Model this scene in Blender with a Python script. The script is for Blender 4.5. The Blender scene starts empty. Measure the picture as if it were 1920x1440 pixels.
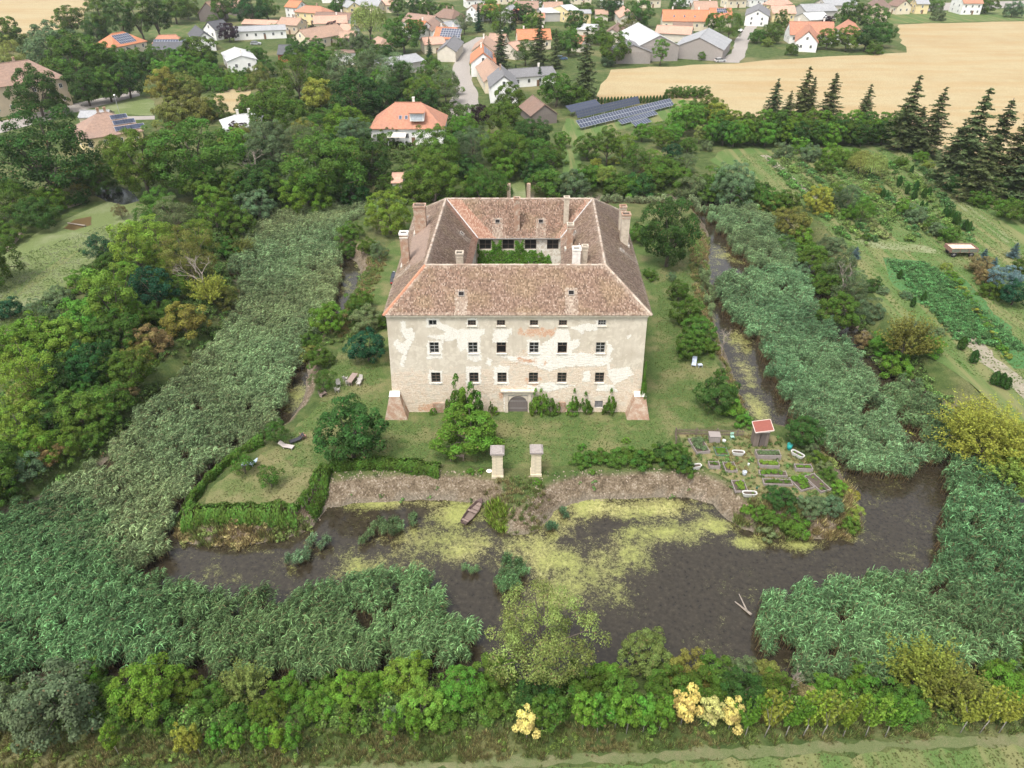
import bpy, math, random
import numpy as np
from mathutils import Vector, Matrix
random.seed(7)
rng = np.random.default_rng(7)
SC = bpy.context.scene
COL = SC.collection
PI = math.pi

# ------------------------------------------------------------------ camera, world, sun, exposure
FPX, PITCH, CAMH = 1364.0, math.radians(34.0), 54.7
cam = bpy.data.cameras.new('camera')
cam.sensor_width = 36.0
cam.lens = 36.0 * FPX / 1920.0
cam.clip_end = 4000.0
camo = bpy.data.objects.new('camera', cam)
COL.objects.link(camo)
camo.location = (0, 0, CAMH)
camo.rotation_euler = (PI / 2 - PITCH, 0, 0)
SC.camera = camo

SUN_EL, SUN_AZ = math.radians(64), math.radians(212)     # azimuth measured from +Y clockwise: from behind and slightly to the left of the camera
world = bpy.data.worlds.new('World')
SC.world = world
world.use_nodes = True
wn = world.node_tree
sky = wn.nodes.new('ShaderNodeTexSky')
sky.sky_type = 'NISHITA'
sky.sun_disc = False
sky.sun_elevation = SUN_EL
sky.sun_rotation = SUN_AZ
sky.dust_density = 4.0
sky.air_density = 1.0
# thin overcast: the blue of the clear sky is mostly veiled
hsv = wn.nodes.new('ShaderNodeHueSaturation')
hsv.inputs['Saturation'].default_value = 0.35
wn.links.new(sky.outputs[0], hsv.inputs['Color'])
bg = wn.nodes['Background']
bg.inputs['Strength'].default_value = 0.15
wn.links.new(hsv.outputs[0], bg.inputs['Color'])
sun = bpy.data.lights.new('sun', 'SUN')
sun.energy = 1.2
sun.angle = math.radians(12)
sun.color = (1.0, 0.965, 0.91)
suno = bpy.data.objects.new('sun', sun)
COL.objects.link(suno)
sd_ = Vector((math.sin(SUN_AZ) * math.cos(SUN_EL), math.cos(SUN_AZ) * math.cos(SUN_EL), math.sin(SUN_EL)))
suno.rotation_euler = sd_.to_track_quat('Z', 'Y').to_euler()
suno.location = (0, 0, 200)
SC.view_settings.view_transform = 'Standard'
SC.view_settings.look = 'None'
SC.view_settings.exposure = 1.17
SC.view_settings.gamma = 1.0
SC.view_settings.use_curve_mapping = False
SC.cycles.max_bounces = 6
SC.cycles.diffuse_bounces = 3
SC.cycles.transparent_max_bounces = 6

# ------------------------------------------------------------------ measuring helpers
CP, SP = math.cos(PITCH), math.sin(PITCH)
def ray(px, py):
    u = (px - 960.0) / FPX; v = (720.0 - py) / FPX
    return Vector((u, CP + v * SP, -SP + v * CP))
def P(px, py, z=0.0):
    d = ray(px, py)
    t = (z - CAMH) / d.z
    return Vector((d.x * t, d.y * t, z))
def PY(px, py, Y):
    d = ray(px, py); t = Y / d.y
    return Vector((d.x * t, Y, CAMH + d.z * t))
def on_plane(px, py, p0, n):
    d = ray(px, py); o = Vector((0, 0, CAMH))
    return o + d * ((p0 - o).dot(n) / d.dot(n))
def proj(p):
    x, y, z = p[0], p[1], p[2] - CAMH
    f = y * CP - z * SP; u = y * SP + z * CP
    return 960 + FPX * x / f, 720 - FPX * u / f
def z_for(X, Y, py):
    lo, hi = -5.0, 60.0
    for _ in range(40):
        m = (lo + hi) / 2
        if proj((X, Y, m))[1] > py: lo = m
        else: hi = m
    return lo

# ------------------------------------------------------------------ object helpers
def tag(o, label=None, cat=None, group=None, kind=None):
    if label: o['label'] = label
    if cat: o['category'] = cat
    if group: o['group'] = group
    if kind: o['kind'] = kind
    return o
def empty(name, loc=(0, 0, 0), rz=0.0, label=None, cat=None, group=None):
    o = bpy.data.objects.new(name, None)
    o.empty_display_size = 0.3
    COL.objects.link(o); o.location = loc; o.rotation_euler = (0, 0, rz)
    return tag(o, label, cat, group)
def link(name, me, parent=None, loc=None, rot=None, scale=None):
    o = bpy.data.objects.new(name, me); COL.objects.link(o)
    if parent: o.parent = parent
    if loc is not None: o.location = loc
    if rot is not None: o.rotation_euler = rot
    if scale is not None: o.scale = scale
    return o
class MB:
    def __init__(s): s.v = []; s.f = []; s.m = []
    def add(s, vs, fs, mi=0):
        b = len(s.v); s.v += [tuple(v) for v in vs]
        for f in fs: s.f.append(tuple(i + b for i in f)); s.m.append(mi)
        return s
    def box(s, c, d, rz=0.0, mi=0, taper=1.0, tilt=0.0):
        cx, cy, cz = c; hx, hy, hz = d[0] / 2, d[1] / 2, d[2] / 2
        vs = []
        for z, k in ((-hz, 1.0), (hz, taper)):
            for x, y in ((-hx, -hy), (hx, -hy), (hx, hy), (-hx, hy)):
                vs.append(Vector((x * k, y * k, z)))
        M = Matrix.Rotation(rz, 3, 'Z') @ Matrix.Rotation(tilt, 3, 'X')
        vs = [M @ v + Vector(c) for v in vs]
        return s.add(vs, [(3, 2, 1, 0), (4, 5, 6, 7), (0, 1, 5, 4), (1, 2, 6, 5), (2, 3, 7, 6), (3, 0, 4, 7)], mi)
    def tube(s, pts, rad, n=6, mi=0, cap=True):
        pts = [Vector(p) for p in pts]; rings = []
        b = len(s.v)
        for i, p in enumerate(pts):
            d = (pts[min(i + 1, len(pts) - 1)] - pts[max(i - 1, 0)]).normalized()
            a = d.cross(Vector((0.13, 0.97, 0.2))).normalized(); c = d.cross(a)
            r = rad[i] if hasattr(rad, '__len__') else rad
            for k in range(n):
                t = 2 * PI * k / n
                s.v.append(tuple(p + a * (math.cos(t) * r) + c * (math.sin(t) * r)))
        for i in range(len(pts) - 1):
            for k in range(n):
                s.f.append((b + i * n + k, b + i * n + (k + 1) % n, b + (i + 1) * n + (k + 1) % n, b + (i + 1) * n + k)); s.m.append(mi)
        if cap:
            s.f.append(tuple(b + k for k in range(n))[::-1]); s.m.append(mi)
            s.f.append(tuple(b + (len(pts) - 1) * n + k for k in range(n))); s.m.append(mi)
        return s
    def lathe(s, prof, c=(0, 0, 0), n=16, mi=0, sx=1, sy=1):
        b = len(s.v)
        for r, z in prof:
            for k in range(n):
                t = 2 * PI * k / n
                s.v.append((c[0] + sx * r * math.cos(t), c[1] + sy * r * math.sin(t), c[2] + z))
        for i in range(len(prof) - 1):
            for k in range(n):
                s.f.append((b + i * n + k, b + i * n + (k + 1) % n, b + (i + 1) * n + (k + 1) % n, b + (i + 1) * n + k)); s.m.append(mi)
        return s
    def mesh(s, name, mats, smooth=False):
        me = bpy.data.meshes.new(name)
        me.from_pydata(s.v, [], s.f)
        for m in (mats if isinstance(mats, (list, tuple)) else [mats]): me.materials.append(m)
        if any(s.m): me.polygons.foreach_set('material_index', s.m)
        if smooth: me.polygons.foreach_set('use_smooth', [True] * len(me.polygons))
        me.update()
        return me
    def build(s, name, mats, parent=None, loc=None, rot=None, smooth=False):
        return link(name, s.mesh(name, mats, smooth), parent, loc, rot)
def npmesh(name, V, Q, mat, attrs=None, smooth=False):
    """mesh from arrays: V (n,3), Q (m,4)"""
    me = bpy.data.meshes.new(name)
    V = np.asarray(V, np.float32); Q = np.asarray(Q, np.int32)
    k = Q.shape[1]
    me.vertices.add(len(V)); me.vertices.foreach_set('co', V.ravel())
    me.loops.add(Q.size); me.loops.foreach_set('vertex_index', Q.ravel())
    me.polygons.add(len(Q))
    me.polygons.foreach_set('loop_start', np.arange(0, Q.size, k, dtype=np.int32))
    me.polygons.foreach_set('loop_total', np.full(len(Q), k, np.int32))
    for m in (mat if isinstance(mat, (list, tuple)) else [mat]): me.materials.append(m)
    if attrs:
        for an, av in attrs.items():
            a = me.attributes.new(an, 'FLOAT', 'POINT')
            a.data.foreach_set('value', np.asarray(av, np.float32))
    if smooth: me.polygons.foreach_set('use_smooth', np.ones(len(Q), bool))
    me.update(calc_edges=True); me.validate()
    return me

# ------------------------------------------------------------------ material helpers
def newmat(name):
    m = bpy.data.materials.new(name); m.use_nodes = True
    nt = m.node_tree
    return m, nt, nt.nodes['Principled BSDF']
class N:
    """small node writer"""
    def __init__(s, nt): s.nt = nt; s.co = None
    def node(s, t, **kw):
        n = s.nt.nodes.new(t)
        for k, v in kw.items(): setattr(n, k, v)
        return n
    def link(s, a, b): s.nt.links.new(a, b)
    def val(s, inp, v):
        if isinstance(v, bpy.types.NodeSocket): s.link(v, inp)
        elif v is not None: inp.default_value = v
    def coords(s, kind='Object'):
        return s.node('ShaderNodeTexCoord').outputs[kind]
    def noise(s, scale, detail=4, rough=0.55, vec=None, dist=0.0):
        n = s.node('ShaderNodeTexNoise'); n.inputs['Scale'].default_value = scale
        n.inputs['Detail'].default_value = detail; n.inputs['Roughness'].default_value = rough
        n.inputs['Distortion'].default_value = dist
        if vec is None: vec = s.coords()
        s.link(vec, n.inputs['Vector']); return n.outputs['Fac']
    def stretch(s, sx, sy, sz, rz=0.0, vec=None):
        n = s.node('ShaderNodeMapping'); n.inputs['Scale'].default_value = (sx, sy, sz); n.inputs['Rotation'].default_value = (0, 0, rz)
        s.link(vec if vec is not None else s.coords(), n.inputs['Vector']); return n.outputs[0]
    def ramp(s, fac, stops, interp='LINEAR'):
        n = s.node('ShaderNodeValToRGB'); n.color_ramp.interpolation = interp
        cr = n.color_ramp
        while len(cr.elements) < len(stops): cr.elements.new(0.5)
        for e, (p, c) in zip(cr.elements, stops):
            e.position = p; e.color = (c[0], c[1], c[2], 1) if hasattr(c, '__len__') else (c, c, c, 1)
        s.link(fac, n.inputs[0]); return n.outputs[0]
    def mix(s, fac, a, b, mode='MIX'):
        n = s.node('ShaderNodeMix', data_type='RGBA', blend_type=mode)
        s.val(n.inputs[0], fac)
        for i, v in ((6, a), (7, b)):
            if isinstance(v, bpy.types.NodeSocket): s.link(v, n.inputs[i])
            else: n.inputs[i].default_value = (v[0], v[1], v[2], 1)
        return n.outputs[2]
    def math(s, op, a, b=None, c=None, clamp=False):
        n = s.node('ShaderNodeMath', operation=op, use_clamp=clamp)
        s.val(n.inputs[0], a); s.val(n.inputs[1], b)
        if c is not None: s.val(n.inputs[2], c)
        return n.outputs[0]
    def attr(s, name, typ='GEOMETRY', out='Fac'):
        n = s.node('ShaderNodeAttribute', attribute_name=name, attribute_type=typ); return n.outputs[out]
    def bump(s, h, strength, dist, bsdf):
        n = s.node('ShaderNodeBump'); n.inputs['Strength'].default_value = strength; n.inputs['Distance'].default_value = dist
        s.link(h, n.inputs['Height']); s.link(n.outputs[0], bsdf.inputs['Normal'])
_mc = {}
def plain(name, col, rough=0.8, var=0.25, scale=3.0, metal=0.0, bump=0.15):
    """worn matt surface: base colour broken by two noises"""
    key = (name, tuple(col), rough, metal)
    if key in _mc: return _mc[key]
    m, nt, b = newmat(name); n = N(nt)
    f = n.noise(scale, 5); f2 = n.noise(scale * 9, 3)
    lo = [c * (1 - var) for c in col]; hi = [min(1, c * (1 + var)) for c in col]
    c1 = n.ramp(f, [(0.3, lo), (0.7, hi)])
    c2 = n.mix(0.35, c1, n.ramp(f2, [(0.35, lo), (0.65, hi)]))
    n.link(c2, b.inputs['Base Color']); b.inputs['Roughness'].default_value = rough; b.inputs['Metallic'].default_value = metal
    if bump: n.bump(f2, bump, 0.05, b)
    _mc[key] = m; return m
def wood(name, col):
    key = ('wood', name)
    if key in _mc: return _mc[key]
    m, nt, b = newmat(name); n = N(nt)
    v = n.stretch(14, 14, 1.2)
    f = n.noise(1.0, 5, vec=v); g = n.node('ShaderNodeNewGeometry').outputs['Random Per Island']
    k = n.math('MULTIPLY_ADD', g, 0.5, n.math('MULTIPLY', f, 0.6))
    c = n.ramp(k, [(0.2, [x * 0.5 for x in col]), (0.8, [min(1, x * 1.35) for x in col])])
    n.link(c, b.inputs['Base Color']); b.inputs['Roughness'].default_value = 0.85
    n.bump(f, 0.3, 0.02, b); _mc[key] = m; return m
def glassmat():
    if 'glass' in _mc: return _mc['glass']
    m, nt, b = newmat('window_glass'); b.inputs['Base Color'].default_value = (0.02, 0.022, 0.022, 1)
    b.inputs['Roughness'].default_value = 0.12; _mc['glass'] = m; return m

# leaves: colour from the object's own colour, broken per leaf and per clump
def leafmat(name, src='OBJECT'):
    m, nt, b = newmat(name); n = N(nt)
    if src == 'OBJECT': col = n.node('ShaderNodeObjectInfo').outputs['Color']
    else: col = n.attr('tint', 'INSTANCER', 'Color')
    rnd = n.node('ShaderNodeNewGeometry').outputs['Random Per Island']
    cl = n.attr('clump')
    dry = n.attr('dry')
    h = n.node('ShaderNodeHueSaturation')
    n.link(col, h.inputs['Color'])
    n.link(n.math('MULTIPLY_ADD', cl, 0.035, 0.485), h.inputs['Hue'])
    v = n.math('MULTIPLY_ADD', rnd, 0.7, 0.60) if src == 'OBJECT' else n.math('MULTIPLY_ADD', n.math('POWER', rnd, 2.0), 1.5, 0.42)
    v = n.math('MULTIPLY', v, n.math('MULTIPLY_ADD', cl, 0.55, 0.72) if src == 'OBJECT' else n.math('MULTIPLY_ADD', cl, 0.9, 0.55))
    n.link(v, h.inputs['Value'])
    h.inputs['Saturation'].default_value = 1.06
    c = n.mix(dry, h.outputs[0], (0.20, 0.13, 0.07))
    n.link(c, b.inputs['Base Color'])
    b.inputs['Roughness'].default_value = 0.7
    b.inputs['Specular IOR Level'].default_value = 0.12
    tr = n.node('ShaderNodeBsdfTranslucent'); n.link(c, tr.inputs['Color'])
    mx = n.node('ShaderNodeMixShader'); mx.inputs[0].default_value = 0.30 if src == 'OBJECT' else 0.18
    n.link(b.outputs[0], mx.inputs[1]); n.link(tr.outputs[0], mx.inputs[2])
    n.link(mx.outputs[0], nt.nodes['Material Output'].inputs['Surface'])
    return m
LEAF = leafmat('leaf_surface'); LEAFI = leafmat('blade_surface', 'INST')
BARK = plain('bark', (0.10, 0.08, 0.06), 0.9, 0.35, 4)
BARKW = plain('pale_bark', (0.24, 0.22, 0.19), 0.9, 0.35, 4)
DEAD = plain('dead_wood', (0.26, 0.22, 0.18), 0.9, 0.3, 4)

# ------------------------------------------------------------------ polygons
def poly(pts, z=0.0): return np.array([P(x, y, z)[:2] for x, y in pts])
def inside(px, py, pg):
    r = np.zeros(px.shape, bool); n = len(pg); j = n - 1
    for i in range(n):
        xi, yi = pg[i]; xj, yj = pg[j]
        c = ((yi > py) != (yj > py)) & (px < (xj - xi) * (py - yi) / (yj - yi + 1e-12) + xi)
        r ^= c; j = i
    return r
def edist(px, py, pg, closed=True):
    d = np.full(px.shape, 1e9)
    n = len(pg)
    for i in range(n if closed else n - 1):
        a = pg[i]; b = pg[(i + 1) % n]; ab = b - a; L = ab.dot(ab) + 1e-9
        t = np.clip(((px - a[0]) * ab[0] + (py - a[1]) * ab[1]) / L, 0, 1)
        d = np.minimum(d, np.hypot(px - a[0] - t * ab[0], py - a[1] - t * ab[1]))
    return d
def sdist(px, py, pg):        # negative inside
    d = edist(px, py, pg); return np.where(inside(px, py, pg), -d, d)
def smooth_poly(pg, it=2):
    for _ in range(it):
        q = []
        for i in range(len(pg)):
            a = pg[i]; b = pg[(i + 1) % len(pg)]
            q += [a * 0.75 + b * 0.25, a * 0.25 + b * 0.75]
        pg = np.array(q)
    return pg
WZ = -2.2
ISLAND = smooth_poly(poly([(620, 944), (905, 936), (912, 975), (950, 1003), (990, 1005), (1020, 985), (1058, 942), (1190, 934), (1322, 932), (1372, 985), (1440, 1008), (1530, 1012), (1612, 1005),
    (1622, 960), (1590, 900), (1545, 850), (1500, 812), (1440, 800), (1405, 790), (1385, 730), (1360, 660), (1338, 600), (1322, 540), (1328, 480), (1330, 430), (1300, 395),
    (1180, 392), (960, 392), (760, 392), (640, 425), (632, 470), (682, 500), (660, 560), (632, 610), (590, 640), (575, 690), (572, 740), (545, 790), (480, 840), (420, 880), (345, 950), (320, 1015),
    (430, 1030), (560, 1005), (592, 985)], WZ), 1)
OUTER = smooth_poly(poly([(-260, 1200), (-200, 1000), (0, 975), (110, 930), (200, 870), (262, 800), (330, 730), (400, 665), (455, 600), (470, 560), (440, 500), (470, 440), (520, 405), (600, 392), (720, 376), (900, 376), (1100, 374),
    (1240, 372), (1340, 378), (1450, 392), (1500, 440), (1540, 520), (1590, 590), (1620, 640), (1640, 690), (1720, 720), (1790, 790), (1840, 880), (1930, 950), (2200, 1010), (2260, 1250),
    (1920, 1268), (1700, 1285), (1500, 1285), (1400, 1255), (1150, 1250), (900, 1265), (600, 1300), (300, 1280), (100, 1275)], WZ), 1)
def sstep(t): t = np.clip(t, 0, 1); return t * t * (3 - 2 * t)
def hnoise(x, y):
    return 0.10 * np.sin(x * 0.9 + 1.3 * np.sin(y * 0.7)) * np.sin(y * 1.1 + 0.6 * np.sin(x * 1.3)) + 0.06 * np.sin(x * 2.3 + y * 1.7)
def height(x, y):
    x = np.asarray(x, float); y = np.asarray(y, float)
    di = sdist(x, y, ISLAND); do = sdist(x, y, OUTER)
    z = np.zeros(x.shape)
    water = (do < 0) & (di > 0)
    z = np.where(water, WZ - np.minimum(1.0, np.minimum(-do, di) * 0.6), z)
    isl = di <= 0
    z = np.where(isl, WZ - WZ * sstep(-di / 2.4), z)
    out = (do >= 0)
    z = np.where(out & ~isl, WZ - WZ * sstep(do / 4.5), z)
    near = np.where(isl, -di, do)
    bank = np.exp(-((near - 1.5) / 1.3) ** 2) * ~water
    return z + hnoise(x, y) * bank * 1.6
def hz(x, y): return float(height(np.array([x]), np.array([y]))[0])

# ------------------------------------------------------------------ ground
def terrain_mat():
    m, nt, b = newmat('rough_meadow'); n = N(nt)
    f1 = n.noise(0.06, 5); f2 = n.noise(0.6, 5); f3 = n.noise(5.0, 4); f4 = n.noise(22, 2)
    g = n.ramp(f2, [(0.30, (0.042, 0.068, 0.020)), (0.5, (0.070, 0.100, 0.030)), (0.72, (0.125, 0.135, 0.05))])
    dry = n.ramp(f3, [(0.3, (0.16, 0.13, 0.065)), (0.7, (0.30, 0.25, 0.13))])
    c = n.mix(n.ramp(f1, [(0.50, 0.0), (0.66, 0.6)]), g, dry)
    c = n.mix(n.ramp(f3, [(0.3, 0.35), (0.6, 0.0)]), c, (0.03, 0.05, 0.015))
    # earth and rubble on the banks: where the ground is steep
    nz = n.node('ShaderNodeSeparateXYZ'); n.link(n.node('ShaderNodeNewGeometry').outputs['Normal'], nz.inputs[0])
    steep = n.ramp(nz.outputs[2], [(0.80, 1.0), (0.97, 0.0)])
    vor = n.node('ShaderNodeTexVoronoi'); vor.inputs['Scale'].default_value = 2.6; n.link(n.coords(), vor.inputs['Vector'])
    earth = n.ramp(n.math('ADD', n.math('MULTIPLY', f3, .5), n.math('MULTIPLY', n.noise(1.1, 5, .65), .5)), [(0.36, (0.060, 0.047, 0.030)), (0.47, (0.135, 0.102, 0.067)), (0.56, (0.205, 0.162, 0.112)), (0.65, (0.36, 0.31, 0.24))])
    earth = n.mix(n.ramp(vor.outputs['Distance'], [(0.0, 0.15), (0.22, 0.0)]), earth, (0.36, 0.30, 0.23))
    c = n.mix(n.math('MULTIPLY', steep, n.attr('rubble')), c, earth)
    c = n.mix(n.attr('mud'), c, n.ramp(f3, [(0.3, (0.10, 0.08, 0.06)), (0.7, (0.22, 0.19, 0.14))]))
    n.link(c, b.inputs['Base Color']); b.inputs['Roughness'].default_value = 0.95
    b.inputs['Specular IOR Level'].default_value = 0.1
    n.bump(n.math('ADD', f3, n.math('MULTIPLY', f4, 0.4)), 0.7, 0.25, b)
    return m
def axis(lo, hi, step, far_lo, far_hi):
    a = list(np.arange(lo, hi + 1e-6, step)); s = step
    x = lo
    while x > far_lo: s *= 1.5; x -= s; a.insert(0, x)
    s = step; x = hi
    while x < far_hi: s *= 1.5; x += s; a.append(x)
    return np.array(a)
gx = axis(-78, 92, 0.7, -1800, 1800); gy = axis(24, 158, 0.7, -300, 2600)
X, Y = np.meshgrid(gx, gy)
Z = height(X, Y)
mask_r = ((edist(X, Y, ISLAND) < 5) & (sdist(X, Y, ISLAND) < 1)).astype(float)
mask_m = ((Z < WZ + 0.25)).astype(float)
ix = np.arange(len(gx) * len(gy)).reshape(len(gy), len(gx))
Q = np.stack([ix[:-1, :-1], ix[:-1, 1:], ix[1:, 1:], ix[1:, :-1]], -1).reshape(-1, 4)
me = npmesh('ground', np.stack([X, Y, Z], -1).reshape(-1, 3), Q, terrain_mat(), {'rubble': mask_r.ravel(), 'mud': mask_m.ravel()}, smooth=True)
tag(link('ground', me), kind='structure')

# ------------------------------------------------------------------ moat water with duckweed
def water_mat():
    m, nt, b = newmat('moat_water'); n = N(nt)
    w = n.attr('weed'); 
    f1 = n.noise(0.9, 5, 0.65, dist=0.8); f2 = n.noise(3.6, 5, 0.7, dist=0.9); f3 = n.noise(0.22, 3)
    f4 = n.noise(9.0, 4, 0.7, dist=0.5)
    k = n.math('ADD', n.math('MULTIPLY', f1, 0.30), n.math('ADD', n.math('MULTIPLY', f2, 0.38), n.math('MULTIPLY', f4, 0.32)))
    k = n.math('MULTIPLY_ADD', n.math('SUBTRACT', f3, 0.5), 0.45, k)
    t = n.math('SUBTRACT', 0.70, n.math('MULTIPLY', w, 0.35))
    cover = n.math('MULTIPLY', n.math('SUBTRACT', k, t), 5.5, clamp=True)
    col = n.ramp(f2, [(0.3, (0.13, 0.13, 0.035)), (0.5, (0.28, 0.27, 0.085)), (0.7, (0.42, 0.39, 0.18))])
    col = n.mix(n.ramp(f3, [(0.4, 0.0), (0.6, 0.6)]), col, (0.20, 0.23, 0.05))
    mud = n.ramp(n.noise(2.2, 6, 0.7), [(0.35, (0.020, 0.016, 0.010)), (0.60, (0.038, 0.031, 0.020)), (0.72, (0.065, 0.054, 0.032))])
    c = n.mix(cover, mud, col)
    n.link(c, b.inputs['Base Color'])
    n.link(n.math('MULTIPLY_ADD', cover, 0.6, 0.10), b.inputs['Roughness']); b.inputs['Specular IOR Level'].default_value = 0.5
    n.bump(n.math('ADD', cover, n.math('MULTIPLY', f4, 0.05)), 0.25, 0.02, b)
    return m
wx = np.arange(-78, 92.1, 0.8); wy = np.arange(26, 158, 0.8)
WX, WY = np.meshgrid(wx, wy)
weed = np.zeros(WX.shape)
for px, py, rx, ry, k in [(760, 945, 150, 16, 1.0), (850, 965, 70, 30, 0.95), (880, 1030, 90, 46, 0.95), (760, 1010, 110, 44, 0.85), (1000, 1040, 100, 66, 1.0), (1050, 1100, 130, 66, 0.78), (960, 1140, 60, 80, 0.6), (720, 1060, 170, 50, 0.68), (1100, 1060, 170, 90, 0.75),
        (1040, 975, 80, 44, 1.05), (1130, 952, 120, 28, 1.15), (1240, 952, 100, 28, 1.15), (1330, 985, 60, 26, 0.95), (1400, 1018, 60, 18, 0.9), (1500, 1022, 70, 14, 0.9), (1600, 1015, 50, 12, 0.85), (1160, 1030, 150, 60, 0.78),
        (1650, 980, 40, 40, 0.35), (1400, 1050, 120, 30, 0.4), (1250, 1000, 170, 34, 0.8), (1230, 1120, 220, 80, 0.32), (1420, 770, 34, 40, 1.0), (1400, 700, 26, 40, 0.9), (1380, 640, 16, 40, 0.6), (1450, 830, 50, 25, 0.9), (1540, 850, 22, 26, 1.0),
        (1570, 880, 30, 20, 0.7), (1660, 910, 40, 20, 0.4), (350, 1040, 90, 8, 0.7), (480, 1030, 90, 8, 0.65), (560, 1010, 60, 10, 0.5), (640, 970, 30, 16, 0.5), (540, 740, 30, 60, 0.45), (650, 540, 20, 50, 0.5), (1360, 480, 50, 36, 0.75), (1360, 560, 30, 50, .7), (1385, 640, 40, 50, .85), (560, 740, 40, 60, .75)]:
    c = P(px, py, WZ); ex = P(px + rx, py, WZ).x - c.x; ey = abs(P(px, py - ry, WZ).y - c.y)
    weed = np.maximum(weed, k * np.exp(-(((WX - c.x) / ex) ** 2 + ((WY - c.y) / ey) ** 2) * 0.9))
weed = np.maximum(weed, 0.6 * np.exp(-np.abs(sdist(WX, WY, ISLAND)) / 1.6)); weed = np.maximum(weed, 0.40)
ok = (sdist(WX, WY, OUTER) < 2.5) & (sdist(WX, WY, ISLAND) > -2.5)
ix = np.arange(WX.size).reshape(WX.shape)
q = np.stack([ix[:-1, :-1], ix[:-1, 1:], ix[1:, 1:], ix[1:, :-1]], -1).reshape(-1, 4)
q = q[ok[:-1, :-1].ravel()]
me = npmesh('water', np.stack([WX, WY, np.full(WX.shape, WZ)], -1).reshape(-1, 3), q, water_mat(), {'weed': weed.ravel()})
tag(link('water', me), kind='structure')

# ------------------------------------------------------------------ flat sheets: lawn, fields, roads
def sheet(name, pts, z, mat, jit=0.4, step=2.5, kind='structure', world_pts=False):
    pg = np.array(pts, float) if world_pts else poly(pts)
    out = []
    for i in range(len(pg)):
        a = pg[i]; b = pg[(i + 1) % len(pg)]; L = np.hypot(*(b - a)); k = max(1, int(L / step))
        for j in range(k):
            p = a + (b - a) * j / k
            out.append(p + (rng.normal(0, jit, 2) if j else rng.normal(0, jit * 0.3, 2)))
    if min(p[1] for p in out) < 175:                  # keep flat sheets off the slopes of the moat banks
        o_ = np.array(out)
        for _ in range(3):
            do = sdist(o_[:, 0], o_[:, 1], OUTER); di = sdist(o_[:, 0], o_[:, 1], ISLAND); e = .05
            for f_, lim, sgn, cond in ((OUTER, 4.7, 1, (do < 4.7) & (di > 3)), (ISLAND, -2.5, -1, (di > -2.5) & (di <= 3))):
                g = np.stack([sdist(o_[:, 0] + e, o_[:, 1], f_) - sdist(o_[:, 0] - e, o_[:, 1], f_), sdist(o_[:, 0], o_[:, 1] + e, f_) - sdist(o_[:, 0], o_[:, 1] - e, f_)], 1) / (2 * e)
                s_ = sdist(o_[:, 0], o_[:, 1], f_); o_[cond] = (o_ + g * (lim - s_)[:, None])[cond]
        out = list(o_)
    me = bpy.data.meshes.new(name)
    me.from_pydata([(p[0], p[1], z) for p in out], [], [tuple(range(len(out)))])
    me.materials.append(mat); me.update()
    if me.polygons[0].normal.z < 0: me.flip_normals()
    return tag(link(name, me), kind=kind)
def groundmix(name, stops, dryc, dry_amt=(0.5, 0.7, 0.8), s1=0.15, s2=3.0, stripe=None):
    m, nt, b = newmat(name); n = N(nt)
    f1 = n.noise(s1, 5, 0.65); f2 = n.noise(s2, 5, 0.65); f3 = n.noise(s2 * 7, 3)
    c = n.ramp(n.math('ADD', n.math('MULTIPLY', f2, .6), n.math('MULTIPLY', f3, .4)), [((p - .5) * .6 + .5, q) for p, q in stops])
    c = n.mix(n.ramp(f1, [(dry_amt[0], 0.0), (dry_amt[1], dry_amt[2])]), c, dryc)
    c = n.mix(0.45, c, n.ramp(f3, [(0.3, [x * 0.5 for x in stops[0][1]]), (0.7, [min(1, x * 1.4) for x in stops[-1][1]])]))
    if stripe:
        v = n.stretch(*stripe[:3], rz=stripe[3]); f = n.noise(1.0, 4, vec=v)
        c = n.mix(n.ramp(f, [(0.45, 0.0), (0.62, stripe[5])]), c, stripe[4])
    n.link(c, b.inputs['Base Color']); b.inputs['Roughness'].default_value = 0.95; b.inputs['Specular IOR Level'].default_value = 0.1
    n.bump(n.math('ADD', f2, f3), 0.5, 0.08, b)
    return m
LAWN = groundmix('lawn_grass', [(0.3, (0.034, 0.072, 0.018)), (0.5, (0.060, 0.105, 0.028)), (0.7, (0.105, 0.130, 0.042))], (0.22, 0.18, 0.095), (0.47, 0.62, 0.85), 0.22, 0.9)
DRYLAWN = groundmix('dry_lawn_grass', [(0.3, (0.065, 0.095, 0.028)), (0.7, (0.12, 0.14, 0.05))], (0.24, 0.19, 0.105), (0.40, 0.58, 0.85), 0.22, 0.9)
WHEAT = groundmix('ripe_wheat', [(0.3, (0.300, 0.240, 0.130)), (0.7, (0.370, 0.300, 0.175))], (0.27, 0.185, 0.09), (0.48, 0.64, 0.7), 0.035, 0.35, (0.02, 0.14, 1, 0.12, (0.30, 0.19, 0.08), 0.4))
ROAD = groundmix('worn_asphalt', [(0.3, (0.25, 0.225, 0.20)), (0.7, (0.32, 0.29, 0.26))], (0.36, 0.33, 0.285), (0.5, 0.7, 0.5), 0.1, 2.0)
DIRT = groundmix('bare_track', [(0.3, (0.20, 0.175, 0.125)), (0.7, (0.31, 0.275, 0.21))], (0.10, 0.13, 0.045), (0.5, 0.6, 0.8), 0.5, 2.0)
GARD = groundmix('garden_grass', [(0.3, (0.058, 0.105, 0.028)), (0.7, (0.100, 0.155, 0.046))], (0.18, 0.16, 0.08), (0.5, 0.7, 0.7), 0.08, 1.5, (0.45, 0.03, 1, 0.62, (0.19, 0.175, 0.08), 0.75))
CROP = groundmix('crop_rows', [(0.3, (0.035, 0.10, 0.035)), (0.7, (0.08, 0.17, 0.055))], (0.10, 0.15, 0.05), (0.5, 0.7, 0.6), 0.15, 1.8)
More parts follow.
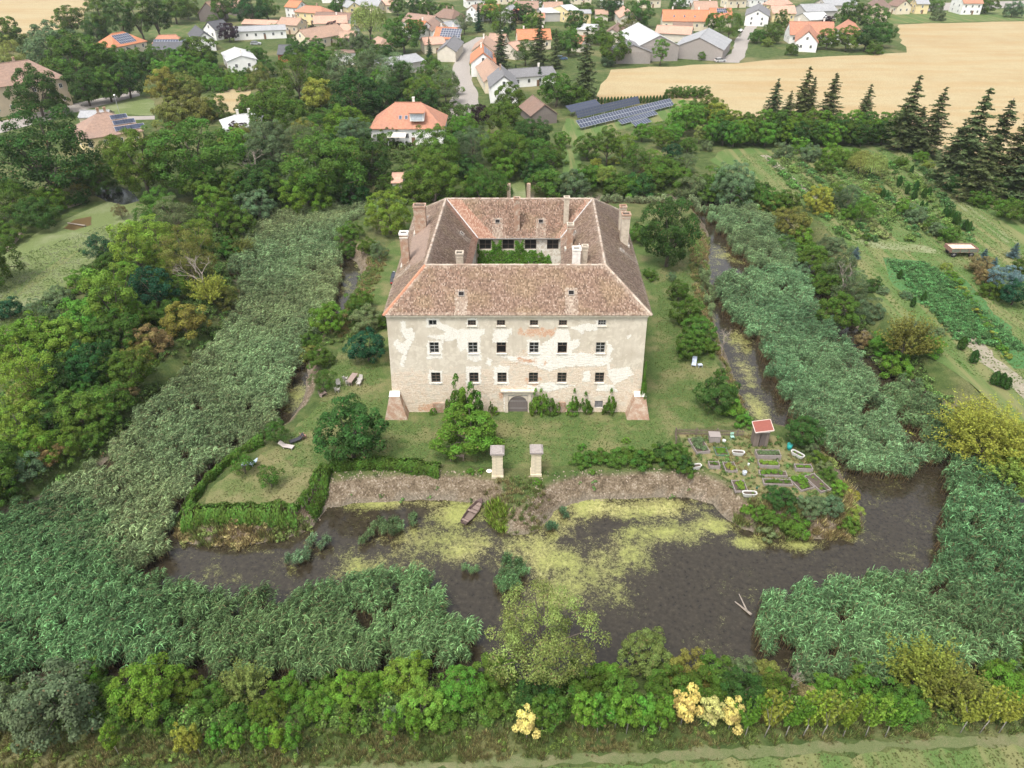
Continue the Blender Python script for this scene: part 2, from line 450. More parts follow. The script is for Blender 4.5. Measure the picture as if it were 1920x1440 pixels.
MEAD = groundmix('pale_meadow', [(0.3, (0.09, 0.125, 0.04)), (0.7, (0.15, 0.18, 0.07))], (0.28, 0.28, 0.18), (0.48, 0.66, 0.8), 0.10, 2.0)

sheet('lawn', [(636, 862), (820, 868), (925, 876), (1010, 876), (1270, 862), (1262, 805), (1385, 798), (1372, 745), (1350, 690), (1325, 625), (1300, 560), (1295, 500), (1290, 450), (1180, 420), (760, 420), (715, 480),
    (680, 560), (645, 640), (615, 700), (600, 760), (540, 815), (500, 846), (490, 850), (596, 884)], 0.012, LAWN, 0.3, 1.2)
sheet('lawn', [(490, 852), (594, 886), (578, 925), (548, 948), (372, 955), (404, 905), (440, 880)], 0.016, DRYLAWN, 0.3, 1.0)
sheet('garden_plot_ground', [(1272, 812), (1400, 806), (1465, 820), (1500, 850), (1545, 905), (1552, 938), (1500, 948), (1420, 948), (1372, 925), (1345, 888), (1290, 872)], 0.022,
    groundmix('trodden_grass', [(0.3, (0.065, 0.10, 0.03)), (0.7, (0.16, 0.165, 0.07))], (0.26, 0.19, 0.105), (0.45, 0.58, 0.85), 0.5, 2.0), 0.25, 1.0)
sheet('wheat_field', [(1085, 205), (1110, 190), (1145, 131), (1300, 121), (1380, 119), (1440, 113), (1520, 108), (1700, 99), (1683, 46), (1920, 40), (2600, 30), (3300, 300), (2400, 520), (1960, 352), (1900, 350), (1780, 300), (1680, 262), (1480, 240),
    (1380, 218), (1310, 190), (1250, 184)], 0.03, WHEAT, 0.8, 8)
sheet('wheat_field', [(-1500, 90), (-400, 70), (0, 60), (60, 66), (120, 52), (150, 48), (165, 8), (170, -40), (-1500, -40)], 0.03, WHEAT, 0.8, 8)
sheet('wheat_field', [(398, 178), (440, 165), (472, 158), (472, 196), (440, 212), (410, 208)], 0.03, WHEAT, 0.5, 4)
sheet('street', [(826, 224), (850, 178), (847, 140), (853, 105), (868, 84), (893, 70), (925, 68), (925, 74), (905, 80), (886, 92), (880, 118), (884, 150), (896, 175), (900, 218)], 0.02, ROAD, 0.15, 4)
sheet('street', [(-300, 300), (0, 228), (110, 200), (180, 186), (262, 168), (262, 180), (190, 198), (115, 218), (0, 250), (-300, 330)], 0.02, ROAD, 0.15, 4)
sheet('street', [(205, 219), (290, 217), (290, 224), (190, 226)], 0.024, ROAD, 0.1, 4)
sheet('farm_track', [(1340, 117), (1372, 100), (1380, 72), (1400, 48), (1412, 40), (1425, 42), (1412, 60), (1402, 85), (1396, 108), (1386, 118)], 0.034, ROAD, 0.2, 4)
sheet('street', [(1690, 8), (2100, -4), (2100, 6), (1720, 22), (1690, 20)], 0.034, ROAD, 0.2, 6)
sheet('grass_field', [(1590, 34), (1700, 22), (2100, 12), (2100, 34), (1920, 38), (1683, 44), (1620, 46)], 0.02, GARD, 0.3, 6)
sheet('grass_field', [(270, 62), (340, 36), (372, 32), (372, 60), (350, 70), (300, 72)], 0.02, LAWN, 0.3, 6)
sheet('grass_field', [(160, 205), (255, 178), (290, 190), (288, 216), (210, 214)], 0.016, MEAD, 0.3, 4)
sheet('grass_field', [(1050, 262), (1062, 222), (1110, 225), (1300, 172), (1320, 190), (1250, 225), (1150, 245), (1090, 262), (1085, 330), (1055, 325)], 0.016, GARD, 0.3, 4)
sheet('garden_field', [(1360, 280), (1700, 270), (1750, 300), (1960, 440), (2300, 640), (2300, 900), (1980, 860), (1905, 800), (1800, 725), (1740, 690), (1640, 560), (1560, 470), (1440, 380), (1330, 300)], 0.012, GARD, 0.4, 3)
sheet('meadow', [(-400, 700), (0, 600), (150, 520), (240, 440), (330, 400), (280, 372), (200, 378), (90, 425), (0, 480), (-400, 600)], 0.012, MEAD, 0.4, 3)
sheet('meadow_path', [(-100, 620), (0, 560), (100, 488), (160, 462), (165, 468), (110, 500), (0, 580), (-100, 645)], 0.02, GARD, 0.3, 3)
sheet('farm_track', [(1762, 588), (1790, 592), (1850, 650), (1930, 725), (2000, 780), (1960, 790), (1900, 730), (1830, 670)], 0.024, DIRT, 0.35, 1.5)
sheet('farm_track', [(1425, 292), (1438, 290), (1490, 335), (1555, 385), (1545, 388)], 0.02, DIRT, 0.3, 2)
sheet('farm_track', [(1640, 448), (1740, 462), (1770, 478), (1640, 466), (1600, 450), (1560, 430)], 0.02, MEAD, 0.3, 2)
sheet("farm_track", [(1735, 690), (1752, 680), (1830, 760), (1800, 770)], 0.02, MEAD, 0.3, 2)
for k, (a, b) in enumerate([((1722, 318), (1910, 458)), ((1712, 318), (1890, 455))]):
    pa, pb = P(*a), P(*b); d = (pb - pa).normalized(); s = Vector((-d.y, d.x, 0)) * 0.35
    sheet('farm_track', [(v.x, v.y) for v in (pa + s, pb + s, pb - s, pa - s)], 0.022, MEAD, 0.15, 2, world_pts=True)
sheet('crop_field', [(1655, 482), (1720, 488), (1800, 520), (1880, 600), (1960, 690), (1900, 690), (1790, 590), (1700, 560), (1665, 520)], 0.018, CROP, 0.4, 2)
sheet('bottom_track', [(-200, 1462), (300, 1450), (900, 1424), (1250, 1408), (1500, 1396), (1700, 1388), (2000, 1376), (2000, 1394), (1700, 1404), (1300, 1424), (900, 1440), (300, 1476)], 0.014, 
    groundmix('worn_grass_track', [(0.3, (0.10, 0.12, 0.045)), (0.7, (0.165, 0.155, 0.085))], (0.075, 0.115, 0.036), (0.42, 0.54, 0.9), 0.5, 2.5), 0.16, 0.7)
sheet('grass_verge', [(-300, 1478), (900, 1444), (1300, 1428), (1700, 1408), (2100, 1394), (2200, 1800), (-300, 1800)], 0.012, GARD, 0.16, 0.7)

# ------------------------------------------------------------------ thin summer haze over the whole place
def haze():
    x0, x1, y0, y1, z0, z1 = -1900, 1900, -320, 2700, -4.4, 58.0
    v = [(x, y, z) for z in (z0, z1) for x, y in ((x0, y0), (x1, y0), (x1, y1), (x0, y1))]
    me = bpy.data.meshes.new('haze'); me.from_pydata(v, [], [(3, 2, 1, 0), (4, 5, 6, 7), (0, 1, 5, 4), (1, 2, 6, 5), (2, 3, 7, 6), (3, 0, 4, 7)])
    m = bpy.data.materials.new('haze_air'); m.use_nodes = True; nt = m.node_tree; nt.nodes.clear()
    o = nt.nodes.new('ShaderNodeOutputMaterial'); p = nt.nodes.new('ShaderNodeVolumePrincipled')
    p.inputs['Color'].default_value = (0.92, 0.95, 1.0, 1); p.inputs['Density'].default_value = HAZE; p.inputs['Anisotropy'].default_value = 0.2
    nt.links.new(p.outputs[0], o.inputs['Volume']); me.materials.append(m)
    tag(link('haze', me), kind='stuff')
HAZE = 0.00010
haze()
# ------------------------------------------------------------------ the castle
YF = 75.0                                       # plane of the front wall
FL, FR = PY(718, 591, YF - .3), PY(1223, 591, YF - .3); EZ = FL.z
RFL, RFR = PY(797, 496, YF + 5.1), PY(1135, 496, YF + 5.1); RZ = RFL.z
RBL, RBR = P(836, 372, RZ), P(1112, 372, RZ); BY = RBL.y + 5.3
BR, BL = Vector((RBR.x + 5.3, BY, EZ)), Vector((RBL.x - 5.3, BY, EZ))
CZ = RZ - 4.25
CBL, CBR = P(896, 446.5, CZ), P(1051.5, 446.5, CZ)
CFL, CFR = Vector((RFL.x + 4.75, RFL.y + 4.8, CZ)), Vector((RFR.x - 4.8, RFR.y + 4.8, CZ))
castle = empty('castle', (0.6, 92, 0), 0, 'old four-winged manor house with peeling plaster walls and mottled tiled roof round a courtyard', 'castle')
CI = Matrix.Translation((-0.6, -92, 0))
def cpart(o):
    o.parent = castle; o.matrix_parent_inverse = CI; return o

# --- plastered wall, three coats showing
def wall_mat():
    m, nt, b = newmat('old_plaster'); n = N(nt)
    big = n.noise(0.5, 6, 0.68); mid = n.noise(1.6, 6, 0.65); fine = n.noise(7, 5, 0.6); vf = n.noise(26, 3)
    edge = n.math('MULTIPLY', n.math('SUBTRACT', mid, 0.5), 2.2)
    edge = n.math('ADD', edge, n.math('MULTIPLY', n.math('SUBTRACT', fine, 0.5), 1.1))
    def m_(a, off=0.5, gain=14):
        return n.math('MULTIPLY', n.math('SUBTRACT', n.math('ADD', n.attr(a), edge), off), gain, clamp=True)
    streak = n.noise(1.0, 4, vec=n.stretch(2.2, 2.2, 0.25))
    pl = n.ramp(big, [(0.3, (0.455, 0.395, 0.31)), (0.7, (0.575, 0.515, 0.42))])
    pl = n.mix(n.ramp(streak, [(0.45, 0.0), (0.75, 0.35)]), pl, (0.37, 0.315, 0.235))
    pl = n.mix(n.ramp(fine, [(0.55, 0.0), (0.75, 0.35)]), pl, (0.60, 0.54, 0.43))
    # bare rubble masonry
    vo = n.node('ShaderNodeTexVoronoi'); vo.inputs['Scale'].default_value = 2.3; n.link(n.stretch(1, 1, 2.2), vo.inputs['Vector'])
    ru = n.ramp(n.math('ADD', n.math('MULTIPLY', fine, .6), n.math('MULTIPLY', vf, .4)), [(0.32, (0.36, 0.23, 0.15)), (0.43, (0.52, 0.41, 0.30)), (0.54, (0.63, 0.54, 0.43)), (0.66, (0.72, 0.66, 0.56))])
    ru = n.mix(n.ramp(vo.outputs['Distance'], [(0.45, 0.0), (0.9, 0.25)]), ru, (0.38, 0.28, 0.20))
    wh = n.ramp(fine, [(0.3, (0.54, 0.48, 0.39)), (0.45, (0.67, 0.63, 0.55)), (0.7, (0.75, 0.73, 0.67))])
    wh = n.mix(n.ramp(streak, [(0.5, 0.0), (0.8, 0.35)]), wh, (0.55, 0.48, 0.38))
    bk = n.node('ShaderNodeTexBrick'); bk.inputs['Scale'].default_value = 3.6; bk.inputs['Mortar Size'].default_value = 0.025
    sw = n.node('ShaderNodeSeparateXYZ'); n.link(n.coords(), sw.inputs[0]); cb = n.node('ShaderNodeCombineXYZ')
    n.link(n.math('ADD', sw.outputs[0], sw.outputs[1]), cb.inputs[0]); n.link(sw.outputs[2], cb.inputs[1]); n.link(cb.outputs[0], bk.inputs['Vector'])
    bk.inputs['Color1'].default_value = (0.42, 0.17, 0.085, 1); bk.inputs['Color2'].default_value = (0.55, 0.27, 0.15, 1); bk.inputs['Mortar'].default_value = (0.55, 0.45, 0.34, 1)
    bc = n.mix(n.ramp(fine, [(0.45, 0.0), (0.62, 0.8)]), bk.outputs[0], (0.60, 0.50, 0.38))
    pl = n.mix(n.ramp(n.noise(1.1, 6, 0.7, dist=.5), [(0.52, 0.0), (0.57, 0.55)]), pl, (0.64, 0.58, 0.475))
    c = n.mix(m_('rubble', 0.5, 6), pl, ru)
    c = n.mix(m_('white'), c, wh)
    c = n.mix(m_('brick', 0.72, 5), c, bc)
    n.link(c, b.inputs['Base Color']); b.inputs['Roughness'].default_value = 0.92; b.inputs['Specular IOR Level'].default_value = 0.2
    hgt = n.math('ADD', n.math('MULTIPLY', m_('white'), 0.6), n.math('ADD', n.math('MULTIPLY', fine, 0.6), n.math('MULTIPLY', n.attr('rubble'), n.math('MULTIPLY', vo.outputs['Distance'], 1.4))))
    n.bump(hgt, 0.6, 0.05, b)
    return m
WALL = wall_mat()
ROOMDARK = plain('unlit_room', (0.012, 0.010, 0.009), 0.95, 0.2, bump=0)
def F(zx, zy):            # measured on the enlarged photograph of the front: to X, Z on the front plane
    p = PY(690 + zx * 0.28646, 560 + zy * 0.28646, YF); return p.x, p.z
def Frect(cx, y0, y1, w):
    x0, z1 = F(cx - w / 2, y0); x1, _ = F(cx + w / 2, y0); _, z0 = F(cx, y1); return (x0, x1, z0, z1)
w1 = [Frect(c, 141, 177, 54) for c in (422, 679, 870, 1087, 1277, 1534)]
w2 = [Frect(c, 285, 356, 62) for c in (434, 687, 873, 1087, 1272, 1522)]
w3 = [Frect(c, 480, 545, 60) for c in (449, 696, 878, 1082, 1267, 1511)]
cellar = Frect(1500, 662, 706, 52)
doorR = Frect(982, 628, 748, 128); doorR = (doorR[0], doorR[1], 0.0, doorR[3])
holes = w1 + w2 + w3 + [cellar, doorR]
white_p = [[(470, 150), (580, 200), (620, 200), (700, 195), (765, 200), (760, 235), (735, 250), (735, 300), (720, 330), (750, 400), (700, 410), (660, 395), (640, 330), (600, 345), (580, 270), (520, 275), (480, 270), (390, 250), (400, 235), (500, 235), (500, 220), (455, 190)],
    [(820, 200), (945, 195), (945, 230), (915, 235), (910, 285), (820, 285)], [(215, 150), (245, 150), (250, 190), (300, 200), (310, 240), (285, 300), (260, 350), (245, 440), (215, 440), (230, 360), (200, 340), (170, 290), (190, 260), (230, 290), (250, 270), (215, 220)],
    [(390, 275), (490, 275), (490, 392), (390, 392)], [(860, 370), (1050, 375), (1130, 300), (1200, 260), (1240, 200), (1310, 200), (1330, 270), (1390, 260), (1385, 300), (1320, 360), (1400, 350), (1570, 380), (1600, 390), (1570, 430), (1500, 440), (1400, 440), (1300, 445), (1180, 470), (1100, 440), (950, 410), (900, 390)],
    [(1330, 190), (1400, 165), (1500, 160), (1510, 205), (1420, 210), (1400, 240), (1370, 210)], [(1560, 280), (1610, 330), (1580, 360), (1575, 460), (1700, 445), (1735, 490), (1640, 540), (1600, 560), (1560, 500)],
    [(780, 380), (815, 400), (800, 435), (775, 420)], [(1400, 470), (1450, 470), (1450, 535), (1400, 540)], [(380, 130), (465, 130), (465, 190), (380, 190)], [(640, 125), (720, 125), (720, 190), (640, 190)], [(1040, 270), (1125, 270), (1125, 370), (1040, 370)],
    [(640, 440), (740, 440), (745, 560), (650, 560)], [(820, 435), (925, 440), (925, 560), (830, 560)], [(405, 465), (495, 465), (495, 560), (405, 560)], [(1240, 350), (1310, 350), (1310, 372), (1230, 372)], [(645, 270), (730, 270), (745, 380), (650, 380)],
    [(890, 608), (1075, 608), (1075, 750), (1048, 750), (1048, 640), (982, 620), (915, 640), (915, 750), (890, 750)], [(1490, 140), (1508, 140), (1508, 182), (1490, 182)], [(1000, 560), (1180, 540), (1350, 560), (1200, 600), (1100, 600)], [(1690, 240), (1720, 240), (1720, 262), (1690, 262)], [(1500, 545), (1600, 560), (1620, 600), (1480, 600)]]
brick_p = [[(950, 195), (1080, 175), (1240, 180), (1235, 262), (980, 250)], [(1005, 318), (1046, 318), (1046, 345), (1005, 345)], [(335, 690), (420, 665), (520, 655), (520, 745), (330, 745)], [(1010, 500), (1145, 495), (1140, 580), (1020, 575)], [(960, 370), (1110, 380), (1115, 430), (965, 430)],
    [(1690, 655), (1740, 640), (1750, 745), (1690, 745)], [(1140, 390), (1180, 400), (1170, 450), (1140, 440)], [(1760, 560), (1800, 560), (1800, 620), (1740, 620)], [(1240, 660), (1300, 660), (1300, 725), (1240, 725)], [(840, 560), (900, 600), (880, 700), (850, 700)]]
rub_p = [[(100, 545), (160, 455), (330, 445), (560, 460), (760, 440), (900, 380), (1100, 250), (1330, 330), (1560, 300), (1620, 460), (1800, 440), (1820, 620), (1850, 800), (80, 800)]]
def to_xz(pl): return [np.array([F(*p) for p in q]) for q in pl]
wp, bp, rp = to_xz(white_p), to_xz(brick_p), to_xz(rub_p)
def refine(lo, hi, marks, step):
    a = sorted(set([lo, hi] + [round(m, 4) for m in marks if lo < m < hi])); out = [a[0]]
    for p, q in zip(a, a[1:]):
        k = max(1, int(math.ceil((q - p) / step)))
        out += [p + (q - p) * (i + 1) / k for i in range(k)]
    return np.array(out)
def soft(U, W, pls, w=0.35):
    r = np.zeros(U.shape)
    for pg in pls: r = np.maximum(r, np.clip(0.5 - sdist(U, W, pg) / (2 * w), 0, 1))
    return r
def wall_plane(name, width, top, holes, place, step, masks=None, reveal=0.35, z0=0.0):
    """a wall with real openings; place(u, z, depth) -> world"""
    us = refine(0, width, [h[0] for h in holes] + [h[1] for h in holes], step)
    zs = refine(z0, top, [h[2] for h in holes] + [h[3] for h in holes], step)
    U, W = np.meshgrid(us, zs); ix = np.arange(U.size).reshape(U.shape)
    q = np.stack([ix[:-1, :-1], ix[:-1, 1:], ix[1:, 1:], ix[1:, :-1]], -1)
    cu = (U[:-1, :-1] + U[1:, 1:]) / 2; cw = (W[:-1, :-1] + W[1:, 1:]) / 2
    keep = np.ones(cu.shape, bool)
    for h in holes: keep &= ~((cu > h[0]) & (cu < h[1]) & (cw > h[2]) & (cw < h[3]))
    V = [place(u, w, 0.0) for u, w in zip(U.ravel(), W.ravel())]
    Qs = q[keep].tolist()
    dark = []
    for h in holes:                         # reveals
        b = len(V)
        for (u, w) in ((h[0], h[2]), (h[1], h[2]), (h[1], h[3]), (h[0], h[3])): V.append(place(u, w, 0.0)); V.append(place(u, w, reveal))
        for k in range(4):
            a, c = b + 2 * k, b + 2 * ((k + 1) % 4); Qs.append([a, a + 1, c + 1, c])
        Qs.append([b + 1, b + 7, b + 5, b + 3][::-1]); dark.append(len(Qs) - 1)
    nx = 8 * len(holes)
    att = {}
    for k in ('white', 'brick', 'rubble'):
        base = masks[k](U, W).ravel() if masks else (np.clip((3.0 - W) / 5, 0, 0.7).ravel() if k == 'rubble' else np.full(U.size, 0.18))
        att[k] = np.concatenate([base, np.full(nx, 0.9 if k == 'white' else 0.0)])
    me_ = npmesh(name, V, Qs, [WALL, ROOMDARK], att)
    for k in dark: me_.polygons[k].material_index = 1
    return cpart(link(name, me_))
XL, XR = PY(724, 594, YF).x, PY(1214.5, 594, YF).x; XRB, XLB, YB = BR.x - .4, BL.x + .4, BY - .35; WTOP = EZ - .05
def batter(z): return 0.36 * (1 - min(1, z / 13.0)) ** 1.3
def place_front(u, z, d):
    x = XL + u; bt = batter(z); c = (XL + XR) / 2
    return (c + (x - c) * (1 + bt / 15.6), YF - bt * 0.8 + d, z)
mk = {'white': lambda U, W: soft(U + XL, W, wp, 0.25), 'brick': lambda U, W: soft(U + XL, W, bp, 0.5),
      'rubble': lambda U, W: np.maximum(soft(U + XL, W, rp, 1.0) * 0.75, np.clip((2.2 - W) / 2.5, 0, 1))}
hf = [(h[0] - XL, h[1] - XL, h[2], h[3]) for h in holes]
wall_plane('front_wall', XR - XL, WTOP, hf, place_front, 0.14, mk)
def side_holes(width, n, rows=((3.6, 5.2), (7.2, 8.9), (11.3, 12.2))):
    return [(width * (i + 0.5) / n - 0.6, width * (i + 0.5) / n + 0.6, a, b) for i in range(n) for a, b in rows]
def mkplace(a, b):
    a = Vector(a); b = Vector(b); d = (b - a).normalized(); nrm = Vector((d.y, -d.x, 0))
    def f(u, z, dep):
        p = a + d * u - nrm * dep + nrm * batter(z); return (p.x, p.y, z)
    return f, (b - a).length
sides = {}
for nm, a, b in (('side_wall', (XR, YF + .05, 0), (XRB, YB, 0)), ('rear_wall', (XRB, YB, 0), (XLB, YB, 0)), ('side_wall', (XLB, YB, 0), (XL, YF + .05, 0))):
    f, L = mkplace(a, b); sh = side_holes(L, 7); sides[(nm, a)] = (f, sh)
    wall_plane(nm, L, WTOP, sh, f, 0.8)
# courtyard walls (face inwards)
FRAME = plain('old_window_wood', (0.14, 0.10, 0.075), 0.8, 0.25, 6)
FRAMEW = plain('grey_window_wood', (0.36, 0.35, 0.33), 0.8, 0.2, 6)
inw = 0.35
cy = [((CBL.x - inw, CBL.y + inw, 0), (CBR.x + inw, CBR.y + inw, 0), 'back'), ((CFL.x - inw, CFL.y - inw, 0), (CBL.x - inw, CBL.y + inw, 0), 'left'), ((CBR.x + inw, CBR.y + inw, 0), (CFR.x + inw, CFR.y - inw, 0), 'right'), ((CFR.x + inw, CFR.y - inw, 0), (CFL.x - inw, CFL.y - inw, 0), 'front')]
cwin = {}
for a, b, k in cy:
    a_, b_ = Vector(a), Vector(b); d = (b_ - a_).normalized(); nrm = Vector((d.y, -d.x, 0)); L = (b_ - a_).length
    f = (lambda a_, d, nrm: lambda u, z, dep: tuple(a_ + d * u - nrm * dep + Vector((0, 0, z))))(a_, d, nrm)
    if k == 'back':
        hh = []
        for cx in (768, 918, 1064, 1210):
            p = PY(690 + cx * .28646, 340 + 414 * .28646, a[1]); hh.append((p.x - a[0] - 0.85, p.x - a[0] + 0.85, p.z - 0.75, p.z + 0.75))
        hh += [(h[0], h[1], 6.3, 8.2) for h in hh]
    else: hh = side_holes(L, 4, ((6.2, 8.0), (10.8, 12.0)))
    cwin[k] = (f, hh)
    ms = {'white': lambda U, W: np.where(U > 7.0, 0.55, 0.2), 'brick': lambda U, W: U * 0 + 0.1, 'rubble': lambda U, W: U * 0 + 0.2}
    wall_plane('courtyard_wall', L, CZ - 0.05, hh, f, 0.4, ms)

# --- windows: a frame with bars, each pane its own piece
def make_window(w, h, nx, ny, fm, name='window', pane_gone=(), open_low=False):
    mb = MB(); t = 0.07
    mb.box((0, 0, h / 2 - t / 2), (w, 0.1, t)); mb.box((0, 0, -h / 2 + t / 2), (w, 0.1, t))
    mb.box((-w / 2 + t / 2, 0, 0), (t, 0.098, h - 2 * t)); mb.box((w / 2 - t / 2, 0, 0), (t, 0.098, h - 2 * t))
    iw, ih = w - 2 * t, h - 2 * t
    for i in range(1, nx): mb.box((-iw / 2 + iw * i / nx, 0, 0.0 if not open_low else ih / 3 + ih / 12), (0.06 if i == nx // 2 and nx == 2 else 0.045, 0.085, ih if not open_low else ih / 3))
    for j in range(1, ny):
        if open_low and j < ny - 1: continue
        mb.box((0, 0, -ih / 2 + ih * j / ny), (iw, 0.07, 0.06 if j == ny - 1 else 0.04))
    return mb.mesh(name, [fm]), iw, ih
_wm = {}
def put_window(f, h, nx, ny, fm, depth=0.2, gone=(), label=None, sill=True, open_low=False):
    w_, h_ = h[1] - h[0] - 0.006, h[3] - h[2] - 0.006
    me, iw, ih = make_window(w_, h_, nx, ny, fm, open_low=open_low)
    c = Vector(f((h[0] + h[1]) / 2, (h[2] + h[3]) / 2, depth)); e = Vector(f(h[1], (h[2] + h[3]) / 2, depth)) - Vector(f(h[0], (h[2] + h[3]) / 2, depth))
    o = cpart(link('window', me, None, c, (0, 0, math.atan2(e.y, e.x))))
    if label: o['label'] = label
    pw, ph = iw / nx - 0.05, ih / ny - 0.05
    key = ('pane', round(pw, 2), round(ph, 2))
    if key not in _wm: _wm[key] = MB().box((0, 0, 0), (pw, 0.012, ph)).mesh('pane', glassmat())
    for i in range(nx):
        for j in range(ny):
            if (i, j) in gone: continue
            link('pane', _wm[key], o, (-iw / 2 + iw * (i + .5) / nx, 0.0, -ih / 2 + ih * (j + .5) / ny))
    if sill:
        k2 = ('sill', round(w_, 2))
        if k2 not in _wm: _wm[k2] = MB().box((0, 0, 0), (w_ + 0.2, 0.22, 0.07)).mesh('sill', plain('pale_stone_trim', (0.62, 0.57, 0.48), 0.9))
        link('sill', _wm[k2], o, (0, -depth - 0.03, -h_ / 2 - 0.045))
    return o
for i, h in enumerate(hf[0:6]):
    if i == 0: put_window(place_front, h, 2, 1, FRAMEW, label='small attic window with a single greenish double pane', sill=False)
    else: put_window(place_front, h, 3, 2, FRAMEW if i == 5 else FRAME, sill=True)
for i, h in enumerate(hf[6:12]):
    if i in (2, 4): put_window(place_front, h, 2, 3, FRAME, gone=[(a, b) for a in (0, 1) for b in (0, 1)], label='window with its lower sashes missing, dark inside', open_low=True)
    elif i == 3: put_window(place_front, h, 2, 3, FRAMEW, gone=((0, 0), (0, 1)), label='window with its left lower sash missing')
    else: put_window(place_front, h, 2, 3, FRAMEW)
for i, h in enumerate(hf[12:18]): put_window(place_front, h, 2, 3, FRAME)
for (f, hh) in list(sides.values()) + list(cwin.values()):
    for h in hh: put_window(f, h, 2, 2, FRAME, sill=False)
# cellar louvre
lv = MB(); h = hf[18]; cx = XL + (h[0] + h[1]) / 2
for k in range(6): lv.box((0, 0, -0.42 + k * 0.17), (h[1] - h[0] - .02, 0.04, 0.13), tilt=0.4)
lv.box((0, 0.03, 0), (0.06, 0.03, h[3] - h[2] - .02)); 
cpart(lv.build('shutter', plain('grey_shutter', (0.25, 0.24, 0.24), 0.8), None, place_front((h[0] + h[1]) / 2, (h[2] + h[3]) / 2, 0.12)))
# --- gate: arched leaf of planks in a stone surround
dx0, dx1 = doorR[0], doorR[1]; dw = dx1 - dx0; dtop = doorR[3]; dcx = (dx0 + dx1) / 2; yy = YF - batter(1.5) * 0.8
archm = MB(); r = dw / 2 - 0.02; zc = dtop - r - 0.02
npts = 16; vs = []
for i in range(npts + 1):
    t = PI * i / npts; vs.append((dcx + r * math.cos(t), zc + r * math.sin(t)))
sp = MB()
for (sa, sb) in ((0, npts // 2), (npts // 2, npts)):
    cxn = dx1 if sa == 0 else dx0
    for dd in (0.0,):
        b = len(sp.v); sp.v.append((cxn, yy - 0.04, dtop)); 
        for i in range(sa, sb + 1): sp.v.append((vs[i][0], yy - 0.04, vs[i][1]))
        for i in range(sb - sa): sp.f.append((b, b + 1 + i, b + 2 + i)); sp.m.append(0)
        b2 = len(sp.v)
        for i in range(sa, sb + 1): sp.v.append((vs[i][0], yy - 0.04, vs[i][1])); sp.v.append((vs[i][0], yy + 0.3, vs[i][1]))
        for i in range(sb - sa): sp.f.append((b2 + 2 * i, b2 + 2 * i + 1, b2 + 2 * i + 3, b2 + 2 * i + 2)); sp.m.append(0)
TRIM = plain('pale_stone_trim', (0.58, 0.50, 0.40), 0.9)
sp.box((dx0 - 0.22, yy - 0.06, zc / 2), (0.42, 0.18, zc)); sp.box((dx1 + 0.22, yy - 0.06, zc / 2), (0.42, 0.18, zc))
sp.box((dx0 - 0.22, yy - 0.05, (zc + dtop + .25) / 2), (0.40, 0.15, dtop + .25 - zc)); sp.box((dx1 + 0.22, yy - 0.05, (zc + dtop + .25) / 2), (0.40, 0.15, dtop + .25 - zc))
x0c, zc1 = F(868, 590); x1c, _ = F(1095, 590)
sp.box(((x0c + x1c) / 2, yy + 0.0, dtop + 0.42), (dw + 0.86, 0.2, 0.5))
sp.box(((x0c + x1c) / 2, yy - 0.16, zc1 - 0.0), (x1c - x0c, 0.55, 0.14)); sp.box(((x0c + x1c) / 2, yy - 0.1, zc1 - 0.17), (x1c - x0c - .25, 0.4, 0.18))
cpart(sp.build('gate_surround', TRIM))
door = cpart(MB().box((dcx, yy + 0.16, 1.2), (dw - 0.06, 0.05, 2.4)).build('door', wood('gate_wood', (0.15, 0.125, 0.115))))
door['label'] = 'arched wooden double gate leaf of dark planks'
npl = 12
for i in range(npl):
    x = dx0 + dw * (i + .5) / npl; hh = zc + math.sqrt(max(0.02, r * r - (x - dcx) ** 2)) 
    link('plank', MB().box((0, 0, 0), (dw / npl - 0.02, 0.05, hh)).mesh('plank', wood('gate_wood', (0.15, 0.125, 0.115))), door, (x, yy + 0.10, hh / 2))
for z in (0.55, 1.65, 2.25): link('hinge_bar', MB().box((0, 0, 0), (dw * 0.94, 0.02, 0.05)).mesh('hinge_bar', plain('grey_iron', (0.34, 0.31, 0.30), 0.7)), door, (dcx, yy + 0.06, z))
# red-brick blocked openings and corner buttresses
BRK = wall_mat  # same masonry palette below
def brick_mat():
    m, nt, b = newmat('old_brick'); n = N(nt)
    bk = n.node('ShaderNodeTexBrick'); bk.inputs['Scale'].default_value = 4.2; bk.inputs['Mortar Size'].default_value = 0.03
    sw = n.node('ShaderNodeSeparateXYZ'); n.link(n.coords(), sw.inputs[0]); cb = n.node('ShaderNodeCombineXYZ')
    n.link(n.math('ADD', sw.outputs[0], sw.outputs[1]), cb.inputs[0]); n.link(sw.outputs[2], cb.inputs[1]); n.link(cb.outputs[0], bk.inputs['Vector'])
    bk.inputs['Color1'].default_value = (0.27, 0.12, 0.065, 1); bk.inputs['Color2'].default_value = (0.36, 0.20, 0.12, 1); bk.inputs['Mortar'].default_value = (0.45, 0.36, 0.28, 1)
    f = n.noise(1.7, 5); g = n.noise(6, 5)
    c = n.mix(n.ramp(f, [(0.42, 0.0), (0.62, 0.85)]), bk.outputs[0], n.ramp(g, [(0.3, (0.36, 0.27, 0.20)), (0.7, (0.56, 0.48, 0.38))]))
    n.link(c, b.inputs['Base Color']); b.inputs['Roughness'].default_value = 0.92
    n.bump(n.math('ADD', bk.outputs['Fac'], g), 0.5, 0.04, b); return m
BRICK = brick_mat()
x0, z0 = F(430, 725); x1, z1 = F(505, 672)
cpart(MB().box(((x0 + x1) / 2, YF - 0.34, (z1) / 2), (x1 - x0, 0.16, z1)).build('brick_infill', BRICK))
x0, z0 = F(1245, 725); x1, z1 = F(1292, 668)
cpart(MB().box(((x0 + x1) / 2, YF - 0.34, (z1) / 2), (x1 - x0, 0.1, z1)).build('brick_infill', BRICK))
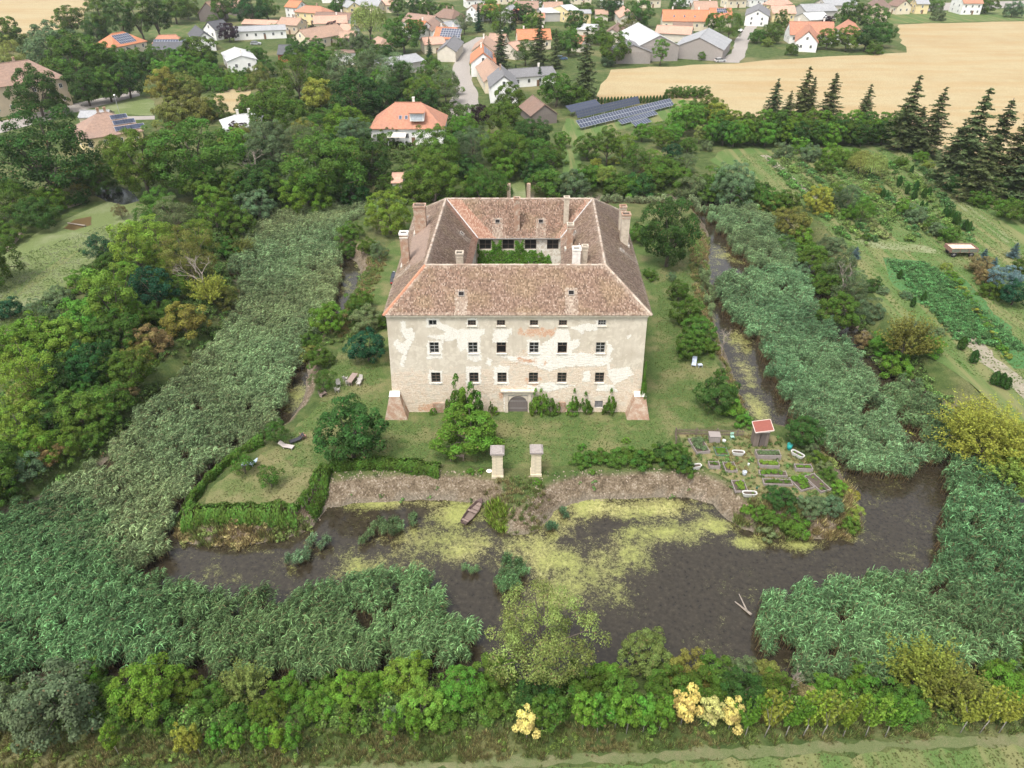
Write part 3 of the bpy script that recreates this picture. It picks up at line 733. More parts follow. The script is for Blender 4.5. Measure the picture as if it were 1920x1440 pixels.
for s, (ax, bx, topx) in ((-1, (110, 262, (150, 215))), (1, (1692, 1842, (1735, 1806)))):
    xa, xb = P(690 + ax * .28646, 787, 0).x, P(690 + bx * .28646, 787, 0).x; yb = P(720, 788, 0).y
    ta, tb = PY(690 + topx[0] * .28646, 745, YF).x, PY(690 + topx[1] * .28646, 745, YF).x
    zt = 2.9
    mb = MB(); mb.add([(xa, yb, -0.1), (xb, yb, -0.1), (xb, YF + .2, -0.1), (xa, YF + .2, -0.1), (ta, YF - 1.0, zt), (tb, YF - 1.0, zt), (tb, YF + .2, zt), (ta, YF + .2, zt)],
        [(0, 1, 5, 4), (1, 2, 6, 5), (2, 3, 7, 6), (3, 0, 4, 7), (4, 5, 6, 7)])
    o = cpart(mb.build('buttress', BRICK))
    mb = MB(); mb.add([(ta - .06, YF - 1.06, zt + .002), (tb + .06, YF - 1.06, zt + .002), (tb + .06, YF - .2, zt + .002), (ta - .06, YF - .2, zt + .002), (ta - .0, YF - 1.0, zt + .08), (tb + .0, YF - 1.0, zt + .08), (tb + .0, YF - .25, zt + .35), (ta - .0, YF - .25, zt + .35)],
        [(0, 1, 5, 4), (1, 2, 6, 5), (2, 3, 7, 6), (3, 0, 4, 7), (4, 5, 6, 7)])
    c = link('coping', mb.mesh('coping', plain('white_render', (0.75, 0.70, 0.62), 0.9)), o)
# cornice below the eaves
mb = MB()
for (a, b) in (((XL - .05, YF - .12), (XR + .05, YF - .12)), ((XR + .15, YF + .05), (XRB + .15, YB)), ((XRB + .1, YB + .15), (XLB - .1, YB + .15)), ((XLB - .15, YB), (XL - .15, YF + .05))):
    a = Vector((*a, 0)); b = Vector((*b, 0)); d = b - a; c = (a + b) / 2
    mb.box((c.x, c.y, WTOP - .13), (d.length, 0.3, 0.22), math.atan2(d.y, d.x))
cpart(mb.build('cornice', plain('plaster_trim', (0.52, 0.46, 0.36), 0.9)))
# --- roofs: every course of tiles laid as pieces over a boarded deck
def tile_mat():
    m, nt, b = newmat('weathered_roof_tile'); n = N(nt)
    rnd = n.node('ShaderNodeNewGeometry').outputs['Random Per Island']
    f1 = n.noise(0.30, 4, 0.6); f2 = n.noise(1.4, 4, 0.6); f3 = n.noise(4.5, 4, 0.6)
    k = n.math('ADD', n.math('MULTIPLY', rnd, 0.62), n.math('MULTIPLY', f3, 0.38))
    old = n.ramp(k, [(0.14, (0.095, 0.062, 0.045)), (0.34, (0.165, 0.104, 0.073)), (0.56, (0.235, 0.148, 0.103)), (0.74, (0.300, 0.200, 0.145)), (0.85, (0.42, 0.32, 0.25)), (0.93, (0.58, 0.51, 0.43))])
    moss = n.ramp(k, [(0.2, (0.15, 0.105, 0.060)), (0.6, (0.255, 0.175, 0.098)), (0.85, (0.38, 0.27, 0.16))])
    c = n.mix(n.math('MULTIPLY', n.ramp(f1, [(0.46, 0.0), (0.60, 1.0)]), 0.55), old, moss)
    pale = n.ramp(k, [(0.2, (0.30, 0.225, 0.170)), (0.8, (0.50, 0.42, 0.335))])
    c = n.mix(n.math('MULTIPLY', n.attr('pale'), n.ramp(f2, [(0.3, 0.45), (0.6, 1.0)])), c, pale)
    new = n.ramp(k, [(0.2, (0.34, 0.17, 0.11)), (0.6, (0.46, 0.265, 0.185)), (0.9, (0.55, 0.40, 0.30))])
    c = n.mix(n.attr('new'), c, new)
    n.link(c, b.inputs['Base Color']); b.inputs['Roughness'].default_value = 0.9; b.inputs['Specular IOR Level'].default_value = 0.25
    n.bump(f3, 0.3, 0.03, b); return m
TILE = tile_mat()
DECK = plain('roof_boards', (0.24, 0.17, 0.13), 0.9, .3)
def tiles(A, B, C, D, tw=0.155, th=0.20, attrf=None, skip=()):
    """A-B eave, D-C ridge"""
    A, B, C, D = map(Vector, (A, B, C, D))
    ex = (B - A).normalized(); nn = ex.cross(D - A).normalized()
    if nn.z < 0: nn = -nn
    ey = nn.cross(ex)
    if ey.z < 0: ey = -ey
    H = (D - A).dot(ey); xD = (D - A).dot(ex); xC = (C - A).dot(ex); xB = (B - A).length
    V = []; at = {'pale': [], 'new': []}
    A_ = np.array(A); ex_ = np.array(ex); ey_ = np.array(ey); n_ = np.array(nn)
    rows = int(H / th)
    for j in range(rows + 1):
        y0 = j * th - 0.06; y1 = min(H, y0 + th + 0.09); ym = min(H, max(0, y0 + th / 2))
        l = xD * ym / H; r = xB + (xC - xB) * ym / H
        k = max(1, int((r - l) / tw)); w = (r - l) / k
        off = 0.5 * (j % 2)
        xs = l + (np.arange(k) + 0.0) * w + off * w * 0.6
        xs = np.clip(xs, l, r - w)
        for s in skip: xs = xs[~((xs + w / 2 > s[0]) & (xs + w / 2 < s[1]) & (ym > s[2]) & (ym < s[3]))]
        if len(xs) == 0: continue
        k = len(xs)
        x0 = xs + 0.006; x1 = xs + w - 0.006
        jit = rng.normal(0, 0.012, k); lift = 0.03 + np.abs(rng.normal(0, 0.012, k)); tw_ = rng.normal(0, 0.006, k)
        def pt(x, y, z):
            t = (np.asarray(y) / H)[:, None]; l_ = xD * t; r_ = xB + (xC - xB) * t; s = (np.asarray(x)[:, None] - l_) / np.maximum(r_ - l_, .3)
            return (1 - t) * ((1 - s) * A_ + s * np.array(B)) + t * ((1 - s) * np.array(D) + s * np.array(C)) + np.outer(z, n_)
        ya = y0 + jit
        v = np.stack([pt(x0, ya, lift + tw_), pt(x1, ya, lift - tw_), pt(x1, np.full(k, y1), np.full(k, 0.02)), pt(x0, np.full(k, y1), np.full(k, 0.02)), pt(x1, ya, lift - tw_ - 0.02), pt(x0, ya, lift + tw_ - 0.02)], 1)
        V.append(v.reshape(-1, 3))
        xc = (x0 + x1) / 2
        pa, ne = attrf(xc, np.full(k, ym), l, r, H, xB) if attrf else (np.zeros(k), np.zeros(k))
        at['pale'].append(np.repeat(pa, 6)); at['new'].append(np.repeat(ne, 6))
    V = np.concatenate(V); nt_ = len(V) // 6; b = np.arange(nt_) * 6
    Qa = np.stack([b, b + 1, b + 2, b + 3], 1); Qb = np.stack([b + 5, b + 4, b + 1, b], 1)
    return V, np.concatenate([Qa, Qb]), {k: np.concatenate(v) for k, v in at.items()}, (A, ex, ey, nn)
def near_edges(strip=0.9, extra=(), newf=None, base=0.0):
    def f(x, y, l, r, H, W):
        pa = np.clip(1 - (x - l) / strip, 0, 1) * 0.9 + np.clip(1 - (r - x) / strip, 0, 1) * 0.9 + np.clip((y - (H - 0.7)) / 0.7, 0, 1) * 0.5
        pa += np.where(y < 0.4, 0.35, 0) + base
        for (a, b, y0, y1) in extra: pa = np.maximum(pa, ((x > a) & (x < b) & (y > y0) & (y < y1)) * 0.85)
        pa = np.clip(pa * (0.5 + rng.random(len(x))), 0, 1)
        ne = newf(x, y, l, r, H) if newf else np.zeros(len(x))
        return pa, ne
    return f
def local(A, B, D, px, py):
    A, B, D = Vector(A), Vector(B), Vector(D); ex = (B - A).normalized(); nn = ex.cross(D - A).normalized(); ey = nn.cross(ex)
    if ey.z < 0: ey = -ey
    q = on_plane(px, py, A, nn); return (q - A).dot(ex), (q - A).dot(ey)
hat = {}
def roof(name, A, B, C, D, hatches=(), newf=None, strip=0.9, label=None):
    ext = []; sk = []; loc = []
    for (px, py) in hatches:
        x, y = local(A, B, D, px, py); loc.append((x, y)); sk.append((x - 0.35, x + 0.35, y - 0.35, y + 0.25)); ext.append((x - 0.75, x + 0.75, -1, y + 0.6))
    V, Q, at, fr = tiles(A, B, C, D, attrf=near_edges(strip, ext, newf, .22 if name == 'side_roof' or (name == 'inner_roof' and abs((Vector(B) - Vector(A)).normalized().y) > .7) else .08), skip=sk)  # side-facing slopes tinted paler: weathering, plus colour lifted to offset their shade
    dz_ = Vector((0, 0, .03)); d = cpart(link(name, MB().add([Vector(q_) - dz_ for q_ in (A, B, C, D)], [(0, 1, 2, 3)]).mesh(name, DECK)))
    if d.data.polygons[0].normal.z < 0: d.data.flip_normals()
    if label: d['label'] = label
    t = link('tile', npmesh('tile', V, Q, TILE, at), d); t['kind'] = 'stuff'
    A0, ex, ey, nn = fr
    for x, y in loc:
        R = Matrix((ex, ey, nn)).transposed().to_4x4(); c = A0 + ex * x + ey * (y - 0.05)
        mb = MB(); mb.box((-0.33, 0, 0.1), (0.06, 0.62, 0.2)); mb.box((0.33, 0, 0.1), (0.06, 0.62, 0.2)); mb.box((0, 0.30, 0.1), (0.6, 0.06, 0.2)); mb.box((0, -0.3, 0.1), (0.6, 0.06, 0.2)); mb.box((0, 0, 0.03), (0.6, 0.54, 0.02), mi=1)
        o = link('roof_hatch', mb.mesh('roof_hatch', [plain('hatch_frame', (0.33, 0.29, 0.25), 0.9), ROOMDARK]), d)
        o.matrix_local = Matrix.Translation(c) @ R
    return fr
roof('front_roof', FL, FR, RFR, RFL, [(865, 551), (1071, 549)], newf=lambda x, y, l, r, H: np.where((x - l < 0.35), 0.9, 0) + np.where((rng.random(len(x)) < 0.05) & (x < 9), 0.4, 0))
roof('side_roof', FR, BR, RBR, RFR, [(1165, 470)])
roof('rear_roof', BR, BL, RBL, RBR)
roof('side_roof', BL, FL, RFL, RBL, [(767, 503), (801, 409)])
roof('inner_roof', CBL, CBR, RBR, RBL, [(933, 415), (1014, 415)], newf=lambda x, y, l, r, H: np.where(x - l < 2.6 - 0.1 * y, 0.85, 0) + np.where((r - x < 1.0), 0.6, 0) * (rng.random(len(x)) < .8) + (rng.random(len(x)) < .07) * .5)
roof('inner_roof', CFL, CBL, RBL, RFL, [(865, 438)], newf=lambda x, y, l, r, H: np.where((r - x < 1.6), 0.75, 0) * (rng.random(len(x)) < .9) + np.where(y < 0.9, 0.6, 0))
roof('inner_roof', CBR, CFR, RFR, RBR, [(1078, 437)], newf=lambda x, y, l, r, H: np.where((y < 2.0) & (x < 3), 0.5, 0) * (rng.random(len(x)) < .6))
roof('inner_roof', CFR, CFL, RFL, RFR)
# ridge and hip tiles bedded in pale mortar
V = []
def ridge_line(mb, a, b, lift=0.09, r=0.17, step=0.42):
    a = Vector(a); b = Vector(b); L = (b - a).length; k = int(L / step); d = (b - a) / k
    s = Vector((-d.y, d.x, 0)).normalized(); up = Vector((0, 0, 1))
    for i in range(k):
        p = a + d * i; q = a + d * (i + 1.12); l0 = lift + random.uniform(-.015, .015); r0 = r * random.uniform(.92, 1.08); r1 = r0 * 0.85
        vs = []
        for (c, rr, o) in ((p, r0, .02), (q, r1, 0)):
            for t in (-1, -.6, 0, .6, 1): vs.append(c + s * (rr * math.sin(t * PI / 2)) + up * (l0 + o - rr * .9 * (1 - math.cos(t * PI / 2))))
        mb.add(vs, [(j, j + 1, j + 6, j + 5) for j in range(4)] + [(4, 3, 2, 1, 0)])
def ridge_mat():
    m, nt, b = newmat('mortared_ridge_tile'); n = N(nt); rnd = n.node('ShaderNodeNewGeometry').outputs['Random Per Island']; f = n.noise(3, 5)
    c = n.ramp(n.math('ADD', n.math('MULTIPLY', rnd, .6), n.math('MULTIPLY', f, .4)), [(0.2, (0.24, 0.17, 0.125)), (0.5, (0.35, 0.275, 0.21)), (0.8, (0.43, 0.36, 0.29))])
    n.link(c, b.inputs['Base Color']); b.inputs['Roughness'].default_value = .9; return m
RIDGE = ridge_mat(); RIDGEN = plain('new_ridge_tile', (0.42, 0.19, 0.11), 0.85, 0.2)
for a, b, mt in ((RFL, RFR, RIDGE), (RFR, RBR, RIDGE), (RBR, RBL, RIDGE), (RBL, RFL, RIDGE), (FL, RFL, RIDGEN), (FR, RFR, RIDGE), (BR, RBR, RIDGE), (BL, RBL, RIDGE)):
    mb = MB(); ridge_line(mb, a, b); o = cpart(mb.build('ridge_tile', mt)); o['kind'] = 'stuff'
    if mt is RIDGEN: o['label'] = 'line of newer orange hip tiles'
# valleys of the courtyard roof and gutters round it
mb = MB()
for a, b in ((CFL, RFL), (CFR, RFR), (CBR, RBR), (CBL, RBL)):
    a = Vector(a); b = Vector(b); mb.tube([a + Vector((0, 0, .02)), b], 0.12, 6)
cpart(mb.build('valley', plain('zinc_sheet', (0.42, 0.41, 0.39), 0.6)))
mb = MB(); g = 0.12
for a, b in ((CFL, CFR), (CFR, CBR), (CBR, CBL), (CBL, CFL)): mb.tube([Vector(a) - Vector((0, 0, .08)), Vector(b) - Vector((0, 0, .08))], 0.09, 8)
cpart(mb.build('gutter', plain('zinc_gutter', (0.30, 0.30, 0.29), 0.5, metal=0.2)))
cpart(MB().add([(CFL.x - 1, CFL.y - 1, 0.05), (CFR.x + 1, CFR.y - 1, 0.05), (CBR.x + 1, CBR.y + 1, 0.05), (CBL.x - 1, CBL.y + 1, 0.05)], [(0, 1, 2, 3)]).build('courtyard_floor', plain('yard_stone', (0.3, 0.28, 0.24))))
# --- chimneys
PLW = plain('chimney_plaster', (0.46, 0.39, 0.30), 0.9, 0.3, 2.5); WHR = plain('white_render', (0.75, 0.70, 0.62), 0.9)
def slope_plane(A, B, D): A, B, D = map(Vector, (A, B, D)); return A, (B - A).cross(D - A).normalized()
SL = {'f': slope_plane(FL, FR, RFL), 'r': slope_plane(FR, BR, RFR), 'b': slope_plane(BR, BL, RBR), 'l': slope_plane(BL, FL, RBL), 'ib': slope_plane(CBL, CBR, RBL), 'il': slope_plane(CFL, CBL, RFL), 'ir': slope_plane(CBR, CFR, RBR)}
def chimney(tx, ty, bx, by, w, slope, mat, cap, dep=1.0, label=None, base=None):
    p0, nn = SL[slope]
    q = base if base is not None else on_plane(bx, by, p0, nn)
    zt = z_for(q.x, q.y, ty + 2)
    wm = w / FPX * (Vector((0, 0, CAMH)) - q).length
    q = Vector((q.x, q.y + wm * dep / 2, q.z)); zb = q.z - wm * 1.2
    mb = MB(); mb.box((0, 0, (zb + zt) / 2), (wm, wm * dep, zt - zb))
    o = cpart(link('chimney', mb.mesh('chimney', mat), None, (q.x, q.y, 0)))
    if label: o['label'] = label
    mb = MB(); c = wm + 0.16; d = wm * dep + 0.16; t = 0.16
    mb.box((0, -d / 2 + t / 2, zt + .1), (c, t, .24)); mb.box((0, d / 2 - t / 2, zt + .1), (c, t, .24)); mb.box((-c / 2 + t / 2, 0, zt + .1), (t, d - 2 * t, .238)); mb.box((c / 2 - t / 2, 0, zt + .1), (t, d - 2 * t, .238))
    mb.box((0, 0, zt - .35), (wm + .08, wm * dep + .08, .12))
    link('chimney_cap', mb.mesh('chimney_cap', cap), o)
    link('flue', MB().box((0, 0, zt + .01), (wm - .2, wm * dep - .2, .02)).mesh('flue', plain('soot', (0.02, 0.018, 0.016))), o)
    mb = MB(); hh = wm * .5
    sgn = {'f': (0, -1), 'b': (0, 1), 'l': (-1, 0), 'r': (1, 0), 'ib': (0, -1), 'il': (1, 0), 'ir': (-1, 0)}[slope]
    mb.box((sgn[0] * (wm / 2 + .12), sgn[1] * (wm * dep / 2 + .12), q.z - .3 - .35), (wm + .2 if sgn[1] else .26, wm * dep + .2 if sgn[0] else .26, .9))
    link('flashing', mb.mesh('flashing', plain('mortar_flashing', (0.45, 0.41, 0.35))), o)
    return o
PLB = BRICK
chimney(758, 439, 761, 497, 14, 'l', BRICK, WHR, 1.0, 'tall brick chimney with pale open top')
chimney(787, 387, 789, 435, 21, 'l', BRICK, BRICK, 0.7, 'broad brick chimney stack')
chimney(968, 373, 969, 434, 10.5, 'ib', BRICK, BRICK, 1.0)
chimney(1061, 371, 1061, 420, 9, 'ib', PLW, PLW, 1.0)
chimney(1164, 388, 1165, 436, 11, 'r', PLW, BRICK, 1.0)
chimney(1171, 403, 1170, 458, 14.5, 'r', PLW, BRICK, 1.0)
chimney(1069, 422, 1068, 464, 11, 'ir', BRICK, PLW, 1.0)
def slope_pt(slope, X, Y):
    p0, nn = SL[slope]; return Vector((X, Y, p0.z - ((X - p0.x) * nn.x + (Y - p0.y) * nn.y) / nn.z))
chimney(1081, 468, 0, 0, 14, 'ir', WHR, WHR, 1.0, 'short white rendered chimney', base=slope_pt('ir', P(1081, 468, 18.2).x, P(1081, 470, 18.2).y - .3))
chimney(1094, 463, 0, 0, 10, 'ir', PLW, PLW, 1.0, base=slope_pt('ir', P(1095, 463, 18.6).x + .2, P(1095, 463, 18.6).y + .3))
chimney(861, 476, 0, 0, 13, 'il', PLW, PLW, 1.0, base=slope_pt('il', P(861, 476, 17.3).x, P(861, 476, 17.3).y))
o = empty('antenna', (P(1086, 458, 18.5).x, P(1086, 458, 18.5).y, 0), 0, 'thin white antenna mast standing on the inner roof by the white chimney', 'antenna')
zb = slope_pt('ir', o.location.x, o.location.y).z - .1
link('mast', MB().tube([(0, 0, zb), (0, 0, zb + 3.2)], 0.04, 6).mesh('mast', WHR), o)
link('aerial', MB().box((0, 0, zb + 2.9), (.5, .04, .04)).box((0, 0, zb + 2.5), (.35, .04, .04)).mesh('aerial', WHR), o)
# --- ivy over the far courtyard wall (leaves are made with the plants below)
# ------------------------------------------------------------------ plants: prototypes
def unit(v): return v / (np.linalg.norm(v, axis=-1, keepdims=True) + 1e-9)
def rdir(n): return unit(rng.normal(size=(n, 3)))
def leaves(c, nrm, L, W, clump, dry=None, fold=0.15):
    n = len(c); nrm = unit(nrm); t = unit(np.cross(nrm, rdir(n))); b = np.cross(nrm, t)
    L = np.broadcast_to(L, n)[:, None] * rng.uniform(.75, 1.25, (n, 1)); W = np.broadcast_to(W, n)[:, None] * rng.uniform(.8, 1.2, (n, 1))
    up = nrm * W * fold
    V = np.stack([c - t * L / 2, c + b * W / 2 + up, c + t * L / 2, c - b * W / 2 + up], 1).reshape(-1, 3)
    Q = np.arange(n * 4).reshape(-1, 4)
    return V, Q, np.repeat(clump, 4), np.repeat(dry if dry is not None else np.zeros(n), 4)
def join(parts):
    off = 0; Vs = []; Qs = []; cs = []; ds = []
    for V, Q, c, d in parts: Vs.append(V); Qs.append(Q + off); cs.append(c); ds.append(d); off += len(V)
    return np.concatenate(Vs), np.concatenate(Qs), np.concatenate(cs), np.concatenate(ds)
def crown_mesh(name, parts):
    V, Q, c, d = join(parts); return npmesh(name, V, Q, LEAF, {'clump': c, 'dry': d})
def fib(n):
    i = np.arange(n) + .5; ph = np.arccos(1 - 2 * i / n); th = PI * (1 + 5 ** .5) * i
    return np.stack([np.cos(th) * np.sin(ph), np.sin(th) * np.sin(ph), np.cos(ph)], 1)
def crown(ncl, per, rc, L, W, sz, cz, bottom=-0.75, gap=0.1, shape=None, ragged=0.12, droop=0.0, dry=0.02):
    """leaf clumps spread over and through an uneven ellipsoid, radius 1"""
    D = fib(ncl); D = unit(D + rng.normal(0, .12, D.shape))
    D = D[D[:, 2] > bottom]
    ph = rng.uniform(0, 6.28, 6)
    lump = 1 + ragged * (np.sin(3 * np.arctan2(D[:, 1], D[:, 0]) + ph[0]) + np.sin(4 * D[:, 2] + ph[1]) * .7 + .6 * np.sin(5 * np.arctan2(D[:, 1], D[:, 0]) + ph[2] + 3 * D[:, 2]))
    rad = rng.uniform(.66, .90, len(D)) * lump
    inner = rng.random(len(D)) < .22; rad = np.where(inner, rad * .6, rad)
    C = D * rad[:, None]
    if shape: C = shape(C)
    C[:, 2] = C[:, 2] * sz + cz
    keep = rng.random(len(C)) > gap; C = C[keep]; D = D[keep]
    parts = []
    for c, d in zip(C, D):
        r = rc * rng.uniform(.7, 1.3); k = int(per * (r / rc) ** 1.6)
        o = rdir(k); o = unit(o + d * .55 + np.array([0, 0, .35])); rr = r * rng.uniform(.35, 1.0, (k, 1)) ** .6
        p = c + o * rr * np.array([1, 1, .8])
        nr = o * .8 + np.array([0, 0, .55 - droop]) + rng.normal(0, .38, (k, 3))
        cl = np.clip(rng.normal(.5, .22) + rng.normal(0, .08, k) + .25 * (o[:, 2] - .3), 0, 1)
        parts.append(leaves(p, nr, L, W, cl, (rng.random(k) < dry) * .8))
    return parts, C
def limbs(C, cz, r0=0.05, n=9, top=None, z0=0.0, col=BARK, name='trunk', lean=0.05, bare=0.0, fork=.45):
    mb = MB(); a = Vector((rng.normal(0, lean), rng.normal(0, lean), 0))
    ft = max(.12, cz * fork)
    mb.tube([(0, 0, -0.12), (a.x * .3, a.y * .3, ft * .5), (a.x, a.y, ft)], [r0 * 1.25, r0, r0 * .85], 7)
    idx = rng.permutation(len(C))[:n]
    for i in idx:
        c = Vector(C[i]); s = Vector((a.x, a.y, ft * rng.uniform(.7, 1.0))); m = s.lerp(c, .5) + Vector((0, 0, .10 * cz)) + Vector(rng.normal(0, .04, 3))
        mb.tube([s, m, c * 1.0 if not bare else s.lerp(c, 1 + bare)], [r0 * .55, r0 * .33, r0 * .12], 5, cap=False)
    return mb.mesh(name, col, True)
PROTO = {}
def reg(kind, size, parts, C, cz, trunk): PROTO.setdefault((kind, size), []).append((crown_mesh('crown', parts), trunk))
for size, (ncl, per, rc, L, W) in {'S': (34, 105, .28, .128, .084), 'M': (80, 130, .205, .070, .047), 'L': (150, 135, .158, .046, .032)}.items():
    for v in range(3 if size != 'L' else 2):
        p, C = crown(ncl, per, rc, L, W, .92, 1.0, bottom=-.92, ragged=.15); reg('round', size, p, C, 1.0, limbs(C, 1.0, .055))
        p, C = crown(ncl, per, rc, L, W, 1.35, 1.65, shape=lambda C: C * np.array([1, 1, 1]) * (1 - .22 * C[:, 2:3] * np.array([1, 1, 0]))); reg('oval', size, p, C, 1.65, limbs(C, 1.6, .055))
        p, C = crown(int(ncl * .9), per, rc * 1.05, L, W, .80, .60, bottom=-.7, gap=.14, ragged=.20); reg('bush', size, p, C, .6, limbs(C, .5, .035, 6))
        p, C = crown(int(ncl * .9), int(per * .92), rc * 1.15, L * .9, W * .75, 1.02, 1.2, bottom=-.9, gap=.15, ragged=.2, droop=.5, dry=.04); reg('airy', size, p, C, 1.25, limbs(C, 1.2, .045, 14, bare=.05))
# dense maple-like saplings: small crown on a staked stem
for v in range(3):
    p, C = crown(22, 80, .38, .21, .145, 1.35, 2.3, bottom=-.9, gap=.1, ragged=.2)
    reg('sapling', 'S', p, C, 2.3, limbs(C, 2.2, .035, 5, col=BARKW, fork=.62))
# branching sprays (locust, hawthorn): feathery ascending shoots
def sprays(nb, per, L, W, sz, cz, upb, shoots=5):
    parts = []; C = []; tips = []
    for d in unit(fib(nb) + rng.normal(0, .15, (nb, 3))):
        if d[2] < -.35: continue
        e = d * rng.uniform(.75, 1.05) * np.array([1, 1, sz]) + np.array([0, 0, cz]); s = np.array([0, 0, cz * .45]) + d * .25
        C.append(e * .9 + s * .1)
        for q in range(shoots):
            ee = e + rng.normal(0, .17, 3) + np.array([0, 0, upb * rng.uniform(.3, 1)]); k = per
            t = rng.uniform(.25, 1.0, k)[:, None]
            mid = (s + ee) / 2 + np.array([0, 0, .12])
            pth = (1 - t) ** 2 * s + 2 * t * (1 - t) * mid + t ** 2 * ee
            pp = pth + rng.normal(0, .028, (k, 3)); cl = np.clip(rng.normal(.5, .2) + rng.normal(0, .1, k) + .25 * (t[:, 0] - .6), 0, 1)
            parts.append(leaves(pp, rdir(k) * .6 + np.array([0, 0, .8]), L, W, cl))
    return parts, np.array(C)
for size, (nb, per, L, W, sh) in {'S': (18, 22, .17, .09, 4), 'M': (60, 28, .08, .045, 5), 'L': (120, 34, .05, .03, 6)}.items():
    for v in range(2):
        p, C = sprays(nb, per, L, W, .8, .95, .12, sh); reg('spray', size, p, C, .95, limbs(C, .8, .05, 10, fork=.3))
p, C = [], []
for v in range(3):                                       # young fan-shaped whips of the bottom row
    parts = []; C = []
    for q in range(11):
        a = rng.uniform(-1.15, 1.15); e = np.array([math.sin(a) * 1.25, rng.uniform(-.4, .4), 2.0 + math.cos(a) * 1.6]); s = np.array([0, 0, .8]); k = 70
        t = rng.uniform(.15, 1.02, k)[:, None]; pp = s + (e - s) * t + rng.normal(0, .06, (k, 3)); C.append(e)
        parts.append(leaves(pp, rdir(k) + np.array([0, 0, .6]), .22, .13, np.clip(rng.normal(.5, .15, k), 0, 1)))
    reg('whip', 'S', parts, np.array(C), 2, limbs(np.array(C), 2.4, .03, 7, col=BARKW, fork=.5))
# weeping crown: curtains of hanging shoots
for size, k in (('M', 170), ('L', 230)):
    parts, C = crown(60, 60, .22, .08, .05, .8, 1.15, bottom=-.1)
    for d in fib(k * 2)[:k]:
        r = .95 + rng.normal(0, .06); top = np.array([d[0] * r, d[1] * r, 1.15 + .8 * d[2] * r]); ln = rng.uniform(.35, .85); m = 26
        t = rng.uniform(0, 1, m)[:, None]; pp = top + np.array([d[0] * .12, d[1] * .12, -ln]) * t + rng.normal(0, .02, (m, 3))
        parts.append(leaves(pp, np.array([d[0], d[1], .4]) + rng.normal(0, .4, (m, 3)), .085, .03, np.clip(rng.normal(.5, .2) + rng.normal(0, .1, m), 0, 1)))
    reg('weeping', size, parts, C, 1.1, limbs(C, 1.1, .06))
# conifers: whorled drooping branches with needle sprays; height 4.4
for v in range(3):
    parts = []; C = []; tw = MB(); Hc = 4.6; tw.tube([(0, 0, -.1), (0, 0, Hc * .5), (0, 0, Hc)], [.085, .05, .012], 6)
    for z in np.arange(.35, Hc - .1, .11):
        R = (1 - z / Hc) ** .68 * 1.12 * rng.uniform(.72, 1.12); nb = int(3 + 5 * (1 - z / Hc)); z00 = z; a0 = rng.uniform(0, 6.28)
        for b in range(nb):
            a = a0 + 2 * PI * b / nb + rng.normal(0, .18); z = z00 + rng.normal(0, .09); Rb = R * rng.uniform(.5, 1.25); k = int(22 + 74 * Rb)
            t = rng.uniform(.12, 1, k)[:, None]; zz = z + .10 * Rb - .34 * Rb * t ** 1.2 + .16 * Rb * t ** 4
            wd = .21 * Rb * (1.15 - t); off = rng.normal(0, 1, (k, 1)) * wd
            pp = np.concatenate([np.cos(a) * t * Rb - np.sin(a) * off, np.sin(a) * t * Rb + np.cos(a) * off, zz - np.abs(off) * .35], 1) + rng.normal(0, .015, (k, 3))
            parts.append(leaves(pp, np.array([np.cos(a) * .3, np.sin(a) * .3, 1.0]) + rng.normal(0, .35, (k, 3)), .13, .055, np.clip(rng.normal(.45, .2) + .3 * (t[:, 0] - .5), 0, 1), (rng.random(k) < .02) * .8))
            if b % 2 == 0: tw.tube([(0, 0, z + .03), (math.cos(a) * Rb * .9, math.sin(a) * Rb * .9, z - .16 * Rb)], [.018, .006], 4, cap=False)
    PROTO.setdefault(('conifer', 'M'), []).append((crown_mesh('crown', parts), tw.mesh('trunk', BARK, True)))
# columnar arborvitae: height 5
for v in range(2):
    n = 1500; z = rng.uniform(0.05, 1, n) ** .85; a = rng.uniform(0, 6.28, n); prof = np.sin(np.clip(z * 1.02, 0, 1) * PI) ** .5 * (1.1 - .55 * z)
    r = prof * rng.uniform(.72, 1.02, n) * (1 + .14 * np.sin(a * 5 + z * 4)); pp = np.stack([np.cos(a) * r, np.sin(a) * r, z * 4.6 + .1], 1)
    parts = [leaves(pp, np.stack([np.cos(a), np.sin(a), np.full(n, .25)], 1) + rng.normal(0, .3, (n, 3)), .34, .14, np.clip(.45 + .25 * np.sin(a * 5 + z * 4) + rng.normal(0, .1, n), 0, 1))]
    tw = MB().tube([(0, 0, -.1), (0, 0, 2.0)], [.16, .08], 6); PROTO.setdefault(('thuja', 'S'), []).append((crown_mesh('crown', parts), tw.mesh('trunk', BARK)))
# dead tree
def dead_mesh(seed):
    r = random.Random(seed); mb = MB()
    def br(p, d, L, rad, lv):
        q = p + d * L; m = p.lerp(q, .5) + Vector((r.gauss(0, .06), r.gauss(0, .06), .03)) * L
        mb.tube([p, m, q], [rad, rad * .8, rad * .5], 5, cap=False)
        if lv:
            for _ in range(3 if lv > 1 else 4):
                nd = (d + Vector((r.gauss(0, .6), r.gauss(0, .6), r.gauss(.1, .35)))).normalized(); br(p.lerp(q, r.uniform(.5, 1)), nd, L * r.uniform(.5, .75), rad * .5, lv - 1)
    br(Vector((0, 0, -.1)), Vector((0, 0, 1)), 1.3, .07, 4); return mb.mesh('trunk', DEAD)
DEADM = [dead_mesh(s) for s in (3, 5, 8)]

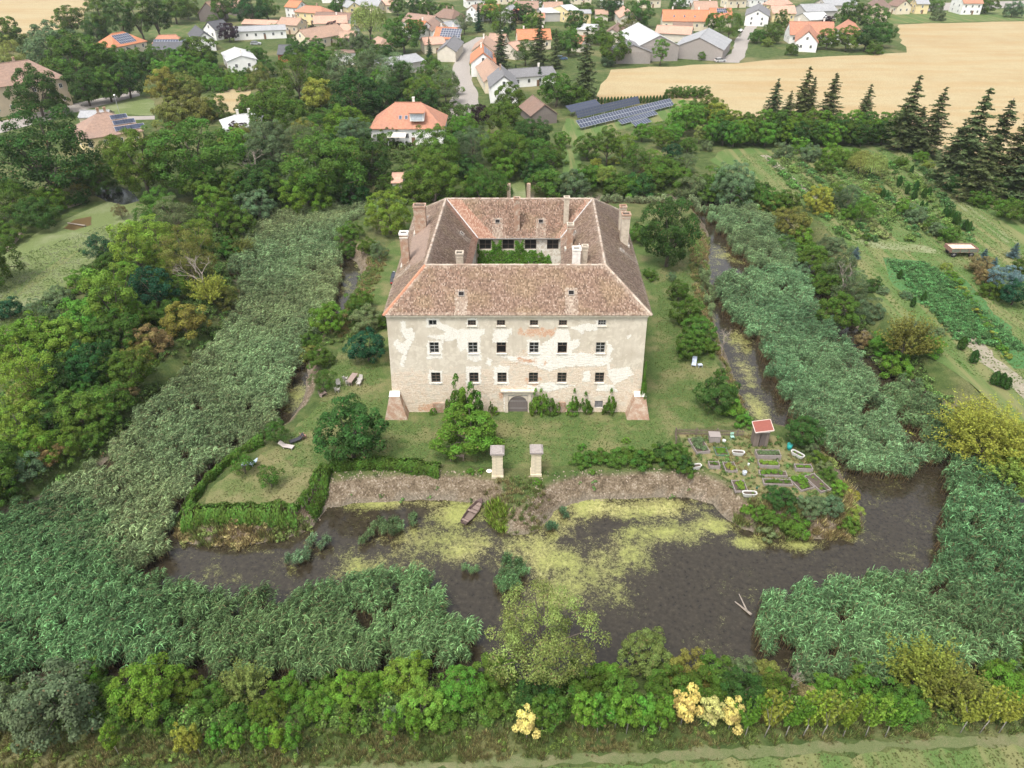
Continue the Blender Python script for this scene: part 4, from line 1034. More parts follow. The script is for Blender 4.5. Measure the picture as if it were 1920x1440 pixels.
COLS = {'walnut': (0.046, 0.096, 0.025), 'mid': (0.082, 0.144, 0.028), 'fresh': (0.118, 0.215, 0.036), 'lime': (0.165, 0.250, 0.045), 'olive': (0.170, 0.180, 0.050), 'silver': (0.135, 0.180, 0.095), 'sage': (0.128, 0.180, 0.085),
    'deep': (0.026, 0.082, 0.036), 'spruce': (0.108, 0.135, 0.055), 'purple': (0.034, 0.018, 0.024), 'yellow': (0.58, 0.52, 0.20), 'russet': (0.210, 0.160, 0.075), 'blue': (0.13, 0.19, 0.18), 'thujac': (0.040, 0.090, 0.020), 'gold': (0.235, 0.260, 0.055), 'willow': (0.24, 0.29, 0.09), 'pollen': (0.185, 0.245, 0.080), 'hedgec': (0.096, 0.172, 0.036)}
WORDS = {'pollen': 'light yellowish-green', 'walnut': 'dark green', 'mid': 'green', 'fresh': 'fresh green', 'lime': 'bright yellow-green', 'olive': 'olive-brown', 'silver': 'silvery grey-green', 'sage': 'dull grey-green', 'deep': 'deep bluish-green', 'spruce': 'dark', 'purple': 'dark purple',
    'yellow': 'pale yellow', 'russet': 'reddish-brown', 'blue': 'blue-grey', 'thujac': 'dark green', 'gold': 'golden green', 'willow': 'pale yellow-green'}
ZCS = {'round': 1.0, 'oval': 1.65, 'bush': .60, 'airy': 1.25, 'spray': .95, 'sapling': 2.3, 'whip': 2.3, 'weeping': 1.0, 'conifer': 2.1, 'thuja': 2.4}
NAMES = {'round': 'tree', 'oval': 'tree', 'bush': 'bush', 'airy': 'tree', 'spray': 'tree', 'sapling': 'sapling', 'whip': 'sapling', 'weeping': 'willow_tree', 'conifer': 'conifer_tree', 'thuja': 'columnar_conifer'}
KWORD = {'round': 'round-crowned tree', 'oval': 'tall leafy tree', 'bush': 'bush', 'airy': 'loose-crowned tree', 'spray': 'feathery-branched tree', 'sapling': 'young staked tree', 'whip': 'young fan-shaped tree', 'weeping': 'weeping willow', 'conifer': 'conifer', 'thuja': 'columnar conifer'}
TREES = []
def place_tree(X, Y, R, kind, col, where, sz=1.0, jit=.10, label=None, z=None):
    size = 'S' if R < 1.35 else ('M' if (R < 4.0 or Y > 190) else 'L')
    if (kind, size) not in PROTO: size = 'M' if (kind, 'M') in PROTO else 'S'
    pr = PROTO[(kind, size)]; cm, tm = pr[int(rng.integers(len(pr)))]
    zb = hz(X, Y) if z is None else z
    zb = max(zb, WZ)
    rz = rng.uniform(0, 2 * PI) if kind != 'whip' else rng.normal(0, .25)
    root = empty(NAMES[kind], (X, Y, zb), rz)
    c = COLS[col]; v = 1 + rng.normal(0, jit); hue = rng.normal(0, .04)
    R *= {'round': 1.08, 'bush': 1.10, 'oval': 1.05, 'airy': 1.05}.get(kind, 1.0); co = (max(0, c[0] * v * (1 + hue * 2)), c[1] * v, max(0, c[2] * v * (1 - hue)), 1)
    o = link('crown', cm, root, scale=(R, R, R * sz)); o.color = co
    t = link('trunk', tm, root, scale=(R, R, R * sz))
    TREES.append([root, kind, col, where, proj((X, Y, 1))[0], label, Y])
    return root
def T(px, py, w, kind, col, where, sz=1.0, label=None, z=None):
    """crown centre and crown width as seen in the photograph"""
    R = w / FPX * 60 / 2; zb = 0
    for _ in range(4):
        c = P(px, py, zb + ZCS[kind] * R * sz)
        t = (Vector((0, 0, CAMH)) - c).dot(Vector((0, -CP, SP))); R = w / FPX * t / 2
        zb = max(hz(c.x, c.y), WZ)
    return place_tree(c.x, c.y, R, kind, col, where, sz, label=label, z=z)
def dead(px, py, hpx, where, label, k=0):
    b = P(px, py, 0); b.z = max(hz(b.x, b.y), WZ); t = (Vector((0, 0, CAMH)) - b).length; s = hpx / FPX * t / .8 / 2.6
    r = empty('dead_tree', b, rng.uniform(0, 6), label, 'dead tree'); link('trunk', DEADM[k], r, scale=(s, s, s)); return r
def scatter(polyg, n, wr, kinds, cols, where, mind=.6, sz=1.0, zc=1.5):
    """n plants inside a patch of the photograph (pixel polygon of their crowns), well spaced"""
    pg = np.array(polyg, float); x0, y0 = pg.min(0); x1, y1 = pg.max(0); got = []; tries = 0
    while len(got) < n and tries < 6000:
        tries += 1; x, y = rng.uniform(x0, x1), rng.uniform(y0, y1)
        if not inside(np.array([x]), np.array([y]), pg)[0]: continue
        w = rng.uniform(*wr)
        if any(math.hypot(x - a, (y - b) * 1.3) < mind * (w + c) / 2 for a, b, c in got): continue
        got.append((x, y, w)); T(x, y, w, kinds[int(rng.integers(len(kinds)))], cols[int(rng.integers(len(cols)))], where, sz)

# ------------------------------------------------------------------ plants: placing them
W = 'in the wood beyond the moat'
wl = 'in the grounds left of the moat'
for a in [(85, 292, 178, 'round', 'walnut', .95), (20, 385, 100, 'bush', 'mid', 1), (70, 405, 80, 'bush', 'walnut', 1), (95, 380, 60, 'bush', 'fresh', 1), (12, 440, 55, 'bush', 'mid', 1), (262, 305, 115, 'round', 'mid', 1.15), (365, 295, 160, 'round', 'mid', .9),
          (190, 330, 70, 'round', 'mid', 1), (155, 335, 70, 'bush', 'olive', 1), (215, 285, 60, 'airy', 'mid', 1), (300, 380, 60, 'bush', 'mid', 1)]:
    T(*a[:5], wl, a[5])
wv = 'along the village road'
for a in [(65, 172, 82, 'round', 'walnut', 1.1), (108, 195, 36, 'round', 'mid', 1.1), (10, 62, 60, 'round', 'mid', 1), (18, 98, 50, 'airy', 'willow', 1), (132, 38, 58, 'round', 'mid', .9), (190, 25, 55, 'oval', 'mid', 1), (222, 38, 52, 'oval', 'walnut', 1),
          (258, 25, 60, 'oval', 'mid', 1), (292, 30, 52, 'oval', 'walnut', 1), (325, 14, 55, 'round', 'mid', 1), (350, 20, 50, 'bush', 'mid', 1), (180, 60, 50, 'bush', 'walnut', 1), (95, 92, 90, 'round', 'sage', 1), (140, 115, 100, 'round', 'mid', 1), (190, 118, 70, 'round', 'mid', 1), (158, 163, 62, 'round', 'walnut', 1.1), (200, 158, 58, 'round', 'mid', 1.1),
          (236, 150, 60, 'round', 'walnut', 1.1), (222, 120, 60, 'round', 'mid', 1), (258, 118, 42, 'bush', 'mid', 1), (288, 108, 40, 'round', 'mid', 1), (308, 162, 60, 'oval', 'olive', .9), (345, 170, 66, 'round', 'olive', 1), (372, 210, 60, 'bush', 'olive', 1), (325, 215, 70, 'bush', 'olive', 1),
          (400, 205, 50, 'bush', 'mid', 1), (372, 98, 66, 'round', 'mid', .9), (385, 130, 50, 'bush', 'fresh', 1), (345, 120, 50, 'bush', 'fresh', 1), (486, 150, 42, 'oval', 'olive', 1.1), (400, 38, 20, 'round', 'mid', 1)]:
    T(*a[:5], wv, a[5])
for i, x in enumerate(range(312, 476, 20)): T(x, 160 - (x - 312) * .04 + (i % 2) * 5, 27, 'bush', 'fresh', 'in the orchard by the stubble patch', 1.3)
for i, x in enumerate(range(340, 470, 24)): T(x, 142, 25, 'bush', 'mid', 'in the orchard by the stubble patch', 1.3)
for x, y, w in ((428, 60, 34), (588, 60, 24), (625, 53, 26), (903, 214, 34), (445, 246, 36), (968, 30, 26), (1552, 40, 22)): T(x, y, w, 'round', 'purple', 'among the village houses')
for a in [(510, 215, 90, 'round', 'mid'), (556, 140, 80, 'airy', 'mid'), (598, 178, 62, 'round', 'gold'), (668, 178, 88, 'round', 'walnut'), (640, 128, 66, 'airy', 'sage'), (700, 122, 62, 'airy', 'sage'), (745, 135, 70, 'airy', 'sage'), (715, 186, 60, 'round', 'walnut'), (752, 150, 50, 'oval', 'walnut'),
          (790, 172, 58, 'round', 'mid'), (835, 158, 58, 'airy', 'sage'), (450, 268, 66, 'bush', 'olive'), (505, 275, 90, 'round', 'sage'), (560, 262, 84, 'airy', 'sage'), (600, 300, 140, 'round', 'mid'), (690, 300, 84, 'round', 'walnut'), (645, 232, 70, 'round', 'fresh'), (570, 345, 84, 'round', 'fresh'),
          (628, 352, 70, 'round', 'mid'), (470, 348, 70, 'round', 'walnut'), (520, 180, 66, 'round', 'mid'), (550, 215, 60, 'bush', 'mid'), (820, 285, 92, 'round', 'mid'), (812, 340, 100, 'round', 'mid'), (885, 270, 66, 'airy', 'sage'), (900, 345, 62, 'airy', 'mid'), (870, 235, 50, 'bush', 'fresh'), (740, 345, 44, 'bush', 'mid'), (728, 335, 34, 'round', 'mid'), (725, 262, 40, 'bush', 'mid'),
          (956, 182, 52, 'round', 'mid'), (945, 222, 66, 'round', 'mid'), (950, 285, 84, 'round', 'mid'), (1003, 252, 62, 'round', 'walnut'), (1000, 295, 74, 'round', 'mid'), (1030, 345, 60, 'round', 'mid'), (930, 330, 60, 'airy', 'mid'), (1043, 168, 62, 'round', 'mid'), (1082, 182, 48, 'bush', 'mid'), (700, 250, 36, 'bush', 'fresh'),
          (480, 205, 60, 'bush', 'mid'), (600, 235, 60, 'bush', 'mid'), (500, 130, 40, 'bush', 'mid'), (635, 330, 50, 'bush', 'fresh'), (1055, 262, 30, 'round', 'fresh'), (660, 345, 60, 'round', 'walnut'), (770, 345, 50, 'bush', 'mid'), (1100, 330, 40, 'bush', 'mid')]:
    T(*a, W)
for px, py, w, c in ((939, 88, 38, 'spruce'), (1012, 78, 42, 'spruce'), (1098, 128, 58, 'spruce'), (1042, 95, 30, 'spruce'), (805, 92, 17, 'deep'), (897, 35, 22, 'deep'), (967, 140, 15, 'deep'), (1012, 142, 16, 'thujac')): T(px, py, w, 'conifer', c, 'beside the village houses')
for a in [(692, 42, 68, 'weeping', 'willow'), (756, 64, 66, 'round', 'mid'), (783, 55, 34, 'round', 'mid'), (985, 95, 42, 'airy', 'mid'), (870, 40, 36, 'airy', 'sage'), (945, 30, 40, 'airy', 'mid'), (920, 20, 40, 'round', 'fresh'), (985, 25, 36, 'round', 'walnut'), (1000, 45, 40, 'bush', 'fresh'), (1068, 80, 46, 'round', 'mid'), (1150, 90, 60, 'round', 'mid'), (1120, 70, 40, 'bush', 'mid'),
          (1200, 25, 50, 'round', 'mid'), (1180, 55, 40, 'airy', 'olive'), (1150, 15, 40, 'round', 'walnut'), (1240, 95, 32, 'oval', 'fresh'), (1318, 105, 22, 'bush', 'fresh'), (1270, 10, 32, 'round', 'mid'), (1340, 42, 36, 'round', 'mid'), (1370, 45, 46, 'airy', 'mid'), (1420, 70, 34, 'bush', 'mid'), (1450, 62, 36, 'round', 'mid'), (1465, 40, 30, 'oval', 'mid'), (1440, 80, 22, 'bush', 'gold'),
          (1552, 72, 38, 'round', 'mid'), (1590, 72, 44, 'round', 'mid'), (1625, 72, 44, 'round', 'walnut'), (1655, 65, 44, 'round', 'mid'), (1598, 28, 52, 'round', 'mid'), (1640, 35, 46, 'round', 'mid'), (1520, 82, 30, 'bush', 'mid'), (420, 12, 50, 'round', 'mid'), (470, 18, 60, 'round', 'walnut'), (500, 15, 40, 'round', 'mid'), (635, 10, 30, 'round', 'mid'), (660, 14, 26, 'bush', 'mid'), (745, 12, 30, 'round', 'mid'),
          (800, 15, 34, 'round', 'mid'), (835, 20, 30, 'round', 'mid'), (775, 8, 30, 'round', 'walnut'), (1020, 5, 36, 'round', 'mid'), (1080, 40, 40, 'round', 'mid'), (1100, 20, 30, 'round', 'mid'), (1060, 12, 30, 'bush', 'walnut'), (590, 92, 44, 'bush', 'mid'), (560, 100, 40, 'bush', 'mid'), (685, 88, 42, 'round', 'mid'), (720, 100, 36, 'bush', 'mid'), (640, 85, 30, 'bush', 'mid'), (480, 105, 40, 'bush', 'mid'),
          (510, 60, 26, 'bush', 'fresh'), (555, 78, 30, 'bush', 'mid'), (860, 75, 20, 'bush', 'mid'), (1215, 100, 26, 'bush', 'mid'), (1140, 115, 30, 'bush', 'sage'), (1030, 165, 30, 'bush', 'mid'), (1850, 12, 40, 'bush', 'mid'), (1900, 20, 36, 'bush', 'sage'), (1755, 12, 30, 'bush', 'mid'), (1760, 30, 26, 'bush', 'sage'), (1640, 92, 30, 'bush', 'mid'), (1485, 95, 26, 'bush', 'mid')]:
    T(*a, 'among the village houses')
# right side beyond the moat
for i, x in enumerate(np.linspace(1122, 1250, 22)): T(x, 189 - (x - 1122) * .03, 7.5, 'thuja', 'thujac', 'in the row behind the solar panels', .8)
for i, x in enumerate(range(1256, 1332, 13)): T(x, 176 - (i % 2) * 3, 24, 'bush', 'mid', 'at the edge of the wheat field')
for px, py, w, sz in ((1452, 192, 38, 1), (1508, 182, 46, 1.05), (1522, 180, 26, 1.2), (1558, 190, 46, 1), (1624, 200, 36, 1), (1478, 205, 30, 1), (1704, 218, 62, 1.05), (1752, 235, 58, 1.05), (1822, 268, 88, 1.0), (1868, 275, 74, 1.05), (1905, 290, 74, 1.0), (1790, 290, 60, .9), (1845, 320, 74, .8), (1945, 300, 80, 1), (1720, 245, 50, .8)):
    T(px, py, w * 1.22, 'conifer', 'spruce', 'along the edge of the wheat field', sz * .74)
hr = 'in the tall hedge before the wheat field'
for i, x in enumerate(range(1338, 1690, 20)): T(x, 246 + (i % 3) * 3, 44, 'round', ['fresh', 'mid', 'walnut', 'fresh'][(i * 7 // 3) % 4] if x < 1470 else ['walnut', 'mid', 'walnut', 'fresh'][i % 4], hr, 1.05)
for i, x in enumerate(range(1350, 1700, 28)): T(x, 228 + (i % 3) * 3, 40, 'oval', 'fresh' if i % 2 else 'mid', hr, .9)
gr = 'in the thicket below the solar panels'
for a in [(1102, 275, 48, 'round', 'mid'), (1140, 270, 48, 'oval', 'mid'), (1170, 278, 50, 'airy', 'fresh'), (1205, 248, 34, 'round', 'fresh'), (1190, 295, 50, 'airy', 'mid'), (1245, 262, 34, 'round', 'mid'), (1262, 285, 34, 'round', 'deep'), (1290, 272, 30, 'round', 'mid'), (1283, 222, 62, 'round', 'fresh'), (1235, 245, 30, 'bush', 'fresh'),
          (1265, 250, 34, 'round', 'fresh'), (1300, 215, 50, 'round', 'mid'), (1330, 205, 50, 'round', 'mid'), (1345, 215, 46, 'round', 'gold'), (1312, 250, 24, 'oval', 'willow'), (1220, 300, 40, 'airy', 'fresh'), (1250, 310, 40, 'round', 'mid'), (1118, 305, 22, 'bush', 'gold'), (1150, 303, 20, 'bush', 'gold'), (1285, 310, 44, 'airy', 'sage'), (1325, 275, 24, 'bush', 'sage'),
          (1075, 340, 60, 'round', 'sage'), (1100, 350, 46, 'bush', 'fresh'), (1130, 348, 50, 'bush', 'gold'), (1160, 335, 60, 'bush', 'mid'), (1200, 335, 60, 'bush', 'walnut'), (1180, 355, 50, 'bush', 'fresh'), (1230, 345, 56, 'bush', 'mid'), (1265, 345, 60, 'bush', 'mid'), (1300, 345, 60, 'bush', 'sage'), (1330, 345, 50, 'bush', 'mid'), (1380, 325, 80, 'round', 'sage'),
          (1345, 355, 50, 'bush', 'mid'), (1420, 350, 60, 'bush', 'mid'), (1450, 360, 56, 'bush', 'mid'), (1400, 368, 50, 'bush', 'fresh'), (1440, 385, 40, 'bush', 'olive'), (1215, 318, 30, 'bush', 'russet'), (1470, 385, 50, 'bush', 'mid'), (1485, 420, 66, 'round', 'olive'), (1500, 450, 50, 'bush', 'fresh'), (1475, 465, 40, 'bush', 'mid'), (1520, 480, 60, 'bush', 'mid'), (1555, 505, 60, 'bush', 'mid'),
          (1580, 495, 60, 'airy', 'sage'), (1600, 540, 60, 'airy', 'sage'), (1545, 535, 60, 'bush', 'mid'), (1575, 585, 72, 'round', 'mid'), (1560, 460, 46, 'bush', 'sage'), (1640, 535, 30, 'bush', 'walnut'), (1500, 510, 40, 'bush', 'sage'), (1630, 590, 50, 'bush', 'sage'), (1700, 650, 100, 'spray', 'olive'), (1655, 650, 50, 'bush', 'fresh'), (1745, 650, 50, 'bush', 'fresh'), (1680, 690, 60, 'bush', 'fresh'), (1720, 620, 50, 'bush', 'sage'), (1620, 640, 36, 'bush', 'russet')]:
    T(*a, gr if a[1] < 400 else 'on the outer bank right of the moat')
T(1534, 372, 48, 'round', 'gold', 'in the garden field'); T(1545, 392, 36, 'bush', 'gold', 'in the garden field')
gf = 'in the garden field'
for a in [(1560, 292, 46, 'bush', 'fresh'), (1590, 300, 50, 'bush', 'mid'), (1615, 305, 46, 'weeping', 'willow'), (1640, 310, 46, 'weeping', 'willow'), (1545, 315, 36, 'bush', 'mid'), (1690, 305, 26, 'bush', 'mid'), (1727, 295, 28, 'bush', 'fresh'), (1742, 310, 22, 'bush', 'gold'), (1645, 358, 20, 'bush', 'olive'), (1590, 370, 50, 'airy', 'sage'), (1570, 360, 40, 'airy', 'mid'), (1620, 390, 44, 'airy', 'fresh'),
          (1590, 402, 30, 'bush', 'fresh'), (1720, 405, 40, 'bush', 'sage'), (1745, 425, 30, 'bush', 'mid'), (1780, 440, 40, 'bush', 'mid'), (1760, 432, 36, 'bush', 'sage'), (1610, 425, 16, 'bush', 'walnut'), (1625, 445, 18, 'bush', 'mid'), (1520, 290, 40, 'bush', 'sage'), (1500, 275, 36, 'bush', 'fresh'), (1470, 285, 36, 'bush', 'sage'), (1700, 390, 40, 'bush', 'fresh'), (1880, 385, 30, 'bush', 'fresh'), (1900, 395, 60, 'bush', 'mid'),
          (1870, 350, 46, 'bush', 'mid'), (1840, 375, 40, 'bush', 'mid'), (1800, 350, 46, 'bush', 'walnut'), (1910, 360, 40, 'bush', 'mid'), (1850, 520, 40, 'bush', 'russet'), (1885, 525, 56, 'round', 'blue'), (1840, 500, 44, 'bush', 'russet'), (1905, 550, 50, 'round', 'deep'), (1860, 545, 40, 'bush', 'mid'), (1915, 500, 36, 'bush', 'mid')]:
    T(*a, gf)
for x, y, w in ((1845, 480, 22), (1903, 470, 24), (1866, 490, 14), (1605, 475, 20), (1900, 515, 18)): T(x, y, w, 'conifer', 'blue', gf, .55)
for x, y, w in ((1687, 340, 9), (1702, 355, 8), (1718, 350, 10), (1715, 365, 9), (1733, 362, 9), (1742, 360, 9), (1656, 362, 8), (1664, 368, 7), (1729, 382, 6), (1737, 385, 6), (1773, 397, 9), (1779, 401, 9), (1785, 404, 9), (1791, 408, 9), (1797, 412, 9), (1811, 421, 9), (1818, 425, 9), (1688, 514, 8), (1713, 566, 9), (1733, 556, 9), (1806, 643, 15), (1828, 668, 15), (1868, 708, 16), (1880, 712, 16), (1890, 718, 14), (1710, 318, 7)):
    T(x, y, w * 1.3, 'thuja', 'thujac', gf, .8 if w < 12 else .62)
for i in range(13): T(1775 + i * 9.5, 500 + i * 14, 20, 'bush', 'fresh' if i % 3 else 'gold', 'in the bushy row beside the crop field', .7)
for i, (x, y) in enumerate([(1700, 555), (1655, 545), (1760, 622), (1850, 610), (1600, 470)]): T(x, y, 22, 'bush', 'sage', gf, .7)
T(1855, 815, 175, 'spray', 'gold', 'on the outer bank right of the moat', .75, label='large golden-green feathery tree on the outer bank at the right edge')
T(1905, 890, 120, 'spray', 'gold', 'on the outer bank right of the moat', .75)
# wood left of the moat
lw = 'in the tree belt along the left reeds'
for a in [(250, 468, 84, 'oval', 'lime'), (290, 440, 76, 'airy', 'lime'), (350, 478, 100, 'airy', 'olive'), (285, 542, 84, 'round', 'deep'), (392, 545, 70, 'spray', 'gold'), (205, 560, 100, 'oval', 'lime'), (160, 600, 90, 'round', 'fresh'), (220, 622, 84, 'round', 'mid'), (120, 640, 90, 'round', 'lime'), (60, 640, 100, 'round', 'fresh'),
          (50, 700, 100, 'airy', 'lime'), (42, 735, 42, 'round', 'yellow'), (120, 700, 84, 'bush', 'walnut'), (170, 680, 84, 'round', 'walnut'), (245, 690, 80, 'round', 'mid'), (285, 640, 66, 'bush', 'russet'), (345, 605, 78, 'bush', 'olive'), (265, 660, 56, 'bush', 'olive'), (420, 560, 50, 'bush', 'olive'), (205, 750, 80, 'bush', 'mid'), (150, 775, 90, 'bush', 'mid'),
          (95, 790, 70, 'bush', 'walnut'), (30, 790, 90, 'round', 'lime'), (70, 840, 80, 'bush', 'fresh'), (125, 835, 60, 'bush', 'mid'), (25, 870, 70, 'bush', 'mid'), (55, 900, 70, 'bush', 'sage'), (182, 462, 50, 'airy', 'deep'), (205, 500, 56, 'round', 'mid'), (325, 400, 66, 'airy', 'sage'), (398, 385, 60, 'oval', 'fresh'), (375, 345, 70, 'round', 'mid'), (436, 350, 60, 'round', 'mid'),
          (480, 388, 66, 'round', 'sage'), (445, 418, 60, 'round', 'mid'), (430, 470, 56, 'bush', 'mid'), (455, 465, 50, 'spray', 'olive'), (330, 540, 56, 'round', 'mid'), (250, 590, 60, 'round', 'fresh'), (310, 590, 60, 'bush', 'mid'), (75, 590, 56, 'airy', 'sage'), (15, 580, 50, 'bush', 'deep'), (110, 560, 50, 'bush', 'sage'), (180, 625, 50, 'round', 'lime'), (200, 690, 60, 'round', 'mid'), (95, 745, 60, 'bush', 'mid'),
          (240, 735, 40, 'bush', 'russet'), (155, 720, 50, 'bush', 'mid'), (5, 660, 60, 'round', 'lime'), (175, 830, 46, 'bush', 'mid'), (150, 530, 50, 'bush', 'fresh'), (240, 520, 50, 'oval', 'fresh'), (300, 500, 50, 'round', 'lime'), (370, 440, 60, 'airy', 'lime'), (270, 410, 46, 'airy', 'mid'), (225, 395, 26, 'airy', 'russet'), (425, 395, 50, 'bush', 'mid'), (500, 350, 56, 'round', 'mid'), (530, 380, 40, 'bush', 'walnut'), (100, 875, 50, 'bush', 'russet'), (195, 795, 60, 'bush', 'mid'), (10, 930, 60, 'bush', 'mid')]:
    T(*a, lw)
# castle island
isl = 'on the castle lawn'
T(655, 808, 122, 'round', 'walnut', isl, 1.05, label='dark green tree standing left of the front hedge corner'); T(876, 812, 122, 'round', 'fresh', isl, .68, label='broad green tree shading the wooden bench by the gate pillars')
for a in [(688, 650, 68, 'round', 'deep'), (616, 598, 62, 'round', 'fresh'), (588, 640, 50, 'bush', 'mid'), (600, 672, 50, 'bush', 'mid'), (575, 665, 40, 'bush', 'olive'), (606, 712, 46, 'airy', 'mid'), (515, 808, 46, 'airy', 'mid'), (455, 868, 44, 'airy', 'mid'), (505, 893, 46, 'airy', 'mid'), (1345, 740, 74, 'round', 'walnut'),
          (1273, 545, 40, 'round', 'mid'), (1290, 585, 58, 'round', 'mid'), (1292, 650, 50, 'round', 'mid'), (1312, 622, 60, 'round', 'mid'), (1325, 650, 44, 'bush', 'mid'), (1508, 808, 62, 'round', 'walnut'), (728, 400, 84, 'round', 'lime'), (690, 462, 38, 'bush', 'mid'), (710, 470, 34, 'airy', 'sage'), (650, 470, 40, 'bush', 'mid'), (655, 435, 46, 'bush', 'mid'), (675, 565, 50, 'bush', 'mid'), (690, 600, 60, 'bush', 'sage'),
          (670, 590, 40, 'bush', 'mid'), (715, 600, 40, 'bush', 'mid'), (1200, 440, 50, 'bush', 'mid'), (1222, 518, 22, 'bush', 'mid'), (1212, 512, 18, 'bush', 'mid'), (1260, 518, 18, 'airy', 'sage'), (1375, 770, 40, 'bush', 'fresh'), (1368, 735, 36, 'bush', 'fresh'), (1350, 700, 20, 'bush', 'mid'), (1395, 790, 30, 'bush', 'fresh')]:
    T(*a, isl, .95 if a[3] != 'oval' else .8)
T(1257, 436, 108, 'round', 'walnut', isl, 1.28, label='big dense dark chestnut tree standing at the right of the castle')
hb = 'in the hedge right of the gate pillars'
for i, x in enumerate(range(1088, 1250, 18)): T(x, 864 - (i % 3) * 4 - (x > 1150) * 2, 34 + 6 * (x > 1150), 'bush', 'mid', hb, .8)
for a in [(1265, 855, 52, 'bush', 'mid'), (1278, 885, 36, 'bush', 'walnut'), (1282, 905, 30, 'bush', 'mid'), (1245, 850, 44, 'bush', 'walnut')]: T(*a, hb)
gb = 'on the bank below the allotment garden'
for a in [(1400, 972, 26, 'bush', 'fresh'), (1425, 980, 36, 'bush', 'mid'), (1460, 955, 56, 'bush', 'walnut'), (1475, 990, 46, 'bush', 'mid'), (1495, 995, 44, 'bush', 'fresh'), (1440, 1000, 36, 'bush', 'sage'), (1520, 955, 50, 'bush', 'sage'), (1550, 975, 40, 'bush', 'sage'), (1590, 985, 36, 'bush', 'mid'), (1600, 960, 36, 'bush', 'gold'), (1575, 915, 30, 'bush', 'fresh'), (1600, 930, 30, 'bush', 'gold'),
          (1555, 890, 30, 'bush', 'mid'), (1535, 862, 34, 'bush', 'mid'), (1520, 840, 30, 'bush', 'sage'), (1545, 875, 26, 'bush', 'sage'), (1445, 985, 30, 'bush', 'mid')]: T(*a, gb, .8)
# climbers by the front wall and small plants by the gate pillars
def TW(px, py, w, kind, col, where, off=.8, sz=1.0, label=None):
    Y_ = YF - .25 - off; c = PY(px, py, Y_); R = w / FPX * 92 / 2
    return place_tree(c.x, Y_, R, kind, col, where, max(.5, .60 * c.z / (ZCS[kind] * R)) * sz, label=label)
for x, y, w in ((1004, 752, 20), (1018, 749, 18), (1032, 758, 20), (1044, 764, 14), (1072, 762, 20), (1078, 750, 14), (1098, 754, 18), (1105, 764, 14), (1140, 762, 18), (1147, 750, 16), (1207, 726, 12), (928, 768, 12), (921, 762, 9), (812, 770, 12)): TW(x, y, w, 'bush', 'fresh' if x % 3 else 'mid', 'against the castle front wall', .55)
TW(856, 746, 36, 'bush', 'mid', 'against the castle front wall', 2.2); TW(890, 746, 36, 'bush', 'mid', 'against the castle front wall', 2.2); TW(870, 755, 40, 'bush', 'fresh', 'against the castle front wall', 3.2)
for x, y, w in ((882, 884, 14), (901, 883, 12), (1174, 826, 14), (1090, 838, 16), (1008, 905, 16), (1110, 888, 12)): T(x, y, w, 'bush', 'fresh', 'near the gate pillars', .9)
# bottom edge
bt = 'along the bottom edge of the photo'
T(105, 1322, 152, 'bush', 'silver', bt, 1.25, label='big silvery grey willow bush at the lower left'); T(12, 1335, 90, 'bush', 'silver', bt, 1.2, label='silvery grey willow bush at the far lower left corner')
for a in [(168, 1265, 60, 'bush', 'fresh'), (180, 1310, 60, 'bush', 'mid'), (272, 1292, 110, 'round', 'fresh'), (335, 1290, 76, 'round', 'mid'), (390, 1315, 70, 'bush', 'mid'), (455, 1288, 92, 'spray', 'olive'), (545, 1300, 70, 'bush', 'fresh'), (500, 1335, 64, 'bush', 'mid'), (600, 1325, 64, 'bush', 'fresh'), (655, 1298, 80, 'round', 'fresh'), (605, 1290, 50, 'bush', 'mid'),
          (765, 1268, 80, 'round', 'lime'), (700, 1290, 66, 'bush', 'fresh'), (790, 1325, 84, 'round', 'lime'), (865, 1290, 84, 'round', 'fresh'), (930, 1262, 76, 'round', 'mid'), (920, 1320, 70, 'bush', 'mid'), (740, 1345, 40, 'bush', 'sage'), (840, 1350, 50, 'bush', 'mid'), (1018, 1200, 200, 'airy', 'pollen'), (1140, 1272, 60, 'bush', 'fresh'), (1212, 1228, 92, 'round', 'olive'), (1100, 1288, 80, 'bush', 'mid'),
          (1165, 1292, 70, 'bush', 'mid'), (1290, 1265, 80, 'bush', 'olive'), (1340, 1262, 76, 'bush', 'mid'), (1390, 1262, 70, 'bush', 'sage'), (1250, 1288, 70, 'bush', 'mid'), (1320, 1290, 80, 'bush', 'mid'), (1390, 1292, 80, 'bush', 'walnut'), (1450, 1295, 70, 'bush', 'mid'), (1440, 1262, 50, 'bush', 'olive'), (1500, 1300, 60, 'bush', 'russet'), (1520, 1262, 60, 'bush', 'sage'), (1560, 1300, 70, 'bush', 'fresh'),
          (1615, 1270, 66, 'bush', 'fresh'), (1640, 1300, 60, 'bush', 'fresh'), (1740, 1265, 140, 'spray', 'gold'), (1700, 1320, 80, 'bush', 'mid'), (1800, 1290, 110, 'spray', 'olive'), (1885, 1285, 90, 'bush', 'fresh'), (1915, 1240, 60, 'bush', 'mid'), (1005, 1300, 70, 'bush', 'walnut'), (1060, 1300, 60, 'bush', 'mid'), (230, 1345, 60, 'bush', 'mid'), (300, 1345, 60, 'bush', 'mid'), (440, 1345, 50, 'bush', 'mid'), (670, 1340, 60, 'bush', 'mid'), (560, 1350, 46, 'bush', 'mid')]:
    T(*a, bt, 1.0)
sr = 'in the planted row beside the grass track'
T(988, 1352, 40, 'sapling', 'yellow', sr, 1.3, label='pale yellow young tree standing apart at the start of the planted row')
T(1286, 1318, 46, 'sapling', 'yellow', sr, 1.4, label='tallest pale yellow young tree, next to the green ones'); T(1334, 1332, 42, 'sapling', 'yellow', sr, 1.2, label='middle one of the three pale yellow young trees'); T(1375, 1336, 42, 'sapling', 'yellow', sr, 1.25, label='pale yellow young tree beside the fan-shaped ones')
